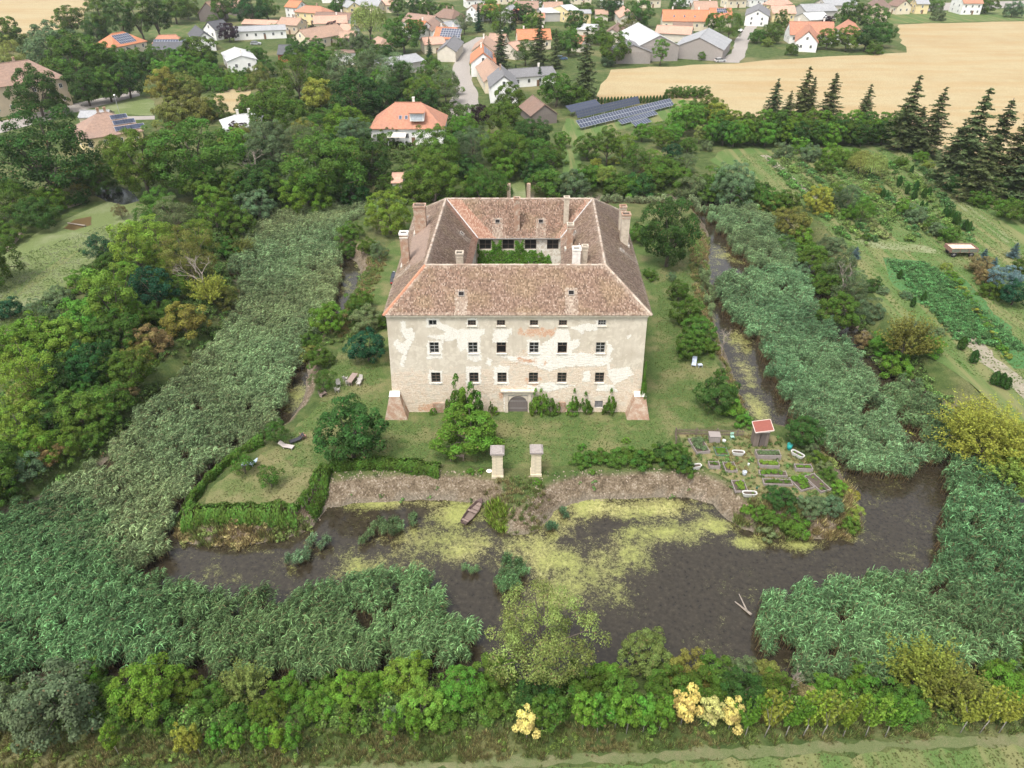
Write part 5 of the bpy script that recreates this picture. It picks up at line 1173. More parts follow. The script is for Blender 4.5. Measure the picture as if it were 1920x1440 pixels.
for x in (1018, 1042, 1096, 1124, 1158, 1180, 1212, 1244): T(x, 1334 + rng.normal(0, 3), 42, 'sapling', 'mid' if x < 1050 else 'fresh', sr, 1.45)
for i, x in enumerate((1412, 1450, 1490, 1524, 1560, 1602, 1645, 1684, 1830, 1868, 1905)): T(x, 1334 - (i > 7) * 8, 60, 'whip', ['fresh', 'gold', 'fresh', 'lime', 'gold', 'lime', 'lime', 'fresh', 'gold', 'gold', 'gold'][i], sr, 1.25)
for i, x in enumerate((205, 340, 362, 405, 440, 488, 520, 550, 735, 775)): T(x, 1382 - (i > 7) * 25, 30, 'sapling', 'gold' if x in (340, 362) else 'fresh', sr, 1.8)
scatter([(540, 70), (700, 80), (840, 110), (840, 200), (700, 180), (560, 150)], 16, (34, 52), ('round', 'bush'), ('mid', 'walnut', 'fresh', 'sage'), W, .55)
scatter([(430, 230), (680, 240), (700, 360), (470, 370)], 16, (44, 66), ('round', 'bush'), ('mid', 'walnut', 'fresh', 'sage', 'gold'), W, .5)
scatter([(850, 240), (1050, 250), (1060, 350), (860, 360)], 12, (40, 56), ('round', 'bush'), ('mid', 'walnut', 'fresh'), W, .5)
scatter([(560, 12), (1160, 8), (1150, 80), (1000, 90), (900, 60), (700, 30)], 26, (16, 30), ('round', 'bush'), ('mid', 'walnut', 'fresh', 'sage'), 'among the village houses', .9)
scatter([(160, 90), (430, 110), (430, 140), (300, 150), (170, 130)], 12, (28, 44), ('round', 'bush'), ('mid', 'walnut', 'fresh'), wv, .7)
# beyond the frame, the belts go on
for (pg, n, wr, kinds, cols) in (([(-500, 300), (-20, 300), (-20, 560), (-500, 800)], 8, (90, 130), ('round', 'oval'), ('mid', 'walnut')), ([(-500, 700), (-20, 600), (-20, 900), (-500, 1100)], 8, (90, 120), ('round', 'bush'), ('fresh', 'mid')), ([(1950, 400), (2400, 500), (2400, 900), (1950, 780)], 6, (60, 90), ('bush',), ('mid', 'sage')), ([(1940, 1200), (2300, 1200), (2300, 1330), (1940, 1330)], 5, (80, 110), ('bush',), ('mid', 'fresh')), ([(-500, 1250), (-60, 1250), (-60, 1350), (-500, 1350)], 5, (90, 120), ('bush',), ('mid', 'silver'))):
    scatter(pg, n, wr, kinds, cols, 'beyond the frame', .7)
dead(388, 565, 75, lw, 'bare grey dead tree in the tree belt beside the left reed bed', 0); dead(485, 350, 60, W, 'thin bare dead tree among the trees behind the left reed bed', 1)
dead(1578, 545, 60, gr, 'bare dead tree among bushes on the outer bank of the right moat', 2); dead(1355, 655, 50, isl, 'small bare tree leaning at the water edge beside the right lawn', 1)
dead(1480, 1300, 50, bt, 'dry bare shrub among the bushes at the bottom edge', 2); pass

def ordinal(n):
    w = ['first', 'second', 'third', 'fourth', 'fifth', 'sixth', 'seventh', 'eighth', 'ninth', 'tenth', 'eleventh', 'twelfth']
    return w[n - 1] if n <= 12 else f"{n}{'th' if 10 <= n % 100 <= 20 else {1: 'st', 2: 'nd', 3: 'rd'}.get(n % 10, 'th')}"
grp = {}
for r in TREES:
    if r[5]: tag(r[0], r[5], 'bush' if r[1] == 'bush' else 'tree', f"{NAMES[r[1]].replace('_', ' ')}s {r[3]}"[:60])
    else: grp.setdefault((r[1], r[2], r[3]), []).append(r)
for (k, c, w), L in grp.items():
    L.sort(key=lambda r: r[4])
    for i, r in enumerate(L):
        d = f"{WORDS[c]} {KWORD[k]} {w}"
        if len(L) > 1: d = ('leftmost ' if i == 0 else 'rightmost ' if i == len(L) - 1 else f'{ordinal(i + 1)} from left, ') + d.replace('right of the moat', 'right of moat')
        tag(r[0], d, {'bush': 'bush', 'thuja': 'conifer', 'conifer': 'conifer'}.get(k, 'tree'), f"{NAMES[k].replace('_', ' ')}s {w}")

# ------------------------------------------------------------------ reeds and rough growth (uncountable)
LIB = bpy.data.collections.new('blade_library')          # never linked: only the instances show
def lib(name, V, Q, c, d, coln):
    me = npmesh(name, V, Q, LEAFI, {'clump': c, 'dry': d}); o = bpy.data.objects.new(name, me); coln.objects.link(o); return o
def blades(base, tip, bend, w, clump, dry):
    """arched strips: base, tip (n,3)"""
    n = len(base); mid = (base + tip) / 2 + bend; d = unit(tip - base); s = unit(np.cross(d, rdir(n))) * np.broadcast_to(w, n)[:, None]
    V = np.stack([base - s * .5, base + s * .5, mid + s * .5, mid - s * .5, tip + s * .08, tip - s * .08], 1).reshape(-1, 3)
    b = np.arange(n)[:, None] * 6; Q = np.concatenate([b + [0, 1, 2, 3], b + [3, 2, 4, 5]], 0)
    return V, Q, np.repeat(clump, 6), np.repeat(dry, 6)
def colln(name): c = bpy.data.collections.new(name); return c
REEDC = colln('reed_clumps'); GRASSC = colln('grass_tufts'); WEEDC = colln('weed_tufts')
for v in range(5):
    parts = []
    for k in range(34):
        r = rng.uniform(0, .75) ** .8; a = rng.uniform(0, 6.28); bx, by = r * math.cos(a), r * math.sin(a); H = rng.uniform(2.1, 3.1) * (1 - .15 * r)
        lean = np.array([.30 + rng.normal(0, .14), -.12 + rng.normal(0, .14), 0]); top = np.array([bx, by, H]) + lean * H * .35; base = np.array([bx, by, 0.0])
        cl = np.clip(rng.normal(.5, .2), 0, 1)
        parts.append(blades(base[None], top[None], np.array([[0, 0, .1]]), .035, np.array([cl]), np.array([.9])))
        m = 14; t = rng.uniform(.38, 1.0, m); p0 = base + (top - base) * t[:, None]; aa = rng.uniform(-1.6, 1.6, m) + math.atan2(-.4, 1); ln = rng.uniform(.45, .75, m)
        out = np.stack([np.cos(aa), np.sin(aa), np.zeros(m)], 1); tip = p0 + out * (ln * .8)[:, None] + np.stack([np.zeros(m), np.zeros(m), ln * rng.uniform(-.25, .45, m)], 1)
        parts.append(blades(p0, tip, np.stack([np.zeros(m), np.zeros(m), ln * .22], 1), .056, np.clip(cl + rng.normal(0, .2, m) + .35 * (t - .75), 0, 1), np.where(t < .44, .7, (rng.random(m) < .05) * .8)))
    lib('reed_clump', *join(parts), REEDC)
for v in range(4):
    n = 60; a = rng.uniform(0, 6.28, n); r = rng.uniform(0, .45, n); base = np.stack([r * np.cos(a), r * np.sin(a), np.zeros(n)], 1); H = rng.uniform(.3, .75, n)
    tip = base + np.stack([np.cos(a) * .3 * H + rng.normal(0, .08, n), np.sin(a) * .3 * H + rng.normal(0, .08, n), H], 1)
    lib('grass_tuft', *blades(base, tip, np.zeros((n, 3)), .05, np.clip(rng.normal(.5, .2, n), 0, 1), (rng.random(n) < .15) * .8), GRASSC)
for v in range(4):
    p, C = crown(7, 60, .5, .26, .17, .6, .35, bottom=-.4, gap=.1, ragged=.25); lib('weed_tuft', *join(p), WEEDC)
def gn_tree(coln):
    g = bpy.data.node_groups.new('scatter_' + coln.name, 'GeometryNodeTree')
    g.interface.new_socket('Geometry', in_out='INPUT', socket_type='NodeSocketGeometry'); g.interface.new_socket('Geometry', in_out='OUTPUT', socket_type='NodeSocketGeometry')
    N_ = g.nodes; i = N_.new('NodeGroupInput'); o = N_.new('NodeGroupOutput'); iop = N_.new('GeometryNodeInstanceOnPoints'); ci = N_.new('GeometryNodeCollectionInfo')
    ci.inputs['Collection'].default_value = coln; ci.inputs['Separate Children'].default_value = True; ci.inputs['Reset Children'].default_value = True
    def na(nm, t): x = N_.new('GeometryNodeInputNamedAttribute'); x.data_type = t; x.inputs['Name'].default_value = nm; return x.outputs['Attribute']
    L = g.links
    L.new(i.outputs[0], iop.inputs['Points']); L.new(ci.outputs[0], iop.inputs['Instance']); iop.inputs['Pick Instance'].default_value = True
    L.new(na('pick', 'INT'), iop.inputs['Instance Index']); L.new(na('rot', 'FLOAT_VECTOR'), iop.inputs['Rotation']); L.new(na('scl', 'FLOAT_VECTOR'), iop.inputs['Scale']); L.new(iop.outputs[0], o.inputs[0])
    return g
GNT = {c.name: gn_tree(c) for c in (REEDC, GRASSC, WEEDC)}
def growth(name, pts, coln, tint, scl, rotz=None, kind='stuff'):
    """pts (n,3), tint (n,3), scl (n,)"""
    n = len(pts); me = bpy.data.meshes.new(name); me.vertices.add(n); me.vertices.foreach_set('co', np.asarray(pts, np.float32).ravel())
    a = me.attributes.new('pick', 'INT', 'POINT'); a.data.foreach_set('value', rng.integers(0, len(coln.objects), n).astype(np.int32))
    a = me.attributes.new('rot', 'FLOAT_VECTOR', 'POINT'); rz = rng.uniform(0, 6.28, n) if rotz is None else rng.normal(rotz, .35, n)
    a.data.foreach_set('vector', np.stack([rng.normal(0, .06, n), rng.normal(0, .06, n), rz], 1).astype(np.float32).ravel())
    a = me.attributes.new('scl', 'FLOAT_VECTOR', 'POINT'); s = np.asarray(scl)
    a.data.foreach_set('vector', np.stack([s, s, s * rng.uniform(.88, 1.12, n)], 1).astype(np.float32).ravel())
    a = me.attributes.new('tint', 'FLOAT_COLOR', 'POINT'); a.data.foreach_set('color', np.concatenate([tint, np.ones((n, 1))], 1).astype(np.float32).ravel())
    o = link(name, me); m = o.modifiers.new('scatter', 'NODES'); m.node_group = GNT[coln.name]; tag(o, kind=kind); return o
def spread(pg, dens, jitter=.5):
    x0, y0 = pg.min(0); x1, y1 = pg.max(0); n = int((x1 - x0) * (y1 - y0) * dens); q = rng.uniform((x0, y0), (x1, y1), (n, 2))
    return q[inside(q[:, 0], q[:, 1], pg)]
def fnoise(x, y, s, ph=0.0):
    return (np.sin(x * s + ph + 1.7 * np.sin(y * s * .8 + ph)) + np.sin(y * s * 1.3 - ph + 1.3 * np.sin(x * s * .9)) + .5 * np.sin((x + y) * s * 2.3 + ph)) / 2.5
def reeds(pts, tint=(0.150, 0.215, 0.125), h=1.0, dens=1.15, rag=1.0, name='reeds', thin=0.0):
    pg = poly(pts, -0.4); q = spread(pg, dens); x, y = q[:, 0], q[:, 1]
    e = -sdist(x, y, pg); keep = e > rag * (.5 + fnoise(x, y, .9)) * .9
    keep &= (fnoise(x, y, .35, 2) > -1.0 + thin + .0) & ~((fnoise(x, y, .5, 5) > .80)) & ~((fnoise(x * .6 + y * .8, y * .25, 1.1, 2) > .80))
    x, y = x[keep], y[keep]; z = np.maximum(height(x, y), WZ - .1); n = len(x)
    ok_ = z < -.6 if name == 'reeds' else np.ones(n, bool); x, y, z = x[ok_], y[ok_], z[ok_]; n = len(x)
    b = np.clip(1 + .26 * fnoise(x, y, .18, 1) + .16 * fnoise(x, y, .7, 4) + rng.normal(0, .15, n), .45, 1.7); w = np.clip(.5 + fnoise(x, y, .12, 3), 0, 1)
    t = np.array(tint)[None] * b[:, None] * (1 + w[:, None] * np.array([.22, .04, .02])[None])
    return growth(name, np.stack([x, y, z], 1), REEDC, t, h * (.88 + .16 * fnoise(x, y, .4, 7) + rng.normal(0, .06, n)), 0.0)
TL = (0.180, 0.258, 0.125)
reeds([(500, 398), (600, 384), (720, 374), (660, 425), (632, 470), (636, 520), (610, 590), (566, 650), (548, 700), (520, 755), (504, 805), (474, 836), (402, 872), (335, 920), (305, 975), (300, 1035), (240, 1080), (160, 1050), (60, 985), (100, 915), (180, 860), (240, 790), (310, 722), (385, 650), (430, 600), (450, 560), (425, 500), (450, 440)], TL, 1.0, 1.3)
reeds([(-300, 990), (0, 940), (90, 915), (200, 950), (235, 1040), (330, 1085), (480, 1105), (560, 1095), (640, 1095), (690, 1065), (770, 1062), (850, 1110), (890, 1180), (885, 1235), (780, 1250), (560, 1265), (400, 1260), (140, 1245), (0, 1262), (-300, 1300)], (0.118, 0.212, 0.090), 1.08, 1.35)
reeds([(225, 900), (330, 960), (310, 1000), (260, 1050), (215, 990)], (0.16, 0.265, 0.13), .7, 1.0)
reeds([(650, 1002), (680, 978), (720, 958), (775, 950), (778, 972), (740, 985), (690, 1000)], (0.125, 0.205, 0.09), .62, 1.5, .15)
reeds([(530, 1040), (545, 1015), (590, 985), (622, 975), (610, 1000), (575, 1030)], (0.15, 0.25, 0.13), .62, 1.3, .15)
reeds([(850, 1075), (850, 1045), (890, 1035), (905, 1045), (885, 1080)], (0.125, 0.205, 0.09), .5, 1.3, .1)
reeds([(922, 1078), (930, 1042), (962, 1034), (988, 1050), (985, 1085), (950, 1095)], (0.11, 0.195, 0.08), .68, 1.7, .05)
reeds([(1024, 972), (1048, 940), (1072, 935), (1060, 958), (1035, 980)], (0.08, 0.16, 0.08), .5, 2.5, .05)
reeds([(1410, 1205), (1412, 1130), (1470, 1098), (1560, 1078), (1680, 1068), (1755, 1045), (1782, 985), (1768, 900), (1790, 850), (1860, 880), (1930, 940), (2250, 1000), (2250, 1250), (1920, 1252), (1700, 1262), (1520, 1262), (1440, 1235)], (0.110, 0.208, 0.092), 1.08, 1.35)
reeds([(1338, 512), (1380, 500), (1450, 498), (1512, 520), (1535, 570), (1590, 640), (1642, 715), (1700, 805), (1728, 866), (1690, 882), (1620, 880), (1560, 850), (1500, 790), (1450, 720), (1425, 650), (1375, 590), (1345, 560)], (0.128, 0.235, 0.115), 1.0, 1.4)
reeds([(1310, 390), (1380, 380), (1445, 392), (1485, 440), (1500, 500), (1498, 525), (1430, 500), (1375, 465), (1350, 430)], (0.150, 0.240, 0.115), .95, 1.2)
reeds([(1080, 378), (1200, 372), (1310, 380), (1320, 400), (1240, 410), (1120, 400)], (0.19, 0.25, 0.13), .9, .9); reeds([(540, 398), (700, 378), (760, 384), (760, 402), (640, 415)], (0.16, 0.245, 0.12), .9, .9)
reeds([(1640, 712), (1700, 695), (1760, 735), (1800, 800), (1800, 850), (1745, 870), (1732, 830), (1690, 780)], (0.11, 0.20, 0.09), .9, 1.2)
reeds([(1292, 500), (1338, 502), (1340, 560), (1330, 608), (1308, 600)], (0.15, 0.24, 0.11), .55, 1.2, .3)
# rough grass and weeds
def rough(name, pts, coln, dens, tint, scl, z=0.0, var=.2, rag=.4, dryc=None):
    pg = poly(pts, z); q = spread(pg, dens); x, y = q[:, 0], q[:, 1]; e = -sdist(x, y, pg); k = e > rag * (.5 + fnoise(x, y, 1.1)); x, y = x[k], y[k]; zz = height(x, y); k = zz > WZ - .05; x, y, zz = x[k], y[k], zz[k]; n = len(x)
    t = np.array(tint)[None] * (1 + var * fnoise(x, y, .5, 2) + rng.normal(0, .1, n))[:, None]
    if dryc is not None:
        d = np.clip(.5 + 1.2 * fnoise(x, y, .8, 4) + rng.normal(0, .3, n), 0, 1)[:, None]; t = t * (1 - d) + np.array(dryc)[None] * d
    return growth(name, np.stack([x, y, zz], 1), coln, t, scl * rng.uniform(.7, 1.3, n))
DRYC = (0.33, 0.265, 0.13)
rough('rough_grass', [(-200, 1330), (200, 1370), (600, 1362), (1000, 1355), (1500, 1335), (2000, 1310), (2000, 1372), (1500, 1398), (1000, 1425), (600, 1440), (200, 1452), (-200, 1462)], GRASSC, 7.0, (0.17, 0.23, 0.070), .55, dryc=(0.25, 0.235, 0.10))
rough('rough_grass', [(-200, 1440), (300, 1440), (900, 1420), (1500, 1392), (2050, 1366), (2050, 1380), (1500, 1404), (900, 1432), (-200, 1462)], GRASSC, 12.0, (0.18, 0.25, 0.08), .18, dryc=(0.30, 0.27, 0.15))
rough('rough_grass', [(-200, 1470), (900, 1440), (1500, 1412), (2050, 1388), (2050, 1500), (-200, 1500)], GRASSC, 14.0, (0.15, 0.24, 0.065), .15, dryc=(0.24, 0.25, 0.11))
rough('weeds', [(-200, 1340), (600, 1365), (1000, 1360), (2000, 1310), (2000, 1360), (1500, 1385), (1000, 1405), (300, 1440), (-200, 1440)], WEEDC, .6, (0.13, 0.18, 0.045), .36)
rough('undergrowth', [(-200, 1260), (300, 1260), (900, 1255), (1450, 1265), (2000, 1240), (2000, 1340), (1400, 1350), (900, 1360), (300, 1370), (-200, 1370)], WEEDC, .8, (0.085, 0.13, 0.035), .8)
rough('bank_growth', [(320, 960), (560, 962), (590, 975), (560, 1010), (430, 1032), (320, 1018), (300, 980)], WEEDC, 1.6, (0.15, 0.19, 0.06), .42, -.5, dryc=(0.28, 0.22, 0.11))
rough('bank_grass', [(320, 960), (560, 962), (590, 985), (560, 1012), (430, 1036), (315, 1020)], GRASSC, 5, (0.18, 0.22, 0.075), .9, -.8, dryc=DRYC)
rough('bank_grass', [(905, 905), (1000, 900), (1040, 930), (1010, 985), (960, 1000), (915, 960)], GRASSC, 4, (0.16, 0.23, 0.07), .55, -.6, dryc=(0.28, 0.25, 0.12))
rough('bank_grass', [(905, 940), (940, 932), (955, 965), (940, 985), (910, 970)], GRASSC, 10, (0.24, 0.33, 0.065), 1.0, -.8)
rough('bank_grass', [(1375, 948), (1560, 950), (1580, 905), (1622, 960), (1612, 1005), (1500, 1012), (1390, 992)], GRASSC, 5, (0.18, 0.22, 0.075), .9, -.8, dryc=DRYC)
rough('bank_growth', [(1520, 830), (1560, 860), (1600, 920), (1625, 1000), (1590, 985), (1570, 900), (1530, 860)], WEEDC, 1.6, (0.18, 0.22, 0.07), .45, -.6)
rough('bank_growth', [(1290, 430), (1330, 430), (1330, 600), (1400, 760), (1440, 810), (1385, 790), (1350, 690), (1300, 560)], WEEDC, .9, (0.12, 0.18, 0.05), .4, -.3)
rough('bank_grass', [(1285, 430), (1335, 430), (1335, 600), (1410, 760), (1385, 790), (1350, 690), (1300, 560)], GRASSC, 4, (0.20, 0.24, 0.08), .7, -.3, dryc=DRYC)
rough('bank_growth', [(560, 640), (640, 560), (660, 500), (700, 480), (715, 500), (690, 560), (660, 640), (600, 660)], WEEDC, .9, (0.12, 0.18, 0.05), .42, -.2)
rough('bank_grass', [(600, 620), (690, 480), (735, 470), (700, 560), (640, 640)], GRASSC, 4, (0.20, 0.24, 0.08), .6, -.2, dryc=DRYC)
for i_ in range(11):                                   # planted rows of the market garden
    f_ = i_ / 10; a_ = P(1440 + 270 * f_, 300 - 6 * f_); b_ = P(1600 + 225 * f_, 462 - 8 * f_); n_ = 46 if i_ % 3 else 70; t_ = np.sort(rng.uniform(0, 1, n_)); t_ = t_[fnoise(t_ * 40 + i_ * 9, t_ * 3, .9) > -.25]
    q_ = np.stack([a_.x + (b_.x - a_.x) * t_ + rng.normal(0, .25, len(t_)), a_.y + (b_.y - a_.y) * t_, t_ * 0], 1)
    growth('vegetable_row', q_, WEEDC, np.array([[(.10, .19, .05), (.15, .22, .06), (.08, .15, .05), (.19, .23, .08)][i_ % 4]]) * rng.uniform(.7, 1.3, (len(t_), 1)), rng.uniform(.5, 1.1, len(t_)))
for i_ in range(9):
    f_ = i_ / 8; a_ = P(1668 + 70 * f_, 492 + 4 * f_); b_ = P(1800 + 120 * f_, 640 + 20 * f_); t_ = np.sort(rng.uniform(0, 1, 90))
    q_ = np.stack([a_.x + (b_.x - a_.x) * t_ + rng.normal(0, .12, 90), a_.y + (b_.y - a_.y) * t_, t_ * 0], 1)
    growth('vegetable_row', q_, WEEDC, np.array([[.085, .17, .06]]) * rng.uniform(.7, 1.3, (90, 1)), rng.uniform(.4, .7, 90))
rough('rough_grass', [(1380, 290), (1700, 280), (1860, 400), (1940, 480), (1940, 760), (1860, 720), (1700, 640), (1640, 540), (1560, 460), (1430, 360)], GRASSC, 4.0, (0.16, 0.28, 0.08), .22, dryc=(0.30, 0.32, 0.15))
rough('weeds', [(1440, 300), (1640, 290), (1740, 380), (1800, 450), (1720, 440), (1560, 400)], WEEDC, .3, (0.15, 0.22, 0.07), .6)
rough('rough_grass', [(-100, 560), (0, 490), (200, 420), (300, 420), (180, 480), (90, 560), (0, 640), (-100, 680)], GRASSC, 7.0, (0.20, 0.29, 0.10), .2, dryc=(0.42, 0.44, 0.30))
rough('undergrowth', [(0, 640), (120, 540), (250, 420), (420, 360), (700, 340), (760, 375), (480, 400), (440, 500), (440, 590), (300, 720), (180, 870), (0, 960)], WEEDC, .45, (0.08, 0.125, 0.036), .9)
rough('undergrowth', [(1060, 330), (1400, 330), (1480, 400), (1560, 470), (1640, 600), (1760, 700), (1860, 800), (1840, 850), (1700, 740), (1560, 610), (1490, 440), (1340, 375), (1080, 372)], WEEDC, .55, (0.10, 0.15, 0.045), .8)
rough('undergrowth', [(450, 180), (900, 200), (900, 360), (500, 370), (420, 300)], WEEDC, .22, (0.075, 0.115, 0.03), 1.1)
rough('undergrowth', [(0, 110), (300, 90), (300, 150), (120, 190), (0, 200)], WEEDC, .08, (0.05, 0.09, 0.025), 1.3)
rough('rough_grass', [(1275, 815), (1470, 818), (1560, 905), (1560, 945), (1420, 945), (1372, 925), (1345, 888), (1290, 872)], GRASSC, 3.5, (0.16, 0.25, 0.08), .38, dryc=(0.36, 0.28, 0.15))
rough('weeds', [(1275, 815), (1470, 818), (1560, 905), (1560, 945), (1420, 945), (1372, 925), (1345, 888), (1290, 872)], WEEDC, .55, (0.10, 0.17, 0.05), .30)
rough('weeds', [(640, 880), (920, 895), (1300, 890), (1320, 925), (1060, 935), (640, 935)], WEEDC, .22, (0.10, 0.16, 0.05), .28, -.8)
rough('lawn_grass', [(640, 860), (920, 872), (1270, 855), (1262, 805), (1385, 798), (1325, 625), (1290, 450), (1230, 450), (1225, 780), (720, 790), (700, 500), (640, 640), (590, 770), (500, 846), (400, 930), (372, 952), (555, 946), (600, 888)], GRASSC, 9.0, (0.105, 0.185, 0.045), .13, dryc=(0.26, 0.25, 0.12))
# loose stones on the moat banks
def stones(pts, n, z, s=(.05, .17)):
    pg = poly(pts, z); V = []; F_ = []
    q = spread(pg, 40); q = q[rng.permutation(len(q))[:n]]; zz = height(q[:, 0], q[:, 1]); mb = MB()
    for (x, y), h0 in zip(q, zz):
        if h0 < WZ - .1: continue
        r = rng.uniform(*s); mb.box((x, y, h0 + r * .15), (r * 1.3, r, r * .7), rng.uniform(0, 3), taper=.6, tilt=rng.normal(0, .3))
    return mb
STONE = plain('loose_stone', (0.27, 0.215, 0.16), 0.9, 0.5, 1.2)
for pts, n in (([(622, 890), (900, 895), (905, 936), (620, 945)], 420), ([(1020, 895), (1320, 890), (1325, 930), (1190, 936), (1050, 942)], 330), ([(560, 960), (615, 900), (625, 940), (590, 990)], 130), ([(1320, 900), (1345, 960), (1400, 985), (1365, 985), (1315, 930)], 130), ([(990, 905), (1020, 905), (1010, 985), (985, 1000)], 90), ([(560, 690), (590, 640), (590, 760), (560, 790)], 60)):
    tag(stones(pts, n, -1.0).build('rubble', STONE), kind='stuff')
# hedges
def hedge(path, width, hgt, col, label, close=False):
    pts = [P(x, y, 0) for x, y in path]; parts = []
    for a, b in zip(pts, pts[1:]):
        L = (b - a).length; n = int(L * 420 * width / 1.5); t = rng.uniform(0, 1, n); ang = rng.uniform(-.45, PI + .45, n); d = (b - a).normalized(); s = np.array([-d.y, d.x, 0])
        rr = rng.uniform(.78, 1.05, n) * (1 + .10 * np.sin(t * L * 1.7) + .06 * np.sin(t * L * 4.1 + 1)); c = np.array(a)[None] + np.array(b - a)[None] * t[:, None]
        off = s[None] * (np.sign(np.cos(ang)) * np.abs(np.cos(ang)) ** .6 * width / 2 * rr)[:, None]; up = np.clip(np.abs(np.sin(ang)) ** .6 * np.sign(np.sin(ang)) * hgt * rr, 0, 9)
        pp = c + off; pp[:, 2] = up
        nr = off / (width / 2) + np.array([0, 0, 1.0]) * np.clip(np.sin(ang), 0, 1)[:, None] + rng.normal(0, .35, (n, 3))
        parts.append(leaves(pp, nr, .24, .16, np.clip(.45 + .25 * np.sin(t * L * 2.3) + .2 * np.sin(t * L * 6.1 + 3 * ang) + rng.normal(0, .2, n), 0, 1)))
    V, Q, c, d = join(parts); org = np.array(pts[0]); root = empty('hedge', pts[0], 0, label, 'hedge', 'clipped hedges round the castle terrace')
    V = V - org; z0 = height(V[:, 0] + org[0], V[:, 1] + org[1]); V[:, 2] += z0
    o = link('foliage', npmesh('foliage', V, Q, LEAF, {'clump': c, 'dry': d}), root); o.color = (*COLS[col], 1)
    mb = MB()
    for a, b in zip(pts, pts[1:]):
        k = int((b - a).length / .8)
        for i in range(k): p = a.lerp(b, (i + .5) / k) - pts[0]; mb.tube([(p.x, p.y, -.1), (p.x + rng.normal(0, .05), p.y, hgt * .7)], .03, 4)
    link('stem', mb.mesh('stem', BARK), root)['kind'] = 'stuff'
hedge([(488, 828), (440, 850), (400, 880), (365, 915), (338, 962)], 2.3, 1.3, 'hedgec', 'long clipped hedge between the left reeds and the small lawn')
hedge([(338, 966), (440, 966), (555, 960)], 1.8, 1.2, 'hedgec', 'clipped hedge along the front of the small lawn on the left')
hedge([(570, 952), (596, 915), (612, 882)], 1.7, 1.3, 'mid', 'short clipped hedge bending up beside the stone bank')
hedge([(622, 878), (700, 874), (760, 878), (825, 884)], 1.5, 1.2, 'mid', 'dark clipped hedge along the front terrace left of the gate pillars')
# ivy on the far wall of the castle courtyard: a mat of leaves hanging from the gutter
iv = []; y0 = CBL.y + inw - .08; ZT = CZ - .3
n = 9000; u = rng.uniform(0, 1, n); xx = CBL.x - .1 + u * 11.5; zz = ZT - rng.uniform(0, 1, n) * 9
edge = 13.6 - xx * 0
lim = np.where(xx < 2.6, 0.0, (xx - 2.6) * 1.15) + .5 * np.sin(xx * 2.1) + .4 * np.sin(xx * 5.3 + 1)
k = (ZT - zz) > lim
for cx in (768, 918, 1064, 1210):
    p = PY(690 + cx * .28646, 340 + 414 * .28646, y0); k &= ~((np.abs(xx - p.x) < .95) & (np.abs(zz - p.z) < .85))
xx, zz = xx[k], zz[k]; n = len(xx); bul = .12 + .16 * (fnoise(xx, zz, 1.6) + 1) + np.clip(11 - zz, 0, 3) * .12
pp = np.stack([xx, y0 - rng.uniform(0, 1, n) * bul, zz], 1)
V, Q, c, d = leaves(pp, np.array([0, -1, .5]) + rng.normal(0, .35, (n, 3)), .26, .2, np.clip(.5 + .35 * fnoise(xx, zz, 2.2, 1) + rng.normal(0, .1, n), 0, 1))
o = cpart(link('ivy', npmesh('ivy', V, Q, LEAF, {'clump': c, 'dry': d}))); o.color = (0.10, 0.20, 0.035, 1); o['kind'] = 'stuff'; o['label'] = 'bright green ivy hanging over the far courtyard wall'
# ------------------------------------------------------------------ village houses
def roofmat(name, c):
    key = ('roof', name)
    if key in _mc: return _mc[key]
    m, nt, b = newmat('roof_' + name); n = N(nt)
    f1 = n.noise(.25, 4); f2 = n.noise(1.6, 5); f3 = n.noise(6, 4); w = n.node('ShaderNodeTexWave'); w.wave_type = 'BANDS'; w.bands_direction = 'Z'; w.inputs['Scale'].default_value = 2.2; w.inputs['Distortion'].default_value = .6; n.link(n.coords(), w.inputs['Vector'])
    k = n.math('ADD', n.math('MULTIPLY', f2, .5), n.math('MULTIPLY', f3, .5))
    cc = n.ramp(k, [(0.3, [x * .62 for x in c]), (0.5, c), (0.72, [min(1, x * 1.35 + .02) for x in c])])
    cc = n.mix(n.ramp(f1, [(0.45, 0.0), (0.65, .45)]), cc, [x * .6 + .05 for x in c])
    cc = n.mix(n.math('MULTIPLY', w.outputs['Fac'], .25), cc, [x * .5 for x in c])
    n.link(cc, b.inputs['Base Color']); b.inputs['Roughness'].default_value = .85; n.bump(w.outputs['Fac'], .5, .05, b); _mc[key] = m; return m
RC = {'orange': (0.46, 0.175, 0.08), 'terra': (0.41, 0.185, 0.11), 'brown': (0.20, 0.125, 0.09), 'old': (0.36, 0.23, 0.16), 'pink': (0.47, 0.28, 0.20), 'slate': (0.085, 0.085, 0.09), 'grey': (0.30, 0.30, 0.30), 'light': (0.46, 0.46, 0.45), 'darkgrey': (0.17, 0.165, 0.165), 'mix': (0.28, 0.18, 0.13)}
RW = {'orange': 'bright orange tiled roof', 'terra': 'terracotta tiled roof', 'brown': 'dark brown roof', 'old': 'weathered brown tiled roof', 'pink': 'faded pink tiled roof', 'slate': 'black slate roof', 'grey': 'grey sheet roof', 'light': 'pale grey sheet roof', 'darkgrey': 'dark grey roof', 'mix': 'mottled brown roof'}
WC = {'white': (0.76, 0.74, 0.70), 'cream': (0.66, 0.57, 0.42), 'yellow': (0.68, 0.55, 0.30), 'grey': (0.42, 0.40, 0.37), 'wood': (0.15, 0.125, 0.11), 'greywood': (0.27, 0.24, 0.22), 'redwood': (0.28, 0.09, 0.04), 'ochre': (0.55, 0.45, 0.32), 'beige': (0.60, 0.54, 0.45)}
WW = {'greywood': 'grey timber', 'white': 'white', 'cream': 'cream', 'yellow': 'yellow', 'grey': 'grey', 'wood': 'dark timber', 'redwood': 'red-brown timber', 'ochre': 'ochre', 'beige': 'beige'}
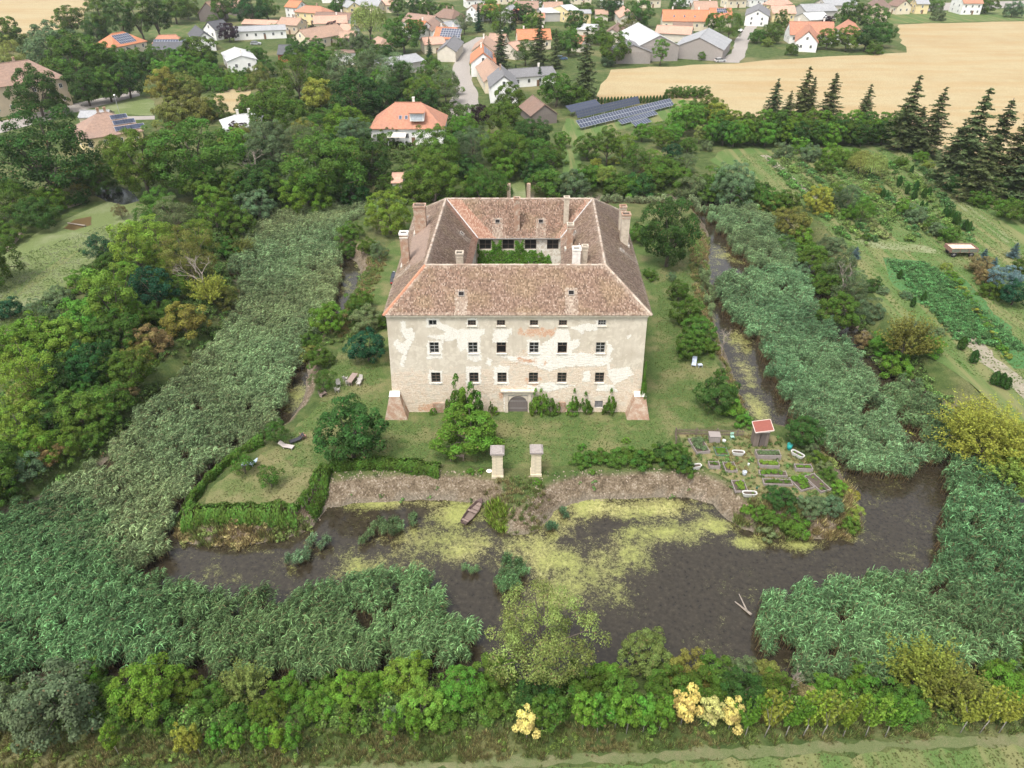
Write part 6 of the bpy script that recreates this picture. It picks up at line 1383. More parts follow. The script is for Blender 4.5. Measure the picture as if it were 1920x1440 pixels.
FW = plain('white_window_frame', (0.72, 0.72, 0.70), .6)
def small_window(w, h):
    key = ('hw', round(w, 1), round(h, 1))
    if key not in _wm:
        mb = MB(); t = .09; mb.box((0, 0, h / 2 - t / 2), (w, .08, t)); mb.box((0, 0, -h / 2 + t / 2), (w, .08, t)); mb.box((w / 2 - t / 2, 0, 0), (t, .08, h - 2 * t)); mb.box((-w / 2 + t / 2, 0, 0), (t, .08, h - 2 * t)); mb.box((0, 0, 0), (t * .7, .07, h - 2 * t))
        _wm[key] = (mb.mesh('window', FW), MB().box((0, 0, 0), (w - 2 * t, .03, h - 2 * t)).mesh('pane', glassmat()))
    return _wm[key]
SPV = {}
def pv_mat():
    if 'pv' in _mc: return _mc['pv']
    m, nt, b = newmat('solar_cells'); b.inputs['Base Color'].default_value = (0.035, 0.045, 0.075, 1); b.inputs['Roughness'].default_value = .28; b.inputs['Specular IOR Level'].default_value = .6; _mc['pv'] = m; return m
def pv_mesh(w, h, dark=False):
    key = (w, h, dark)
    if key not in SPV:
        mb = MB(); mb.box((0, 0, 0), (w - .03, h - .03, .03), mi=0); mb.box((0, 0, .006), (w - .13, h - .13, .03), mi=1)
        SPV[key] = mb.mesh('solar_panel', [plain('panel_frame_dark', (0.10, 0.10, 0.11), .5) if dark else plain('panel_frame', (0.45, 0.46, 0.48), .5), pv_mat()])
    return SPV[key]
HOUSES = []
def house(A, B, zr, W, ze, rc, wc, hip=0.0, label='', gab=None, pv=None, chim=1, wins=True, name='house', cat='house', over=.45, chc=None, sky_=0, z0=0.0):
    """A, B: the ends of the ridge in the photograph; W width across the ridge"""
    a = P(*A, zr); b = P(*B, zr); d = (b - a); d.z = 0; L = d.length; d.normalize(); c = (a + b) / 2
    if (L < 0.5): L = .5
    ang = math.atan2(d.y, d.x); Lt = L + (2 * hip if hip else 0); root = empty(name, (c.x, c.y, z0), ang, label, cat, 'houses of the village beyond the castle')
    hw = W / 2 - over; hl = Lt / 2 - over if hip else L / 2 - over * .6
    wm = plain('wall_' + wc, WC[wc], .9, .10, .7) if 'wood' not in wc else wood('boards_' + wc, WC[wc])
    mb = MB(); mb.box((0, 0, ze / 2), (2 * hl, 2 * hw, ze))
    if not hip:
        zg = ze + (zr - ze) * (hw / (W / 2)) - .12
        mb.add([(-hl, -hw, ze), (-hl, hw, ze), (-hl, 0, zg + .0), (hl, -hw, ze), (hl, hw, ze), (hl, 0, zg)], [(0, 2, 1), (3, 4, 5)])
    link('wall', mb.mesh('wall', wm), root)
    t = .14; rm = roofmat(rc, RC[rc]); h2 = Lt / 2 if hip else L / 2; r2 = L / 2
    mb = MB(); lo = ze - (zr - ze) * over / (W / 2) * .5
    top = [(-h2, -W / 2, lo), (h2, -W / 2, lo), (h2, W / 2, lo), (-h2, W / 2, lo), (-r2, 0, zr), (r2, 0, zr)]
    V = top + [(x, y, z - t) for x, y, z in top]
    fc = [(0, 1, 5, 4), (2, 3, 4, 5), (6, 10, 11, 7), (8, 11, 10, 9), (0, 6, 7, 1), (2, 8, 9, 3)]
    if hip: fc += [(1, 2, 5), (3, 0, 4), (1, 7, 8, 2), (3, 9, 6, 0), (7, 11, 8), (9, 10, 6)]
    else: fc += [(1, 7, 11, 5), (5, 11, 8, 2), (3, 9, 10, 4), (4, 10, 6, 0)]
    mb.add(V, fc); ro = link('roof', mb.mesh('roof', rm), root)
    rl = MB(); rl.tube([(-r2, 0, zr + .02), (r2, 0, zr + .02)], .13, 5); link('ridge_cap', rl.mesh('ridge_cap', rm), ro)
    if wins:
        wmz, pane = small_window(1.0, 1.3 if ze > 2.6 else .8)
        nw = max(1, int(2 * hl / 3.4)); rows = [ze * .55] if ze < 4.6 else [ze * .27, ze * .73]
        for s in (-1, 1):
            for i in range(nw):
                for z in rows:
                    o = link('window', wmz, root, ((-hl + 2 * hl * (i + .5) / nw), s * (hw + .03), z)); link('pane', pane, o)
        for s in (-1, 1):
            for y in (-hw * .45, hw * .45):
                for z in rows: o = link('window', wmz, root, (s * (hl + .03), y, z), (0, 0, PI / 2)); link('pane', pane, o)
            if not hip and zr - ze > 2.2: o = link('window', wmz, root, (s * (hl + .03), 0, ze + (zr - ze) * .33), (0, 0, PI / 2)); link('pane', pane, o)
        link('door', MB().box((0, 0, 1.0), (.95, .08, 2.0)).mesh('door', wood('door_wood', (.16, .09, .05))), root, (hl * .17, -hw - .045, 0)) if ze > 2.3 else None
    for k in range(chim):
        x = (-.28 + .56 * k) * L if chim > 1 else .2 * L
        cm = WHR if (chc or wc) in ('white', 'cream') else BRICK; o = link('chimney', MB().box((0, 0, 0), (.6, .5, 1.7)).box((0, 0, .9), (.74, .64, .12)).mesh('chimney', cm), ro, (x, .6, zr + .25))
    def on_roof(px, py, s):     # local x, slope side s, at v up the slope
        y = s * W / 2 * (1 - py); return Vector((px, y, lo + (zr - lo) * py + .08))
    sa = math.atan2(zr - lo, W / 2)
    if pv:
        s, x0, x1, v0, v1, nx, ny = pv; sl = math.hypot(W / 2, zr - lo); pw = (x1 - x0) / nx; ph = (v1 - v0) * sl / ny
        me = pv_mesh(round(pw, 2), round(ph, 2))
        for i in range(nx):
            for j in range(ny): link('solar_panel', me, ro, on_roof(x0 + pw * (i + .5), v0 + (v1 - v0) * (j + .5) / ny, s), (-sa * s, 0, 0))
    for k in range(sky_): link('skylight', MB().box((0, 0, 0), (.8, 1.2, .08), mi=0).box((0, 0, .03), (.62, 1.0, .05), mi=1).mesh('skylight', [plain('skylight_frame', (.3, .31, .33), .5), pv_mat()]), ro, on_roof(-L * .25 + L * .22 * k, .42, -1 if proj(root.matrix_basis @ Vector((0, -W / 2, ze)))[1] > proj(root.matrix_basis @ Vector((0, W / 2, ze)))[1] else 1), (sa * (1 if proj(root.matrix_basis @ Vector((0, -W / 2, ze)))[1] > proj(root.matrix_basis @ Vector((0, W / 2, ze)))[1] else -1), 0, 0))
    HOUSES.append(root); return root, on_roof, sa, L, ro
# near ones, each measured
r_, fr_, sa_, L_, ro_ = house((740, 192), (790, 192), 9.2, 14.0, 4.4, 'terra', 'white', 6.3, 'white house with a big terracotta hipped roof, skylights and a dormer', chim=1, sky_=2)
# its dormer and awning
dm = MB(); dm.box((2.8, -4.7, 7.0), (3.6, 3.4, 2.0)); link('dormer', dm.mesh('dormer', plain('wall_white', WC['white'], .9, .1, .7)), ro_)
link('dormer_roof', MB().box((2.8, -4.9, 8.1), (4.1, 4.0, .16)).mesh('dormer_roof', roofmat('terra', RC['terra'])), ro_)
link('dormer_window', MB().box((2.8, -6.42, 7.0), (2.9, .06, 1.4)).mesh('dormer_window', plain('pale_blind', (.5, .53, .56), .4)), ro_)
link('awning', MB().box((-2.3, -8.9, 3.2), (4.6, 3.0, .06), tilt=.12).mesh('awning', plain('awning_cloth', (.78, .72, .62), .8)), r_)
mb = MB(); mb.box((-4.4, -10.2, 1.5), (.08, .08, 3.0)).box((-.2, -10.2, 1.5), (.08, .08, 3.0)); link('awning_post', mb.mesh('awning_post', FW), r_)['kind'] = 'stuff'
house((-70, 128), (54, 112), 13.0, 15, 8.2, 'mix', 'ochre', 6.5, 'large old ochre manor wing with a long mottled brown hipped roof', chim=2, name='manor_building', cat='building')
house((209, 63), (231, 59), 9.0, 11.5, 5.2, 'orange', 'cream', 5.6, 'cream hipped-roof house with an orange roof covered in solar panels', pv=(-1, -4.2, 4.0, .15, .85, 8, 4), chim=0)
house((288, 74), (352, 74), 6.2, 11, 3.0, 'slate', 'wood', 0, 'dark-roofed timber building with a strip of solar panels under its ridge', pv=(-1, -6.5, 6.5, .78, .96, 12, 1), chim=0)
house((296, 66), (330, 65), 5.4, 7, 3.0, 'terra', 'cream', 2.5, 'small terracotta-roofed outbuilding behind the dark-roofed timber building', chim=0)
house((366, 47), (382, 60), 7.4, 8, 4.4, 'slate', 'white', 0, 'white gabled house with black solar slope beside the purple tree', pv=(1, -3, 3, .1, .9, 4, 3), chim=0)
house((388, 41), (418, 36), 7.4, 8, 4.4, 'slate', 'white', 0, 'white modern house with black roof behind the white gabled one', chim=0)
house((435, 50), (535, 46), 5.0, 10, 3.6, 'grey', 'white', 0, 'long low white building with a grey sheet roof', chim=0)
house((440, 88), (452, 104), 5.6, 11, 4.0, 'light', 'white', 0, 'boxy white house with a low pale grey roof on the left', chim=1)
house((522, 84), (566, 84), 5.6, 9, 3.0, 'slate', 'redwood', 0, 'red-brown log cabin with a dark grey roof', chim=0, name='log_cabin', cat='cabin')
r_, _, _, _, ro_ = house((180, 213), (203, 210), 7.8, 14, 3.8, 'mix', 'yellow', 6.2, 'yellow house with a brown hipped roof and three rows of solar panels', chim=2)
me = pv_mesh(1.0, 1.6)
for j, (n_, x0, v) in enumerate(((6, .2, .72), (8, -.3, .47), (11, -1.0, .20))):
    for i in range(n_): link('solar_panel', me, ro_, (2.0 + .7 * j + x0 * 0 + (i - n_ / 2) * 1.0 * .62 + 1.6, -7.0 * (1 - v) + (i - n_ / 2) * .0, 3.75 + 4.0 * v + .2), (math.atan2(4.0, 7.0), 0, 0))
house((150, 207), (206, 206), 4.2, 6, 3.0, 'grey', 'cream', 0, 'low grey-roofed annexe behind the yellow house', chim=0, wins=False)
house((438, 216), (476, 212), 5.6, 11, 3.6, 'light', 'white', 3.5, 'white bungalow with a pale grey hipped roof in the trees', chim=2)
house((629, 96), (665, 94), 4.6, 8, 4.4, 'brown', 'white', 0, 'white cube-like house with a flat brown roof edge among trees', chim=0)
house((700, 112), (780, 100), 5.2, 12, 3.6, 'grey', 'grey', 0, 'grey-roofed hall half hidden behind birches', chim=0, wins=False)
# street row, right side
house((945, 142), (940, 122), 8.2, 9.5, 4.8, 'darkgrey', 'white', 0, 'white gabled house with dark grey roof at the near end of the street', chim=1, chc='grey')
house((931, 135), (913, 108), 6.6, 8.5, 3.8, 'old', 'cream', 0, 'cream street house with orange-patched weathered brown roof', chim=0)
house((905.5, 99), (905, 82), 8.0, 9.5, 4.6, 'orange', 'white', 0, 'white gabled street house with an orange roof on one side', pv=(-1, -7, 7, .25, .9, 9, 3), chim=1)
house((905, 80), (912, 66), 7.6, 9.5, 4.6, 'old', 'cream', 0, 'street house with a long weathered brown roof behind the orange one', chim=1)
house((918, 62), (950, 64), 7.4, 9, 4.2, 'old', 'cream', 0, 'brown-roofed cross wing at the bend of the street', chim=1)
house((952, 130), (1036, 124), 5.2, 9, 3.4, 'darkgrey', 'white', 0, 'long low white bungalow with a grey-brown roof', chim=1)
house((968, 55), (1032, 54), 7.4, 10, 4.2, 'orange', 'cream', 0, 'house with a bright orange roof behind the spruces', chim=2)
house((952, 80), (970, 76), 6, 9, 3.6, 'pink', 'beige', 0, 'barn with faded pink roof behind the spruce', chim=0, wins=False)
house((998, 178), (1022, 196), 5.4, 8.5, 2.6, 'brown', 'wood', 0, 'open brown-roofed shed near the solar field', chim=0, wins=False, name='shed', cat='shed')
house((735, 324), (757, 324), 3.2, 6, 2.0, 'pink', 'beige', 0, 'small hut with faded pink roof between trees behind the castle', chim=0, wins=False, name='shed', cat='shed')
# street row, left side
house((818, 50), (858, 52), 8.6, 9, 5.0, 'orange', 'white', 0, 'white house with orange roof and solar slope on the left of the street', pv=(-1, -2, 7, .15, .9, 8, 4), chim=2)
house((790, 70), (832, 68), 5.6, 10, 3.6, 'pink', 'cream', 0, 'low faded pink-roofed house beside the small spruce', chim=0)
house((836, 84), (852, 66), 6.2, 8, 3.8, 'darkgrey', 'beige', 0, 'beige gabled barn with grey roof on the left of the street', chim=0, wins=False)
house((770, 36), (800, 40), 7, 9, 4, 'orange', 'white', 0, 'orange-roofed house behind the big green tree', chim=1)
house((812, 32), (828, 44), 7, 9, 4, 'brown', 'white', 0, 'brown-roofed gable house near the willow', chim=0)
house((765, 24), (818, 30), 7, 11, 4, 'mix', 'beige', 0, 'long mottled brown roof behind the willow', chim=1)
house((832, 16), (852, 18), 7.4, 12, 4.2, 'brown', 'beige', 3, 'dark brown hipped-roof house near the top', chim=2)
house((830, 42), (852, 38), 6, 9, 4, 'grey', 'cream', 0, 'cream house with grey roof by the street', chim=0)
# left of the willow
house((560, 56), (632, 44), 7.2, 11, 3.8, 'old', 'cream', 0, 'long cream barn with weathered brown roof and open front', chim=0)
house((527, 32), (566, 34), 6.4, 10, 4, 'old', 'ochre', 0, 'ochre house with brown tiled roof near the purple trees', chim=1)
house((586, 30), (650, 28), 6.6, 10, 4, 'pink', 'cream', 0, 'cream house with faded pink roof', chim=1)
house((592, 22), (660, 24), 6.6, 9, 4, 'brown', 'white', 0, 'dark brown roofed house behind the pink one', chim=1)
house((572, 10), (602, 12), 8, 10, 5.6, 'terra', 'yellow', 4, 'yellow two-storey house with terracotta hipped roof', chim=1)
house((640, 44), (664, 46), 6.2, 9, 4, 'pink', 'white', 0, 'small pink-roofed house beside the purple tree', chim=0)
house((636, 58), (668, 58), 6, 9, 3.8, 'old', 'wood', 0, 'timber gabled barn with old brown roof', chim=0, wins=False)
house((708, 68), (720, 72), 4.6, 7, 2.6, 'old', 'beige', 2, 'tiny brown-roofed outbuilding beneath the willow', chim=0, wins=False)
house((542, 0), (566, 2), 8, 9, 5.4, 'orange', 'white', 0, 'white house with orange roof at the top left of the village', chim=0)
house((648, -2), (664, 4), 7, 8, 4.6, 'grey', 'yellow', 0, 'yellow gabled house with grey roof at the top', chim=0)
house((668, -2), (715, 0), 6.6, 9, 4, 'grey', 'cream', 0, 'grey-roofed cream house right of the yellow gable', chim=0)
house((705, -6), (740, -4), 7, 9, 4, 'pink', 'cream', 0, 'pink-roofed house above the willow', chim=0)
house((385, 4), (405, -2), 9, 11, 4, 'old', 'wood', 0, 'black timber barn with brown roof beside trees, top left', chim=0, wins=False, name='barn', cat='barn')
house((428, -4), (456, 2), 7, 10, 3.6, 'old', 'wood', 0, 'second brown-roofed barn at the top left', chim=0, wins=False, name='barn', cat='barn')
house((458, 36), (522, 38), 4.4, 8, 3, 'pink', 'wood', 0, 'flat brown shelter along the long white building', chim=0, wins=False)
# middle top
house((884, 10), (905, 6), 7.6, 9, 4.6, 'old', 'white', 0, 'white gabled house with brown roof near the dark spruce', chim=1)
house((905, 8), (938, 8), 7, 9, 4.6, 'orange', 'white', 0, 'white house with orange roof top centre', chim=1)
house((950, 12), (962, 8), 7.6, 7, 5.0, 'grey', 'white', 0, 'narrow white house with grey roof', chim=0)
house((962, 18), (972, 16), 6, 8, 3.6, 'orange', 'yellow', 0, 'yellow house with orange lean-to roof', chim=0)
house((962, 2), (1010, 2), 7.4, 10, 4.2, 'mix', 'yellow', 0, 'long yellow house with mottled brown roof at the top', chim=2)
house((1005, 24), (1022, 24), 4.8, 8, 3, 'terra', 'beige', 0, 'small red-roofed shed in the gardens', chim=0, wins=False)
house((1010, 15), (1060, 14), 5.6, 14, 4.2, 'light', 'grey', 0, 'wide pale grey-roofed hall', chim=0, wins=False)
house((1050, 10), (1072, 8), 7.4, 14, 5.6, 'light', 'yellow', 0, 'yellow hall with pale sheet roof', chim=0)
house((1018, 4), (1055, 3), 7.4, 9, 4, 'old', 'white', 0, 'brown-roofed white house behind the hall', chim=1)
house((1085, 18), (1108, 18), 7.4, 10, 6.4, 'grey', 'yellow', 0, 'flat-roofed yellow building with a balcony', chim=0)
house((1115, 18), (1140, 18), 5, 9, 3.4, 'old', 'beige', 0, 'low brown-roofed store by the hall', chim=0, wins=False)
house((1085, 44), (1122, 46), 4.4, 8, 2.6, 'light', 'beige', 0, 'low pale canopy over a parking place', chim=0, wins=False)
house((1080, 66), (1100, 68), 5.6, 9, 3.2, 'terra', 'beige', 0, 'terracotta-roofed shed behind the conifers', chim=1, wins=False)
house((1160, 42), (1148, 54), 5.6, 8, 3.4, 'brown', 'beige', 0, 'brown roofed shed beside the yellow-green tree', chim=0, wins=False)
house((1168, 10), (1180, 22), 7, 9, 4.4, 'pink', 'beige', 0, 'pink-roofed house left of the round tree', chim=0)
# barns
house((1196, 42), (1238, 66), 9.4, 17, 5.6, 'light', 'greywood', 0, 'big farm hall with a wide pale sheet roof', chim=0, wins=False, name='barn', cat='barn')
house((1180, 74), (1188, 84), 6.8, 15, 4.2, 'darkgrey', 'greywood', 0, 'timber lean-to with dark roof in front of the farm hall', chim=0, wins=False, name='barn', cat='barn')
r_, fr_, sa_, L_, ro_ = house((1312, 70), (1330, 52), 8.2, 20, 4.2, 'grey', 'greywood', 0, 'weathered grey timber barn with a broad low gable', chim=0, wins=False, name='barn', cat='barn')
house((1232, 47), (1300, 50), 5.6, 14, 3.4, 'pink', 'beige', 0, 'long faded pink roof between the two big barns', chim=0, wins=False)
house((1242, 18), (1330, 19), 8.4, 12, 4.4, 'orange', 'cream', 0, 'very long bright orange roofed house with round roof lights', chim=2, sky_=3)
house((1330, 15), (1372, 15), 8, 11, 4.4, 'orange', 'cream', 0, 'orange-roofed continuation with a small solar array', chim=1, pv=(-1, -2, 3, .5, .95, 5, 2))
house((1300, 2), (1345, 2), 8, 11, 4.4, 'old', 'cream', 0, 'brown-roofed house behind the long orange one', chim=1)
house((1262, 41), (1300, 42), 4.6, 6, 3, 'brown', 'white', 0, 'low brown-roofed annexe before the long orange roof', chim=0, wins=False)
house((1424, 6), (1422, 18), 7.4, 12, 4.6, 'darkgrey', 'white', 0, 'white gable-end house with dark grey roof by the farm track', chim=0)
house((1445, 10), (1490, 10), 7.0, 11, 4, 'pink', 'yellow', 0, 'yellow house with a faded pink roof', chim=0)
house((1450, -4), (1470, -6), 8, 9, 5, 'pink', 'yellow', 3, 'small yellow house with hipped roof at the top edge', chim=1)
house((1500, 8), (1560, 6), 6.6, 14, 4, 'grey', 'grey', 0, 'wide grey sheet-roofed farm building', chim=0, wins=False)
house((1505, 24), (1545, 22), 6.0, 13, 3.6, 'light', 'beige', 0, 'low pale-roofed farm building near the purple shrub', chim=0, wins=False)
house((1540, -2), (1600, -4), 7, 12, 4.4, 'grey', 'beige', 0, 'grey-roofed farm house at the top edge', chim=0)
house((1480, 40), (1564, 41), 8.2, 10.5, 3.8, 'terra', 'white', 0, 'white house with a terracotta roof beside the wheat field', chim=2)
house((1517, 43), (1517, 58), 8.0, 9.5, 3.8, 'terra', 'white', 0, 'white front gable wing of the terracotta-roofed house', chim=0)
house((1590, 36), (1604, 44), 8, 8, 4.4, 'terra', 'white', 3, 'white house with terracotta roof half hidden in trees by the field', chim=0)
house((1650, -8), (1644, 6), 9.4, 13, 4.8, 'brown', 'ochre', 0, 'ochre gabled barn with brown roof at the top right', chim=0)
house((1680, -4), (1700, 0), 7, 9, 4, 'brown', 'cream', 0, 'cream annexe with brown roof at the top right', chim=0)
house((1715, -4), (1740, -4), 7.4, 9, 5, 'grey', 'yellow', 0, 'yellow house at the top right corner by the road', chim=0)
house((1800, -14), (1838, -14), 10, 14, 5.6, 'terra', 'white', 0, 'large white house with terracotta roof at the top right', chim=0)
for i, (x, y, rc, wc) in enumerate([(600, -22, 'orange', 'white'), (760, -20, 'old', 'cream'), (870, -14, 'terra', 'white'), (930, -18, 'pink', 'cream'), (1000, -16, 'old', 'white'), (1070, -20, 'orange', 'cream'), (1130, -12, 'mix', 'white'), (1200, -14, 'terra', 'cream'), (1270, -16, 'grey', 'white'), (1360, -14, 'old', 'cream'), (1400, -16, 'orange', 'white')]):
    house((x, y), (x + 36, y - 1), 7.5, 10, 4.4, rc, wc, 0, f"{WW[wc]} house with {RW[rc]} at the top edge, {ordinal(i + 1)} in that row", chim=1)

# ------------------------------------------------------------------ solar field
def solar_table(c0, c1, c2, z_low, z_high, nx, ny, label, dark=False):
    """c0 lower left, c1 lower right, c2 upper left corners in the photograph"""
    a = P(*c0, z_low); b = P(*c1, z_low); u = P(*c2, z_high); ex = (b - a).normalized(); L = (b - a).length; up = u - a; up = up - ex * up.dot(ex); H = up.length; ey = up.normalized(); nn = ex.cross(ey)
    r = empty('solar_array', (a.x, a.y, 0), math.atan2(ex.y, ex.x), label, 'solar panels', 'solar arrays in the grass beside the wheat field'); tilt = math.asin(max(-1, min(1, ey.z)))
    me = pv_mesh(round(L / nx, 2), round(H / ny, 2), dark)
    for i in range(nx):
        for j in range(ny):
            v = H * (j + .5) / ny; link('solar_panel', me, r, (L * (i + .5) / nx, v * math.cos(tilt), z_low + v * math.sin(tilt)), (tilt, 0, 0))
    mb = MB(); k = max(2, int(L / 4)); hz_ = H * math.cos(tilt)
    for i in range(k):
        x = L * (i + .5) / k; mb.box((x, hz_ * .15, (z_low + .1) / 2), (.1, .1, z_low + .1)); mb.box((x, hz_ * .85, (z_low + H * math.sin(tilt) * .85) / 2), (.1, .1, z_low + H * math.sin(tilt) * .85))
    link('support', mb.mesh('support', plain('galvanised_post', (.35, .35, .35), .5)), r)['kind'] = 'stuff'
solar_table((1089, 240), (1265, 197), (1079, 226), .8, 2.4, 36, 2, 'long light-framed solar array in front, two panels high')
solar_table((1083, 222), (1200, 194), (1070, 209), .8, 2.8, 22, 3, 'dark-framed solar array behind the long light one', True)
solar_table((1071, 211), (1128, 198), (1062, 198), 1.4, 2.8, 11, 3, 'small dark solar array at the left end of the rear row', True)
solar_table((1166, 233), (1234, 214), (1160, 225), .6, 1.4, 15, 1, 'low narrow solar strip in the grass below the long array')
solar_table((1192, 237), (1222, 228), (1184, 229), .6, 1.4, 7, 1, 'shortest solar strip in the grass, nearest the thicket')

# ------------------------------------------------------------------ allotment garden
GW = wood('weathered_grey_boards', (0.25, 0.215, 0.195)); SOIL = plain('dark_soil', (0.075, 0.055, 0.04), .95, .4, 6)
def veg(root, w, l, n, col, z, size=.30, name='vegetable_plants'):
    parts = []
    for k in range(n):
        c = np.array([rng.uniform(-w / 2 + .15, w / 2 - .15), rng.uniform(-l / 2 + .15, l / 2 - .15), z + size * .3]); m = 26; o = rdir(m); o[:, 2] = np.abs(o[:, 2])
        parts.append(leaves(c + o * rng.uniform(.3, 1, (m, 1)) * size, o + [0, 0, .7], size * .8, size * .45, np.clip(rng.normal(.5, .2, m), 0, 1)))
    V, Q, c, d = join(parts); o = link(name, npmesh(name, V, Q, LEAF, {'clump': c, 'dry': d}), root); o.color = (*COLS[col], 1); o['kind'] = 'stuff'; return o
def bed(c, px1, px2, wpx, h, label, nveg, col, size=.28, mat=GW, boards=1):
    """bed whose long axis runs from px1 to px2 on the ground, width wpx pixels"""
    a = P(*px1); b = P(*px2); d = b - a; L = d.length; m = (a + b) / 2; W = wpx / FPX * (Vector((0, 0, CAMH)) - m).length
    r = empty('raised_bed', m, math.atan2(d.y, d.x), label, 'planter', 'vegetable beds of the allotment garden')
    for s in (-1, 1):
        for k in range(boards): link('plank', MB().box((0, 0, 0), (L, .06, h / boards - .015)).mesh('plank', mat), r, (0, s * W / 2, h * (k + .5) / boards))
        for k in range(boards): link('plank', MB().box((0, 0, 0), (.06, W - .06, h / boards - .015)).mesh('plank', mat), r, (s * (L / 2 - .03), 0, h * (k + .5) / boards))
    n = max(1, int(L / 1.2))
    for s in (-1, 1):
        for k in range(n + 1): link('post', MB().box((0, 0, h / 2 + .02), (.07, .05, h + .04)).mesh('post', mat), r, (-L / 2 + .04 + (L - .08) * k / n, s * (W / 2 + .055), 0))
    link('soil', MB().box((0, 0, h * .42), (L - .12, W - .12, h * .8)).mesh('soil', SOIL), r)
    if nveg: veg(r, L - .2, W - .2, nveg, col, h * .85, size)
    return r
bed(0, (1302, 826), (1318, 852), 24, .45, 'grey plank bed of tall leafy cabbages below the picket fence', 26, 'sage', .36)
bed(0, (1416, 856), (1461, 857), 15, .65, 'high plank bed full of onions right below the shed', 44, 'sage', .22, boards=2)
bed(0, (1421, 873), (1459, 875), 13, .5, 'low old plank bed with fresh green lettuces', 26, 'lime', .26)
bed(0, (1489, 880), (1521, 881), 12, .5, 'pale plank bed of low herbs at the right side of the garden', 26, 'fresh', .14)
bed(0, (1423, 890), (1474, 892), 12, .35, 'flat plank bed with squash leaves and mostly bare boards', 8, 'fresh', .34)
bed(0, (1430, 906), (1484, 908), 13, .35, 'long grey plank bed with sparse green rows', 22, 'mid', .22)
bed(0, (1490, 896), (1514, 920), 26, .3, 'slanting plank bed with big squash plants and an orange flower', 16, 'fresh', .36)
bed(0, (1516, 893), (1548, 923), 20, .3, 'rightmost slanting plank bed, nearly bare soil', 3, 'lime', .2)
bed(0, (1374, 914), (1398, 914), 28, .3, 'small wood-framed bed of pale lettuces beside the lower bathtub', 16, 'lime', .22)
bed(0, (1357, 878), (1379, 878), 24, .3, 'small square wood-framed bed with yellow-green plants', 12, 'gold', .24)
bed(0, (1328, 876), (1348, 876), 12, .55, 'small grey plank bed left of the square frame', 6, 'mid', .2)
bed(0, (1340, 848), (1364, 848), 22, .2, 'low green-framed bed of carrots by the upper bathtub', 40, 'fresh', .16, mat=plain('green_boards', (0.08, 0.16, 0.10), .8))
def bathtub(px, py, rz, L, label, content):
    c = P(px, py); r = empty('bathtub', c, rz, label, 'bathtub', 'old bathtubs used as planters'); n = 24
    def ring(a, b, z): return [(math.copysign(abs(math.cos(t)) ** .55, math.cos(t)) * a, math.copysign(abs(math.sin(t)) ** .55, math.sin(t)) * b, z) for t in [2 * PI * k / n for k in range(n)]]
    w = L * .2; rs = [ring(L * .40, w * .75, .08), ring(L * .47, w * .95, .35), ring(L * .49, w * 1.0, .56), ring(L * .52, w * 1.12, .59), ring(L * .52, w * 1.12, .55)]
    rs2 = [ring(L * .52, w * 1.12, .60), ring(L * .455, w * .88, .595), ring(L * .44, w * .85, .40)]
    mb = MB()
    for R in (rs, rs2):
        for p, q in zip(R, R[1:]): mb.add(p + q, [(i, (i + 1) % n, n + (i + 1) % n, n + i) for i in range(n)])
    link('basin', mb.mesh('basin', plain('white_enamel', (0.55, 0.54, 0.50), .4, .08)), r)
    for sx in (-1, 1):
        for sy in (-1, 1): link('foot', MB().box((0, 0, .07), (.10, .10, .14)).mesh('foot', plain('rusty_iron', (0.12, 0.09, 0.08), 0.7, metal=0.3)), r, (sx * L * .3, sy * w * .5, 0))
    mb = MB(); R = ring(L * .445, w * .86, .47); mb.add(R, [tuple(range(n))]); link('soil', mb.mesh('soil', SOIL), r)
    if content: veg(r, L * .7, w * 1.2, content, 'fresh', .48, .16)
bathtub(1383, 854, -.08, 1.42, 'white bathtub planter beside the green-framed bed', 0)
bathtub(1303, 880, .25, 1.42, 'pale bathtub sunk at the edge next to the round bushes', 0)
bathtub(1404, 931, -.05, 1.55, 'white bathtub at the lower end of the garden with a watering can', 1)
bathtub(1494, 857, -.85, 1.6, 'white bathtub standing slanted above the herb bed', 5)
# low retaining boards at the front
a = P(1440, 930); b = P(1530, 945); d = b - a
r = empty('plank_wall', a, math.atan2(d.y, d.x), 'long weathered sleeper edging in front of the beds', 'edging')
for k in range(3):
    for j in range(2): link('plank', MB().box((0, 0, 0), (d.length / 3 - .02, .12, .2)).mesh('plank', GW), r, (d.length * (k + .5) / 3, 0, .1 + .21 * j))
# picket fence
fm = wood('dark_pickets', (0.15, 0.115, 0.09))
def fence(path, label, n, h=.95):
    pts = [P(*p) for p in path]; r = empty('picket_fence', pts[0], 0, label, 'fence'); tot = sum((b - a).length for a, b in zip(pts, pts[1:])); pk = MB().box((0, 0, h / 2), (.055, .02, h), taper=.8).mesh('picket', fm); ps = MB().box((0, 0, h / 2 + .06), (.12, .12, h + .18)).mesh('post', fm)
    for a, b in zip(pts, pts[1:]):
        d = b - a; an = math.atan2(d.y, d.x); k = int(n * d.length / tot); mb = MB()
        for i in range(k): p = a + d * (i + .5) / k - pts[0]; link('picket', pk, r, (p.x, p.y, random.uniform(-.04, .04)), (0, random.uniform(-.06, .06), an))
        m = (a + b) / 2 - pts[0]
        for z in (.25, .72): link('rail', MB().box((0, 0, 0), (d.length, .04, .07)).mesh('rail', fm), r, (m.x, m.y, z), (0, 0, an))
        for i in range(int(d.length / 2.5) + 1): p = a + d * min(1, i * 2.5 / d.length) - pts[0]; link('post', ps, r, (p.x, p.y, 0), (0, 0, an))
fence([(1267, 832), (1266, 815), (1394, 818)], 'brown picket fence with a short return along the top of the allotment', 78)
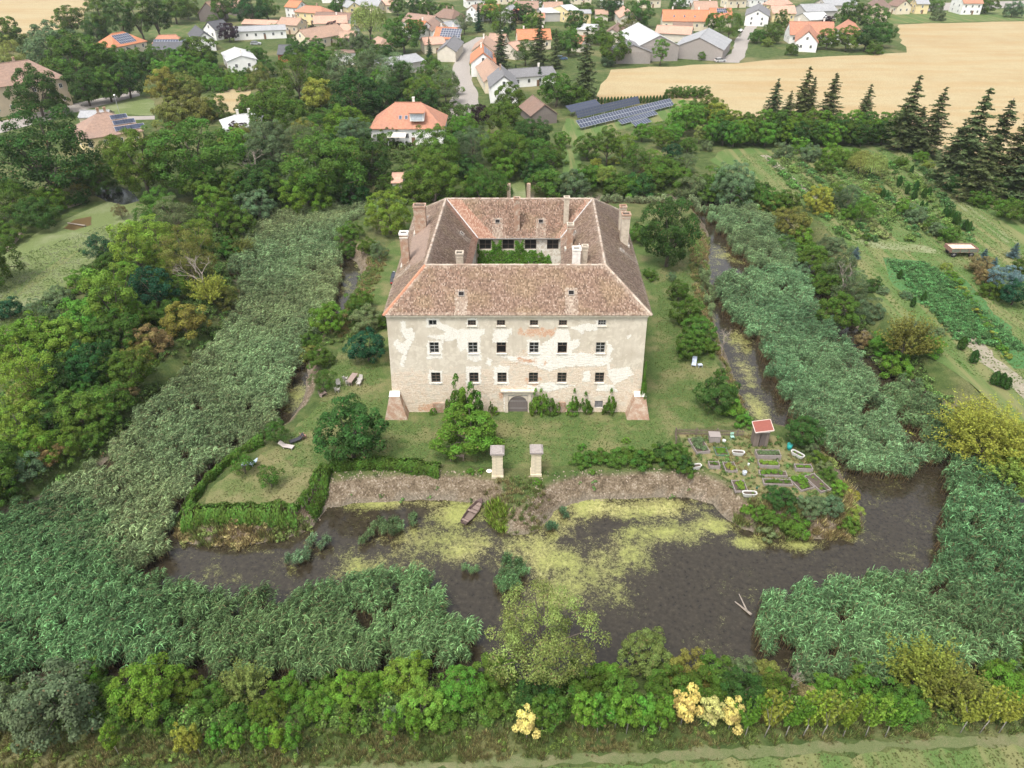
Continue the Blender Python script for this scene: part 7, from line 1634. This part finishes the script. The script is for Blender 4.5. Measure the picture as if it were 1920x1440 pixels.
# shed: old boards, red sheet roof tilted to one side
c = P(1422, 832); r = empty('garden_shed', c, -.06, 'narrow weathered board shed with a red sloping roof', 'shed'); sw, sdp = 1.65, 1.25
dk = wood('shed_boards', (0.17, 0.135, 0.11))
for i in range(11):
    x = -sw / 2 + sw * (i + .5) / 11; h = 2.35 + .35 * (x / sw + .5)
    if abs(x - .2) > .36: link('plank', MB().box((0, 0, h / 2), (sw / 11 - .015, .04, h)).mesh('plank', dk), r, (x, -sdp / 2 + rng.normal(0, .012), 0), (0, rng.normal(0, .01), 0))
    else: link('plank', MB().box((0, 0, 0), (sw / 11 - .015, .04, h - 2.0)).mesh('plank', dk), r, (x, -sdp / 2, 2.0 + (h - 2.0) / 2))
    link('plank', MB().box((0, 0, h / 2), (sw / 11 - .015, .04, h)).mesh('plank', dk), r, (x, sdp / 2, 0))
for s in (-1, 1):
    for i in range(9): h = 2.35 + (.35 if s > 0 else 0); link('plank', MB().box((0, 0, h / 2), (.04, sdp / 9 - .015, h)).mesh('plank', dk), r, (s * sw / 2, -sdp / 2 + sdp * (i + .5) / 9, 0))
link('door', MB().box((.2, -sdp / 2 + .03, 1.0), (.66, .05, 1.98)).mesh('door', wood('shed_door', (0.10, 0.08, 0.07))), r)
link('door_lintel', MB().box((.3, -sdp / 2 - .05, 2.25), (.95, .06, .09)).mesh('door_lintel', WHR), r)
rf = link('roof', MB().box((0, 0, 0), (sw + .4, sdp + .6, .06)).mesh('roof', plain('red_roofing_felt', (0.22, 0.065, 0.045), .8, .15)), r, (0, -.1, 2.72), (0.10, -.20, 0))
mb = MB(); w_, l_ = sw + .46, sdp + .66
for s in (-1, 1): mb.box((0, s * l_ / 2, 0), (w_, .06, .14)); mb.box((s * w_ / 2, 0, 0), (.06, l_ - .06, .138))
link('bargeboard', mb.mesh('bargeboard', plain('pale_boards', (.60, .50, .44), .8)), rf)
# composter, buckets, barrel, chair
c = P(1338, 826); r = empty('compost_box', c, -.05, 'grey slatted compost box against the picket fence', 'compost box')
for k in range(4):
    for s in (-1, 1):
        link('plank', MB().box((0, 0, 0), (1.25, .04, .19)).mesh('plank', GW), r, (0, s * .5, .12 + .21 * k)); link('plank', MB().box((0, 0, 0), (.04, .96, .19)).mesh('plank', GW), r, (s * .6, 0, .12 + .21 * k))
for k in range(5): link('lid_slat', MB().box((0, 0, 0), (1.36, .21, .035)).mesh('lid_slat', GW), r, (0, -.45 + .225 * k, .95))
def bucket(px, py, R, H, col, label, cat='bucket', handle=True, name='bucket'):
    r = empty(name, P(px, py), 0, label, cat); m = plain(name + '_shell', col, .5, .1)
    link('body', MB().lathe([(0, .01), (R * .8, .01), (R * .98, H * .5), (R, H), (R * .93, H), (R * .9, H * .6), (0, H * .6)], n=18).mesh('body', m, True), r)
    link('rim', MB().lathe([(R, H - .03), (R + .025, H - .02), (R + .025, H + .01), (R - .03, H + .01)], n=18).mesh('rim', m, True), r)
    if handle: link('handle', MB().tube([(math.cos(t) * R, 0, H + math.sin(t) * R * .8) for t in [PI * k / 8 for k in range(9)]], .012, 5).mesh('handle', plain('wire', (.3, .3, .3), .4)), r)
bucket(1479, 843, .30, .85, (0.02, 0.30, 0.27), 'turquoise plastic barrel beside the dark green tree', 'barrel', False, 'plastic_barrel')
bucket(1395, 891, .24, .55, (0.42, 0.45, 0.48), 'light grey metal tub standing between the beds', 'tub', True, 'metal_tub')
bucket(1357, 829, .2, .32, (0.62, 0.62, 0.60), 'pale bucket on the ground beside the compost box'); bucket(1403, 873, .1, .3, (0.7, 0.7, 0.68), 'small white pot on a stake between the middle beds', 'pot', False, 'pot')
r = empty('garden_chair', P(1372, 824), .1, 'pale green folding chair by the picket fence', 'chair'); gm = plain('mint_paint', (.30, .50, .40), .6)
link('seat', MB().box((0, 0, .45), (.42, .40, .03)).mesh('seat', gm), r); link('backrest', MB().box((0, .2, .78), (.42, .03, .3), tilt=-.12).mesh('backrest', gm), r)
for sx in (-1, 1):
    for sy in (-1, 1): link('leg', MB().box((0, 0, .22), (.03, .03, .44)).mesh('leg', gm), r, (sx * .18, sy * .17, 0))
r = empty('watering_can', P(1417, 924) + Vector((0, 0, .6)), .5, 'dark green watering can on the lower white bathtub', 'watering can'); gm = plain('dark_green_plastic', (.02, .09, .06), .5)
link('body', MB().lathe([(0, 0), (.11, 0), (.12, .2), (.09, .26), (0, .26)], n=12).mesh('body', gm, True), r); link('spout', MB().tube([(.1, 0, .05), (.3, 0, .28)], [.03, .02], 6).mesh('spout', gm), r); link('handle', MB().tube([(-.1, 0, .05), (-.2, 0, .2), (-.06, 0, .3), (.06, 0, .27)], .013, 5).mesh('handle', gm), r)
# ------------------------------------------------------------------ front gate pillars and bridge pillars
PST = plain('pillar_stone', (0.58, 0.50, 0.36), .9, .25, 2.0)
def pillar(bx, by, top_y, w, label, grp, cap=True, PST=PST):
    b = P(bx, by); W = w / FPX * (Vector((0, 0, CAMH)) - b).length; y = b.y + W / 2; H = z_for(b.x, y, top_y); r = empty('gate_pillar', (b.x, y, 0), 0, label, 'gate pillar', grp)
    n = max(4, int(H / .42))
    for k in range(n): link('stone', MB().box((0, 0, 0), (W * random.uniform(.97, 1.03), W * random.uniform(.97, 1.03), H / n - .025)).mesh('stone', PST), r, (random.uniform(-.01, .01), 0, H * (k + .5) / n), (0, 0, random.uniform(-.02, .02)))
    link('core', MB().box((0, 0, H / 2 - .05), (W * .93, W * .93, H)).mesh('core', plain('lime_mortar', (.42, .36, .27))), r); link('base', MB().box((0, 0, .12), (W * 1.15, W * 1.15, .34)).mesh('base', PST), r)
    if cap:
        link('cornice', MB().box((0, 0, H - .22), (W * 1.1, W * 1.1, .1)).mesh('cornice', PST), r)
        mb = MB(); mb.box((0, 0, H + .12), (W * 1.36, W * 1.36, .20)); mb.box((0, 0, H + .32), (W * 1.30, W * 1.30, .2), taper=.75); link('capstone', mb.mesh('capstone', plain('mossy_capstone', (.27, .235, .215), .95, .35, 5)), r)
    return r
pillar(933, 896, 846, 19, 'left front gate pillar of pale stone with a mossy square cap', 'pillars of the front gate'); pillar(1005, 893, 844, 18, 'right front gate pillar of pale stone with a mossy square cap', 'pillars of the front gate')
pillar(954, 374, 344, 6.5, 'slim brick pillar left of the rear bridge', 'pillars of the rear bridge', False, BRICK); pillar(991, 374, 344, 6.5, 'slim brick pillar right of the rear bridge', 'pillars of the rear bridge', False, BRICK)
sheet('bridge_path', [(960, 342), (985, 342), (988, 392), (956, 392)], .03, MEAD, .1, 2)
# ------------------------------------------------------------------ boat
def boat():
    a, b = P(869, 984, WZ), P(903, 940, WZ); m = (a + b) / 2; d = b - a; L = d.length * 1.0
    r = empty('punt', (m.x, m.y, WZ), math.atan2(d.y, d.x), 'weathered brown wooden punt lying among duckweed by the bank', 'boat'); w = .62
    st = [(-L / 2, .40, .10, .42), (-L * .25, .58, .0, .36), (L * .1, w, -.02, .36), (L * .33, .42, .04, .42), (L / 2, .10, .26, .52)]
    m1 = wood('boat_planks', (0.085, 0.055, 0.048)); m2 = wood('boat_floor', (0.19, 0.14, 0.115))
    for s in (-1, 1):
        mb = MB()
        for (x0, w0, b0, t0), (x1, w1, b1, t1) in zip(st, st[1:]):
            mb.add([(x0, s * w0 * .72, b0), (x1, s * w1 * .72, b1), (x1, s * w1, t1), (x0, s * w0, t0), (x0, s * (w0 * .72 - .04), b0), (x1, s * (w1 * .72 - .03), b1), (x1, s * (w1 - .05), t1), (x0, s * (w0 - .05), t0)], [(0, 1, 2, 3), (4, 7, 6, 5), (3, 2, 6, 7)])
        link('side', mb.mesh('side', m1), r)
    mb = MB()
    for (x0, w0, b0, t0), (x1, w1, b1, t1) in zip(st, st[1:]): mb.add([(x0, -w0 * .72, b0 + .05), (x1, -w1 * .72, b1 + .05), (x1, w1 * .72, b1 + .05), (x0, w0 * .72, b0 + .05)], [(0, 1, 2, 3)])
    link('floor', mb.mesh('floor', m2), r); x0, w0, b0, t0 = st[0]
    link('transom', MB().add([(x0, -w0 * .72, b0), (x0, w0 * .72, b0), (x0, w0, t0), (x0, -w0, t0), (x0 + .04, -w0 * .72, b0), (x0 + .04, w0 * .72, b0), (x0 + .04, w0, t0), (x0 + .04, -w0, t0)], [(0, 1, 2, 3), (4, 7, 6, 5), (3, 2, 6, 7)]).mesh('transom', m1), r)
    for x, ww in ((-L * .02, 1.22), (-L * .40, .9)): link('thwart', MB().box((x, 0, .32), (.26, ww * .9, .04)).mesh('thwart', m2), r)
    for x in (-L * .3, L * .12, L * .28): link('rib', MB().box((x, 0, .07), (.06, .72, .05)).mesh('rib', m1), r)
    link('foredeck', MB().add([(L * .36, -.36, .43), (L / 2, -.10, .53), (L / 2, .10, .53), (L * .36, .36, .43)], [(0, 1, 2, 3)]).mesh('foredeck', m1), r)
    r.rotation_euler[0] = .04
boat()
# ------------------------------------------------------------------ garden furniture
BW = wood('bench_boards', (0.27, 0.20, 0.17))
def bench(px, py, rz, L, label, name='bench'):
    r = empty(name, P(px, py), rz, label, 'bench')
    for k in range(3): link('seat_slat', MB().box((0, 0, 0), (L, .13, .035)).mesh('seat_slat', BW), r, (0, -.2 + .15 * k, .45))
    for k in range(3): link('back_slat', MB().box((0, 0, 0), (L, .03, .12), tilt=-.15).mesh('back_slat', BW), r, (0, .22 + .02 * k, .58 + .15 * k))
    for sx in (-1, 1):
        link('leg', MB().box((0, 0, .22), (.07, .07, .44)).mesh('leg', BW), r, (sx * (L / 2 - .1), -.2, 0)); link('leg', MB().box((0, 0, .44), (.07, .06, .88)).mesh('leg', BW), r, (sx * (L / 2 - .1), .26, 0))
    return r
bench(857, 861, PI, 1.7, 'plain wooden bench under the broad tree near the gate pillars')
c = P(661, 717); r = empty('picnic_table', c, 1.35, 'long wooden picnic table on the left lawn', 'table')
for k in range(5): link('top_board', MB().box((0, 0, 0), (2.3, .15, .04)).mesh('top_board', BW), r, (0, -.32 + .16 * k, .76))
for s in (-1, 1): link('trestle', MB().box((s * .8, 0, .37), (.08, .7, .06)).box((s * .8, -.25, .37), (.07, .07, .74)).box((s * .8, .25, .37), (.07, .07, .74)).mesh('trestle', BW), r)
def chair(px, py, rz, col, label, lean=.25, name='garden_chair', cat='chair', L=.5):
    r = empty(name, P(px, py), rz, label, cat); m = plain('chair_' + str(col), col, .7, .12)
    for k in range(3): link('seat_slat', MB().box((0, 0, 0), (.5, .15, .03)).mesh('seat_slat', m), r, (0, -.17 + .17 * k, .42))
    for k in range(3): link('back_slat', MB().box((0, 0, 0), (.5, .03, .15), tilt=-lean).mesh('back_slat', m), r, (0, .28 + .05 * k, .52 + .17 * k))
    for sx in (-1, 1):
        for sy in (-1, 1): link('leg', MB().box((0, 0, .2), (.045, .045, .4)).mesh('leg', m), r, (sx * .22, sy * .2, 0))
        link('armrest', MB().box((0, 0, .62), (.06, .5, .03)).mesh('armrest', m), r, (sx * .27, 0, 0))
for px, py, rz, lab in ((648, 714, 1.35 + PI / 2, 'grey wooden chair at the left side of the picnic table'), (676, 716, 1.35 - PI / 2, 'grey wooden chair at the right side of the picnic table'), (653, 722, 1.35 + PI / 2 + .2, 'second grey wooden chair left of the picnic table'), (673, 723, 1.35 - PI / 2, 'second grey wooden chair right of the picnic table'), (633, 735, 2.9, 'pale armchair on the lawn left of the picnic table'), (635, 724, .3, 'armchair with its back to the picnic table')): chair(px, py, rz, (.42, .39, .36), lab)
chair(570, 822, 2.2, (.40, .20, .16), 'reddish chair on the lawn near the black lounger')
def lounger(px, py, rz, col, label, L=1.9):
    r = empty('sun_lounger', P(px, py), rz, label, 'sun lounger'); m = plain('lounger_' + str(col), col, .7, .1)
    link('seat', MB().box((-.2, 0, .32), (1.25, .62, .05)).mesh('seat', m), r); o = link('backrest', MB().box((.35, 0, 0), (.72, .62, .05)).mesh('backrest', m), r, (.42, 0, .33), (0, -.65, 0))
    for sx in (-.7, .35):
        for sy in (-1, 1): link('leg', MB().box((0, 0, .15), (.05, .05, .3)).mesh('leg', m), r, (sx, sy * .26, 0))
lounger(539, 840, PI - .25, (.42, .37, .34), 'curved grey-brown lounger under the small tree on the left lawn'); lounger(556, 828, .6, (.03, .03, .035), 'black folded lounger on the left lawn'); lounger(468, 873, .2, (.45, .55, .68), 'light blue-white sheeted lounger behind the small tree')
lounger(1301, 683, 1.3, (.45, .50, .60), 'pale blue-grey lounger on the right lawn')
r = empty('side_table', P(1312, 688), .2, 'low pale blue table next to the right lawn lounger', 'table'); m = plain('pale_blue_paint', (.45, .50, .60), .6)
link('table_top', MB().box((0, 0, .4), (.6, .5, .04)).mesh('table_top', m), r)
for sx in (-1, 1):
    for sy in (-1, 1): link('leg', MB().box((sx * .25, sy * .2, .19), (.05, .05, .38)).mesh('leg', m), r)
r = empty('wooden_seat', P(606, 742), .9, 'weathered wooden seat on the lawn below the light tree', 'seat'); link('seat', MB().box((0, 0, .4), (.9, .6, .06)).mesh('seat', BW), r); link('backrest', MB().box((0, .3, .7), (.9, .05, .6), tilt=-.3).mesh('backrest', BW), r)
for sx in (-1, 1): link('leg', MB().box((sx * .38, 0, .19), (.07, .5, .38)).mesh('leg', BW), r)
o = tag(MB().lathe([(0, .02), (.28, .03), (.33, .09), (.26, .12), (0, .10)], n=18).build('stone_basin', WHR, None, P(917, 884)), 'round white shallow basin left of the gate pillar', 'basin')

# ------------------------------------------------------------------ car and trailer
def wheel(r, x, y, z, R, w, name='wheel'):
    o = link('wheel', MB().lathe([(R * .55, -w / 2), (R * .95, -w / 2), (R, -w * .3), (R, w * .3), (R * .95, w / 2), (R * .55, w / 2)], n=18).mesh('wheel', plain('tyre_rubber', (.02, .02, .02), .9), True), r, (x, y, z), (PI / 2, 0, 0))
    link('rim', MB().lathe([(0, -w * .3), (R * .55, -w * .4), (R * .58, w * .4), (0, w * .3)], n=14).mesh('rim', plain('wheel_rim', (.35, .33, .31), .4, metal=.6), True), o)
def car(px=744, py=527, rz=PI / 2 + .06, lab='black estate car parked at the left side of the castle', colr=(.012, .014, .02)):
    c = P(px, py); r = empty('parked_car', (c.x, c.y, 0), rz, lab, 'car', None if px == 744 else 'cars parked in the village')
    m, nt, b = newmat('car_paint'); b.inputs['Base Color'].default_value = (*colr, 1); b.inputs['Roughness'].default_value = .25; b.inputs['Coat Weight'].default_value = .6
    prof = [(-2.25, .45, .80), (-2.28, .75, .86), (-2.15, .95, .86), (-1.2, 1.0, .90), (.9, 1.0, .90), (1.9, .86, .84), (2.25, .66, .78), (2.25, .40, .78)]
    V = []; 
    for x, z, w in prof: V += [(x, -w, z), (x, w, z)]
    V += [(x, s * .82, .28) for x in (-2.2, 2.2) for s in (-1, 1)]
    F_ = [(2 * i, 2 * i + 1, 2 * i + 3, 2 * i + 2) for i in range(7)] + [tuple([0, 16] + [18] + [2 * i for i in range(7, 0, -1)]), tuple([1] + [2 * i + 1 for i in range(1, 8)] + [19, 17]), (0, 1, 17, 16), (14, 15, 19, 18)]
    mb = MB(); mb.add(V, F_); link('body', mb.mesh('body', m), r)
    cab = MB(); bs = [(-2.1, .95, .80), (-1.75, 1.42, .62), (.2, 1.46, .64), (1.05, 1.0, .82)]; V = []
    for x, z, w in bs: V += [(x, -w, z), (x, w, z)]
    V += [(x, s * .84, .98) for x in (-2.1, 1.05) for s in (-1, 1)]
    link('cabin_glass', MB().add(V, [(0, 1, 3, 2), (2, 3, 5, 4), (4, 5, 7, 6), (0, 2, 4, 6), (1, 7, 5, 3)]).mesh('cabin_glass', glassmat()), r)
    link('roof', MB().box((-.78, 0, 1.47), (1.95, 1.2, .05)).mesh('roof', m), r)
    for x in (-1.4, 1.4):
        for s in (-1, 1): wheel(r, x, s * .80, .33, .33, .2)
    for s in (-1, 1): link('tail_light', MB().box((-2.27, s * .66, .78), (.06, .28, .2)).mesh('tail_light', plain('red_lens', (.45, .02, .02), .3)), r); link('headlight', MB().box((2.2, s * .6, .68), (.12, .3, .14)).mesh('headlight', plain('clear_lens', (.6, .62, .65), .2)), r)
    link('number_plate', MB().box((-2.30, 0, .7), (.02, .5, .11)).mesh('number_plate', plain('plate_white', (.7, .7, .68), .5)), r)
car()
car(1350, 116, .3, 'white car at the end of the farm track by the wheat field', (.6, .6, .6)); car(1388, 60, 1.2, 'dark green car parked on the farm track', (.03, .08, .06)); car(1053, 112, .2, 'blue car under the conifers near the wheat field', (.10, .16, .26))
car(480, 84, .1, 'silver car in the yard by the white building', (.4, .41, .42)); car(857, 92, 1.4, 'dark car at the left kerb of the village street', (.03, .03, .035)); car(1600, 12, .1, 'white car at the top edge by the field road', (.6, .6, .58))
def trailer():
    a, b = P(1773, 478), P(1822, 478); m = (a + b) / 2; L = (b - a).length; r = empty('farm_trailer', m, 0.0, 'old green two-axle farm trailer with a rusty rim standing on the grass', 'trailer')
    gm = plain('faded_green_paint', (.13, .15, .11), .8, .3, 3); rm = plain('rusty_boards', (.24, .13, .10), .9, .3, 3); W = 2.4; zf = 1.05
    link('floor', MB().box((0, 0, zf), (L, W, .1)).mesh('floor', plain('grain_load', (.60, .48, .34), .9)), r); link('load', MB().box((0, 0, zf + .3), (L - .12, W - .12, .45), taper=.96).mesh('load', plain('grain_load', (.60, .48, .34), .9)), r)
    for s in (-1, 1): link('side_board', MB().box((0, s * W / 2, zf + .32), (L, .06, .6)).mesh('side_board', gm), r); link('top_rail', MB().box((0, s * W / 2, zf + .67), (L + .1, .10, .09)).mesh('top_rail', rm), r)
    for s in (-1, 1): link('end_board', MB().box((s * L / 2, 0, zf + .36), (.06, W - .06, .72)).mesh('end_board', rm), r)
    for i in range(4):
        for s in (-1, 1): link('stake', MB().box((-L / 2 + L * (i + .0) / 3, s * (W / 2 + .06), zf + .3), (.1, .07, .8)).mesh('stake', rm), r)
    link('chassis', MB().box((0, -.5, .8), (L * .95, .12, .2)).box((0, .5, .8), (L * .95, .12, .2)).box((-L * .33, 0, .6), (.12, W * .8, .12)).box((L * .33, 0, .6), (.12, W * .8, .12)).mesh('chassis', rm), r)
    for x in (-L * .33, L * .33):
        for s in (-1, 1): wheel(r, x, s * W * .42, .48, .48, .28)
    link('drawbar', MB().tube([(L / 2, -.4, .75), (L / 2 + 1.5, 0, .5)], .06, 6).tube([(L / 2, .4, .75), (L / 2 + 1.5, 0, .5)], .06, 6).mesh('drawbar', gm), r)
trailer()
# small left pond, dry pond, logs
sheet('pond', [(176, 365), (190, 352), (225, 350), (250, 362), (262, 376), (235, 384), (200, 378)], .03, None or plain('dark_pond_water', (.02, .022, .018), .12, .3, .5, bump=0), .15, 1.0)
sheet('pond', [(118, 428), (140, 412), (170, 406), (172, 422), (140, 432)], .03, plain('brown_pond_mud', (.10, .065, .02), .5), .12, 1.0)
o = tag(MB().tube([P(127, 418, .2), P(160, 423, .3)], .14, 7).build('log', DEAD), 'pale log lying across the small brown pond on the left', 'log')
for pts, lab in (([(14, 470), (24, 458), (32, 448), (40, 438)], 'winding low stone edging at the left border of the meadow'), ([(130, 388), (145, 384), (165, 376)], 'low curved stone edging beside the dark pond')):
    r = empty('stone_edging', P(*pts[0]), 0, lab, 'stones'); p0 = P(*pts[0])
    for a, b in zip(pts, pts[1:]):
        a, b = P(*a), P(*b)
        for i in range(5): p = a.lerp(b, i / 5) - p0; link('stone', MB().box((0, 0, .18), (.8, .6, .4), taper=.7).mesh('stone', STONE), r, (p.x, p.y, 0), (0, 0, random.uniform(0, 3)))
# driftwood by the right reeds, dry branches
o = tag(MB().tube([P(1378, 1128, WZ), P(1408, 1155, WZ) + Vector((0, 0, .2))], [.05, .13], 6).tube([P(1384, 1120, WZ) + Vector((0, 0, .5)), P(1400, 1148, WZ) + Vector((0, 0, .2))], [.04, .08], 6).build('driftwood', DEAD), 'pale broken branch sticking out of the water by the right reeds', 'branch')
# low wall remnants on the left bank and lamp at the village green
r = empty('street_lamp', P(224, 212), 0, 'thin street lamp on the green behind the yellow house', 'street lamp'); link('pole', MB().tube([(0, 0, 0), (0, 0, 5)], .07, 6).mesh('pole', plain('galvanised_post', (.35, .35, .35), .5)), r); link('lantern', MB().lathe([(0, 0), (.3, .05), (.25, .3), (0, .4)], (0, 0, 5), 8).mesh('lantern', FW), r)
print('objects', len(bpy.data.objects))
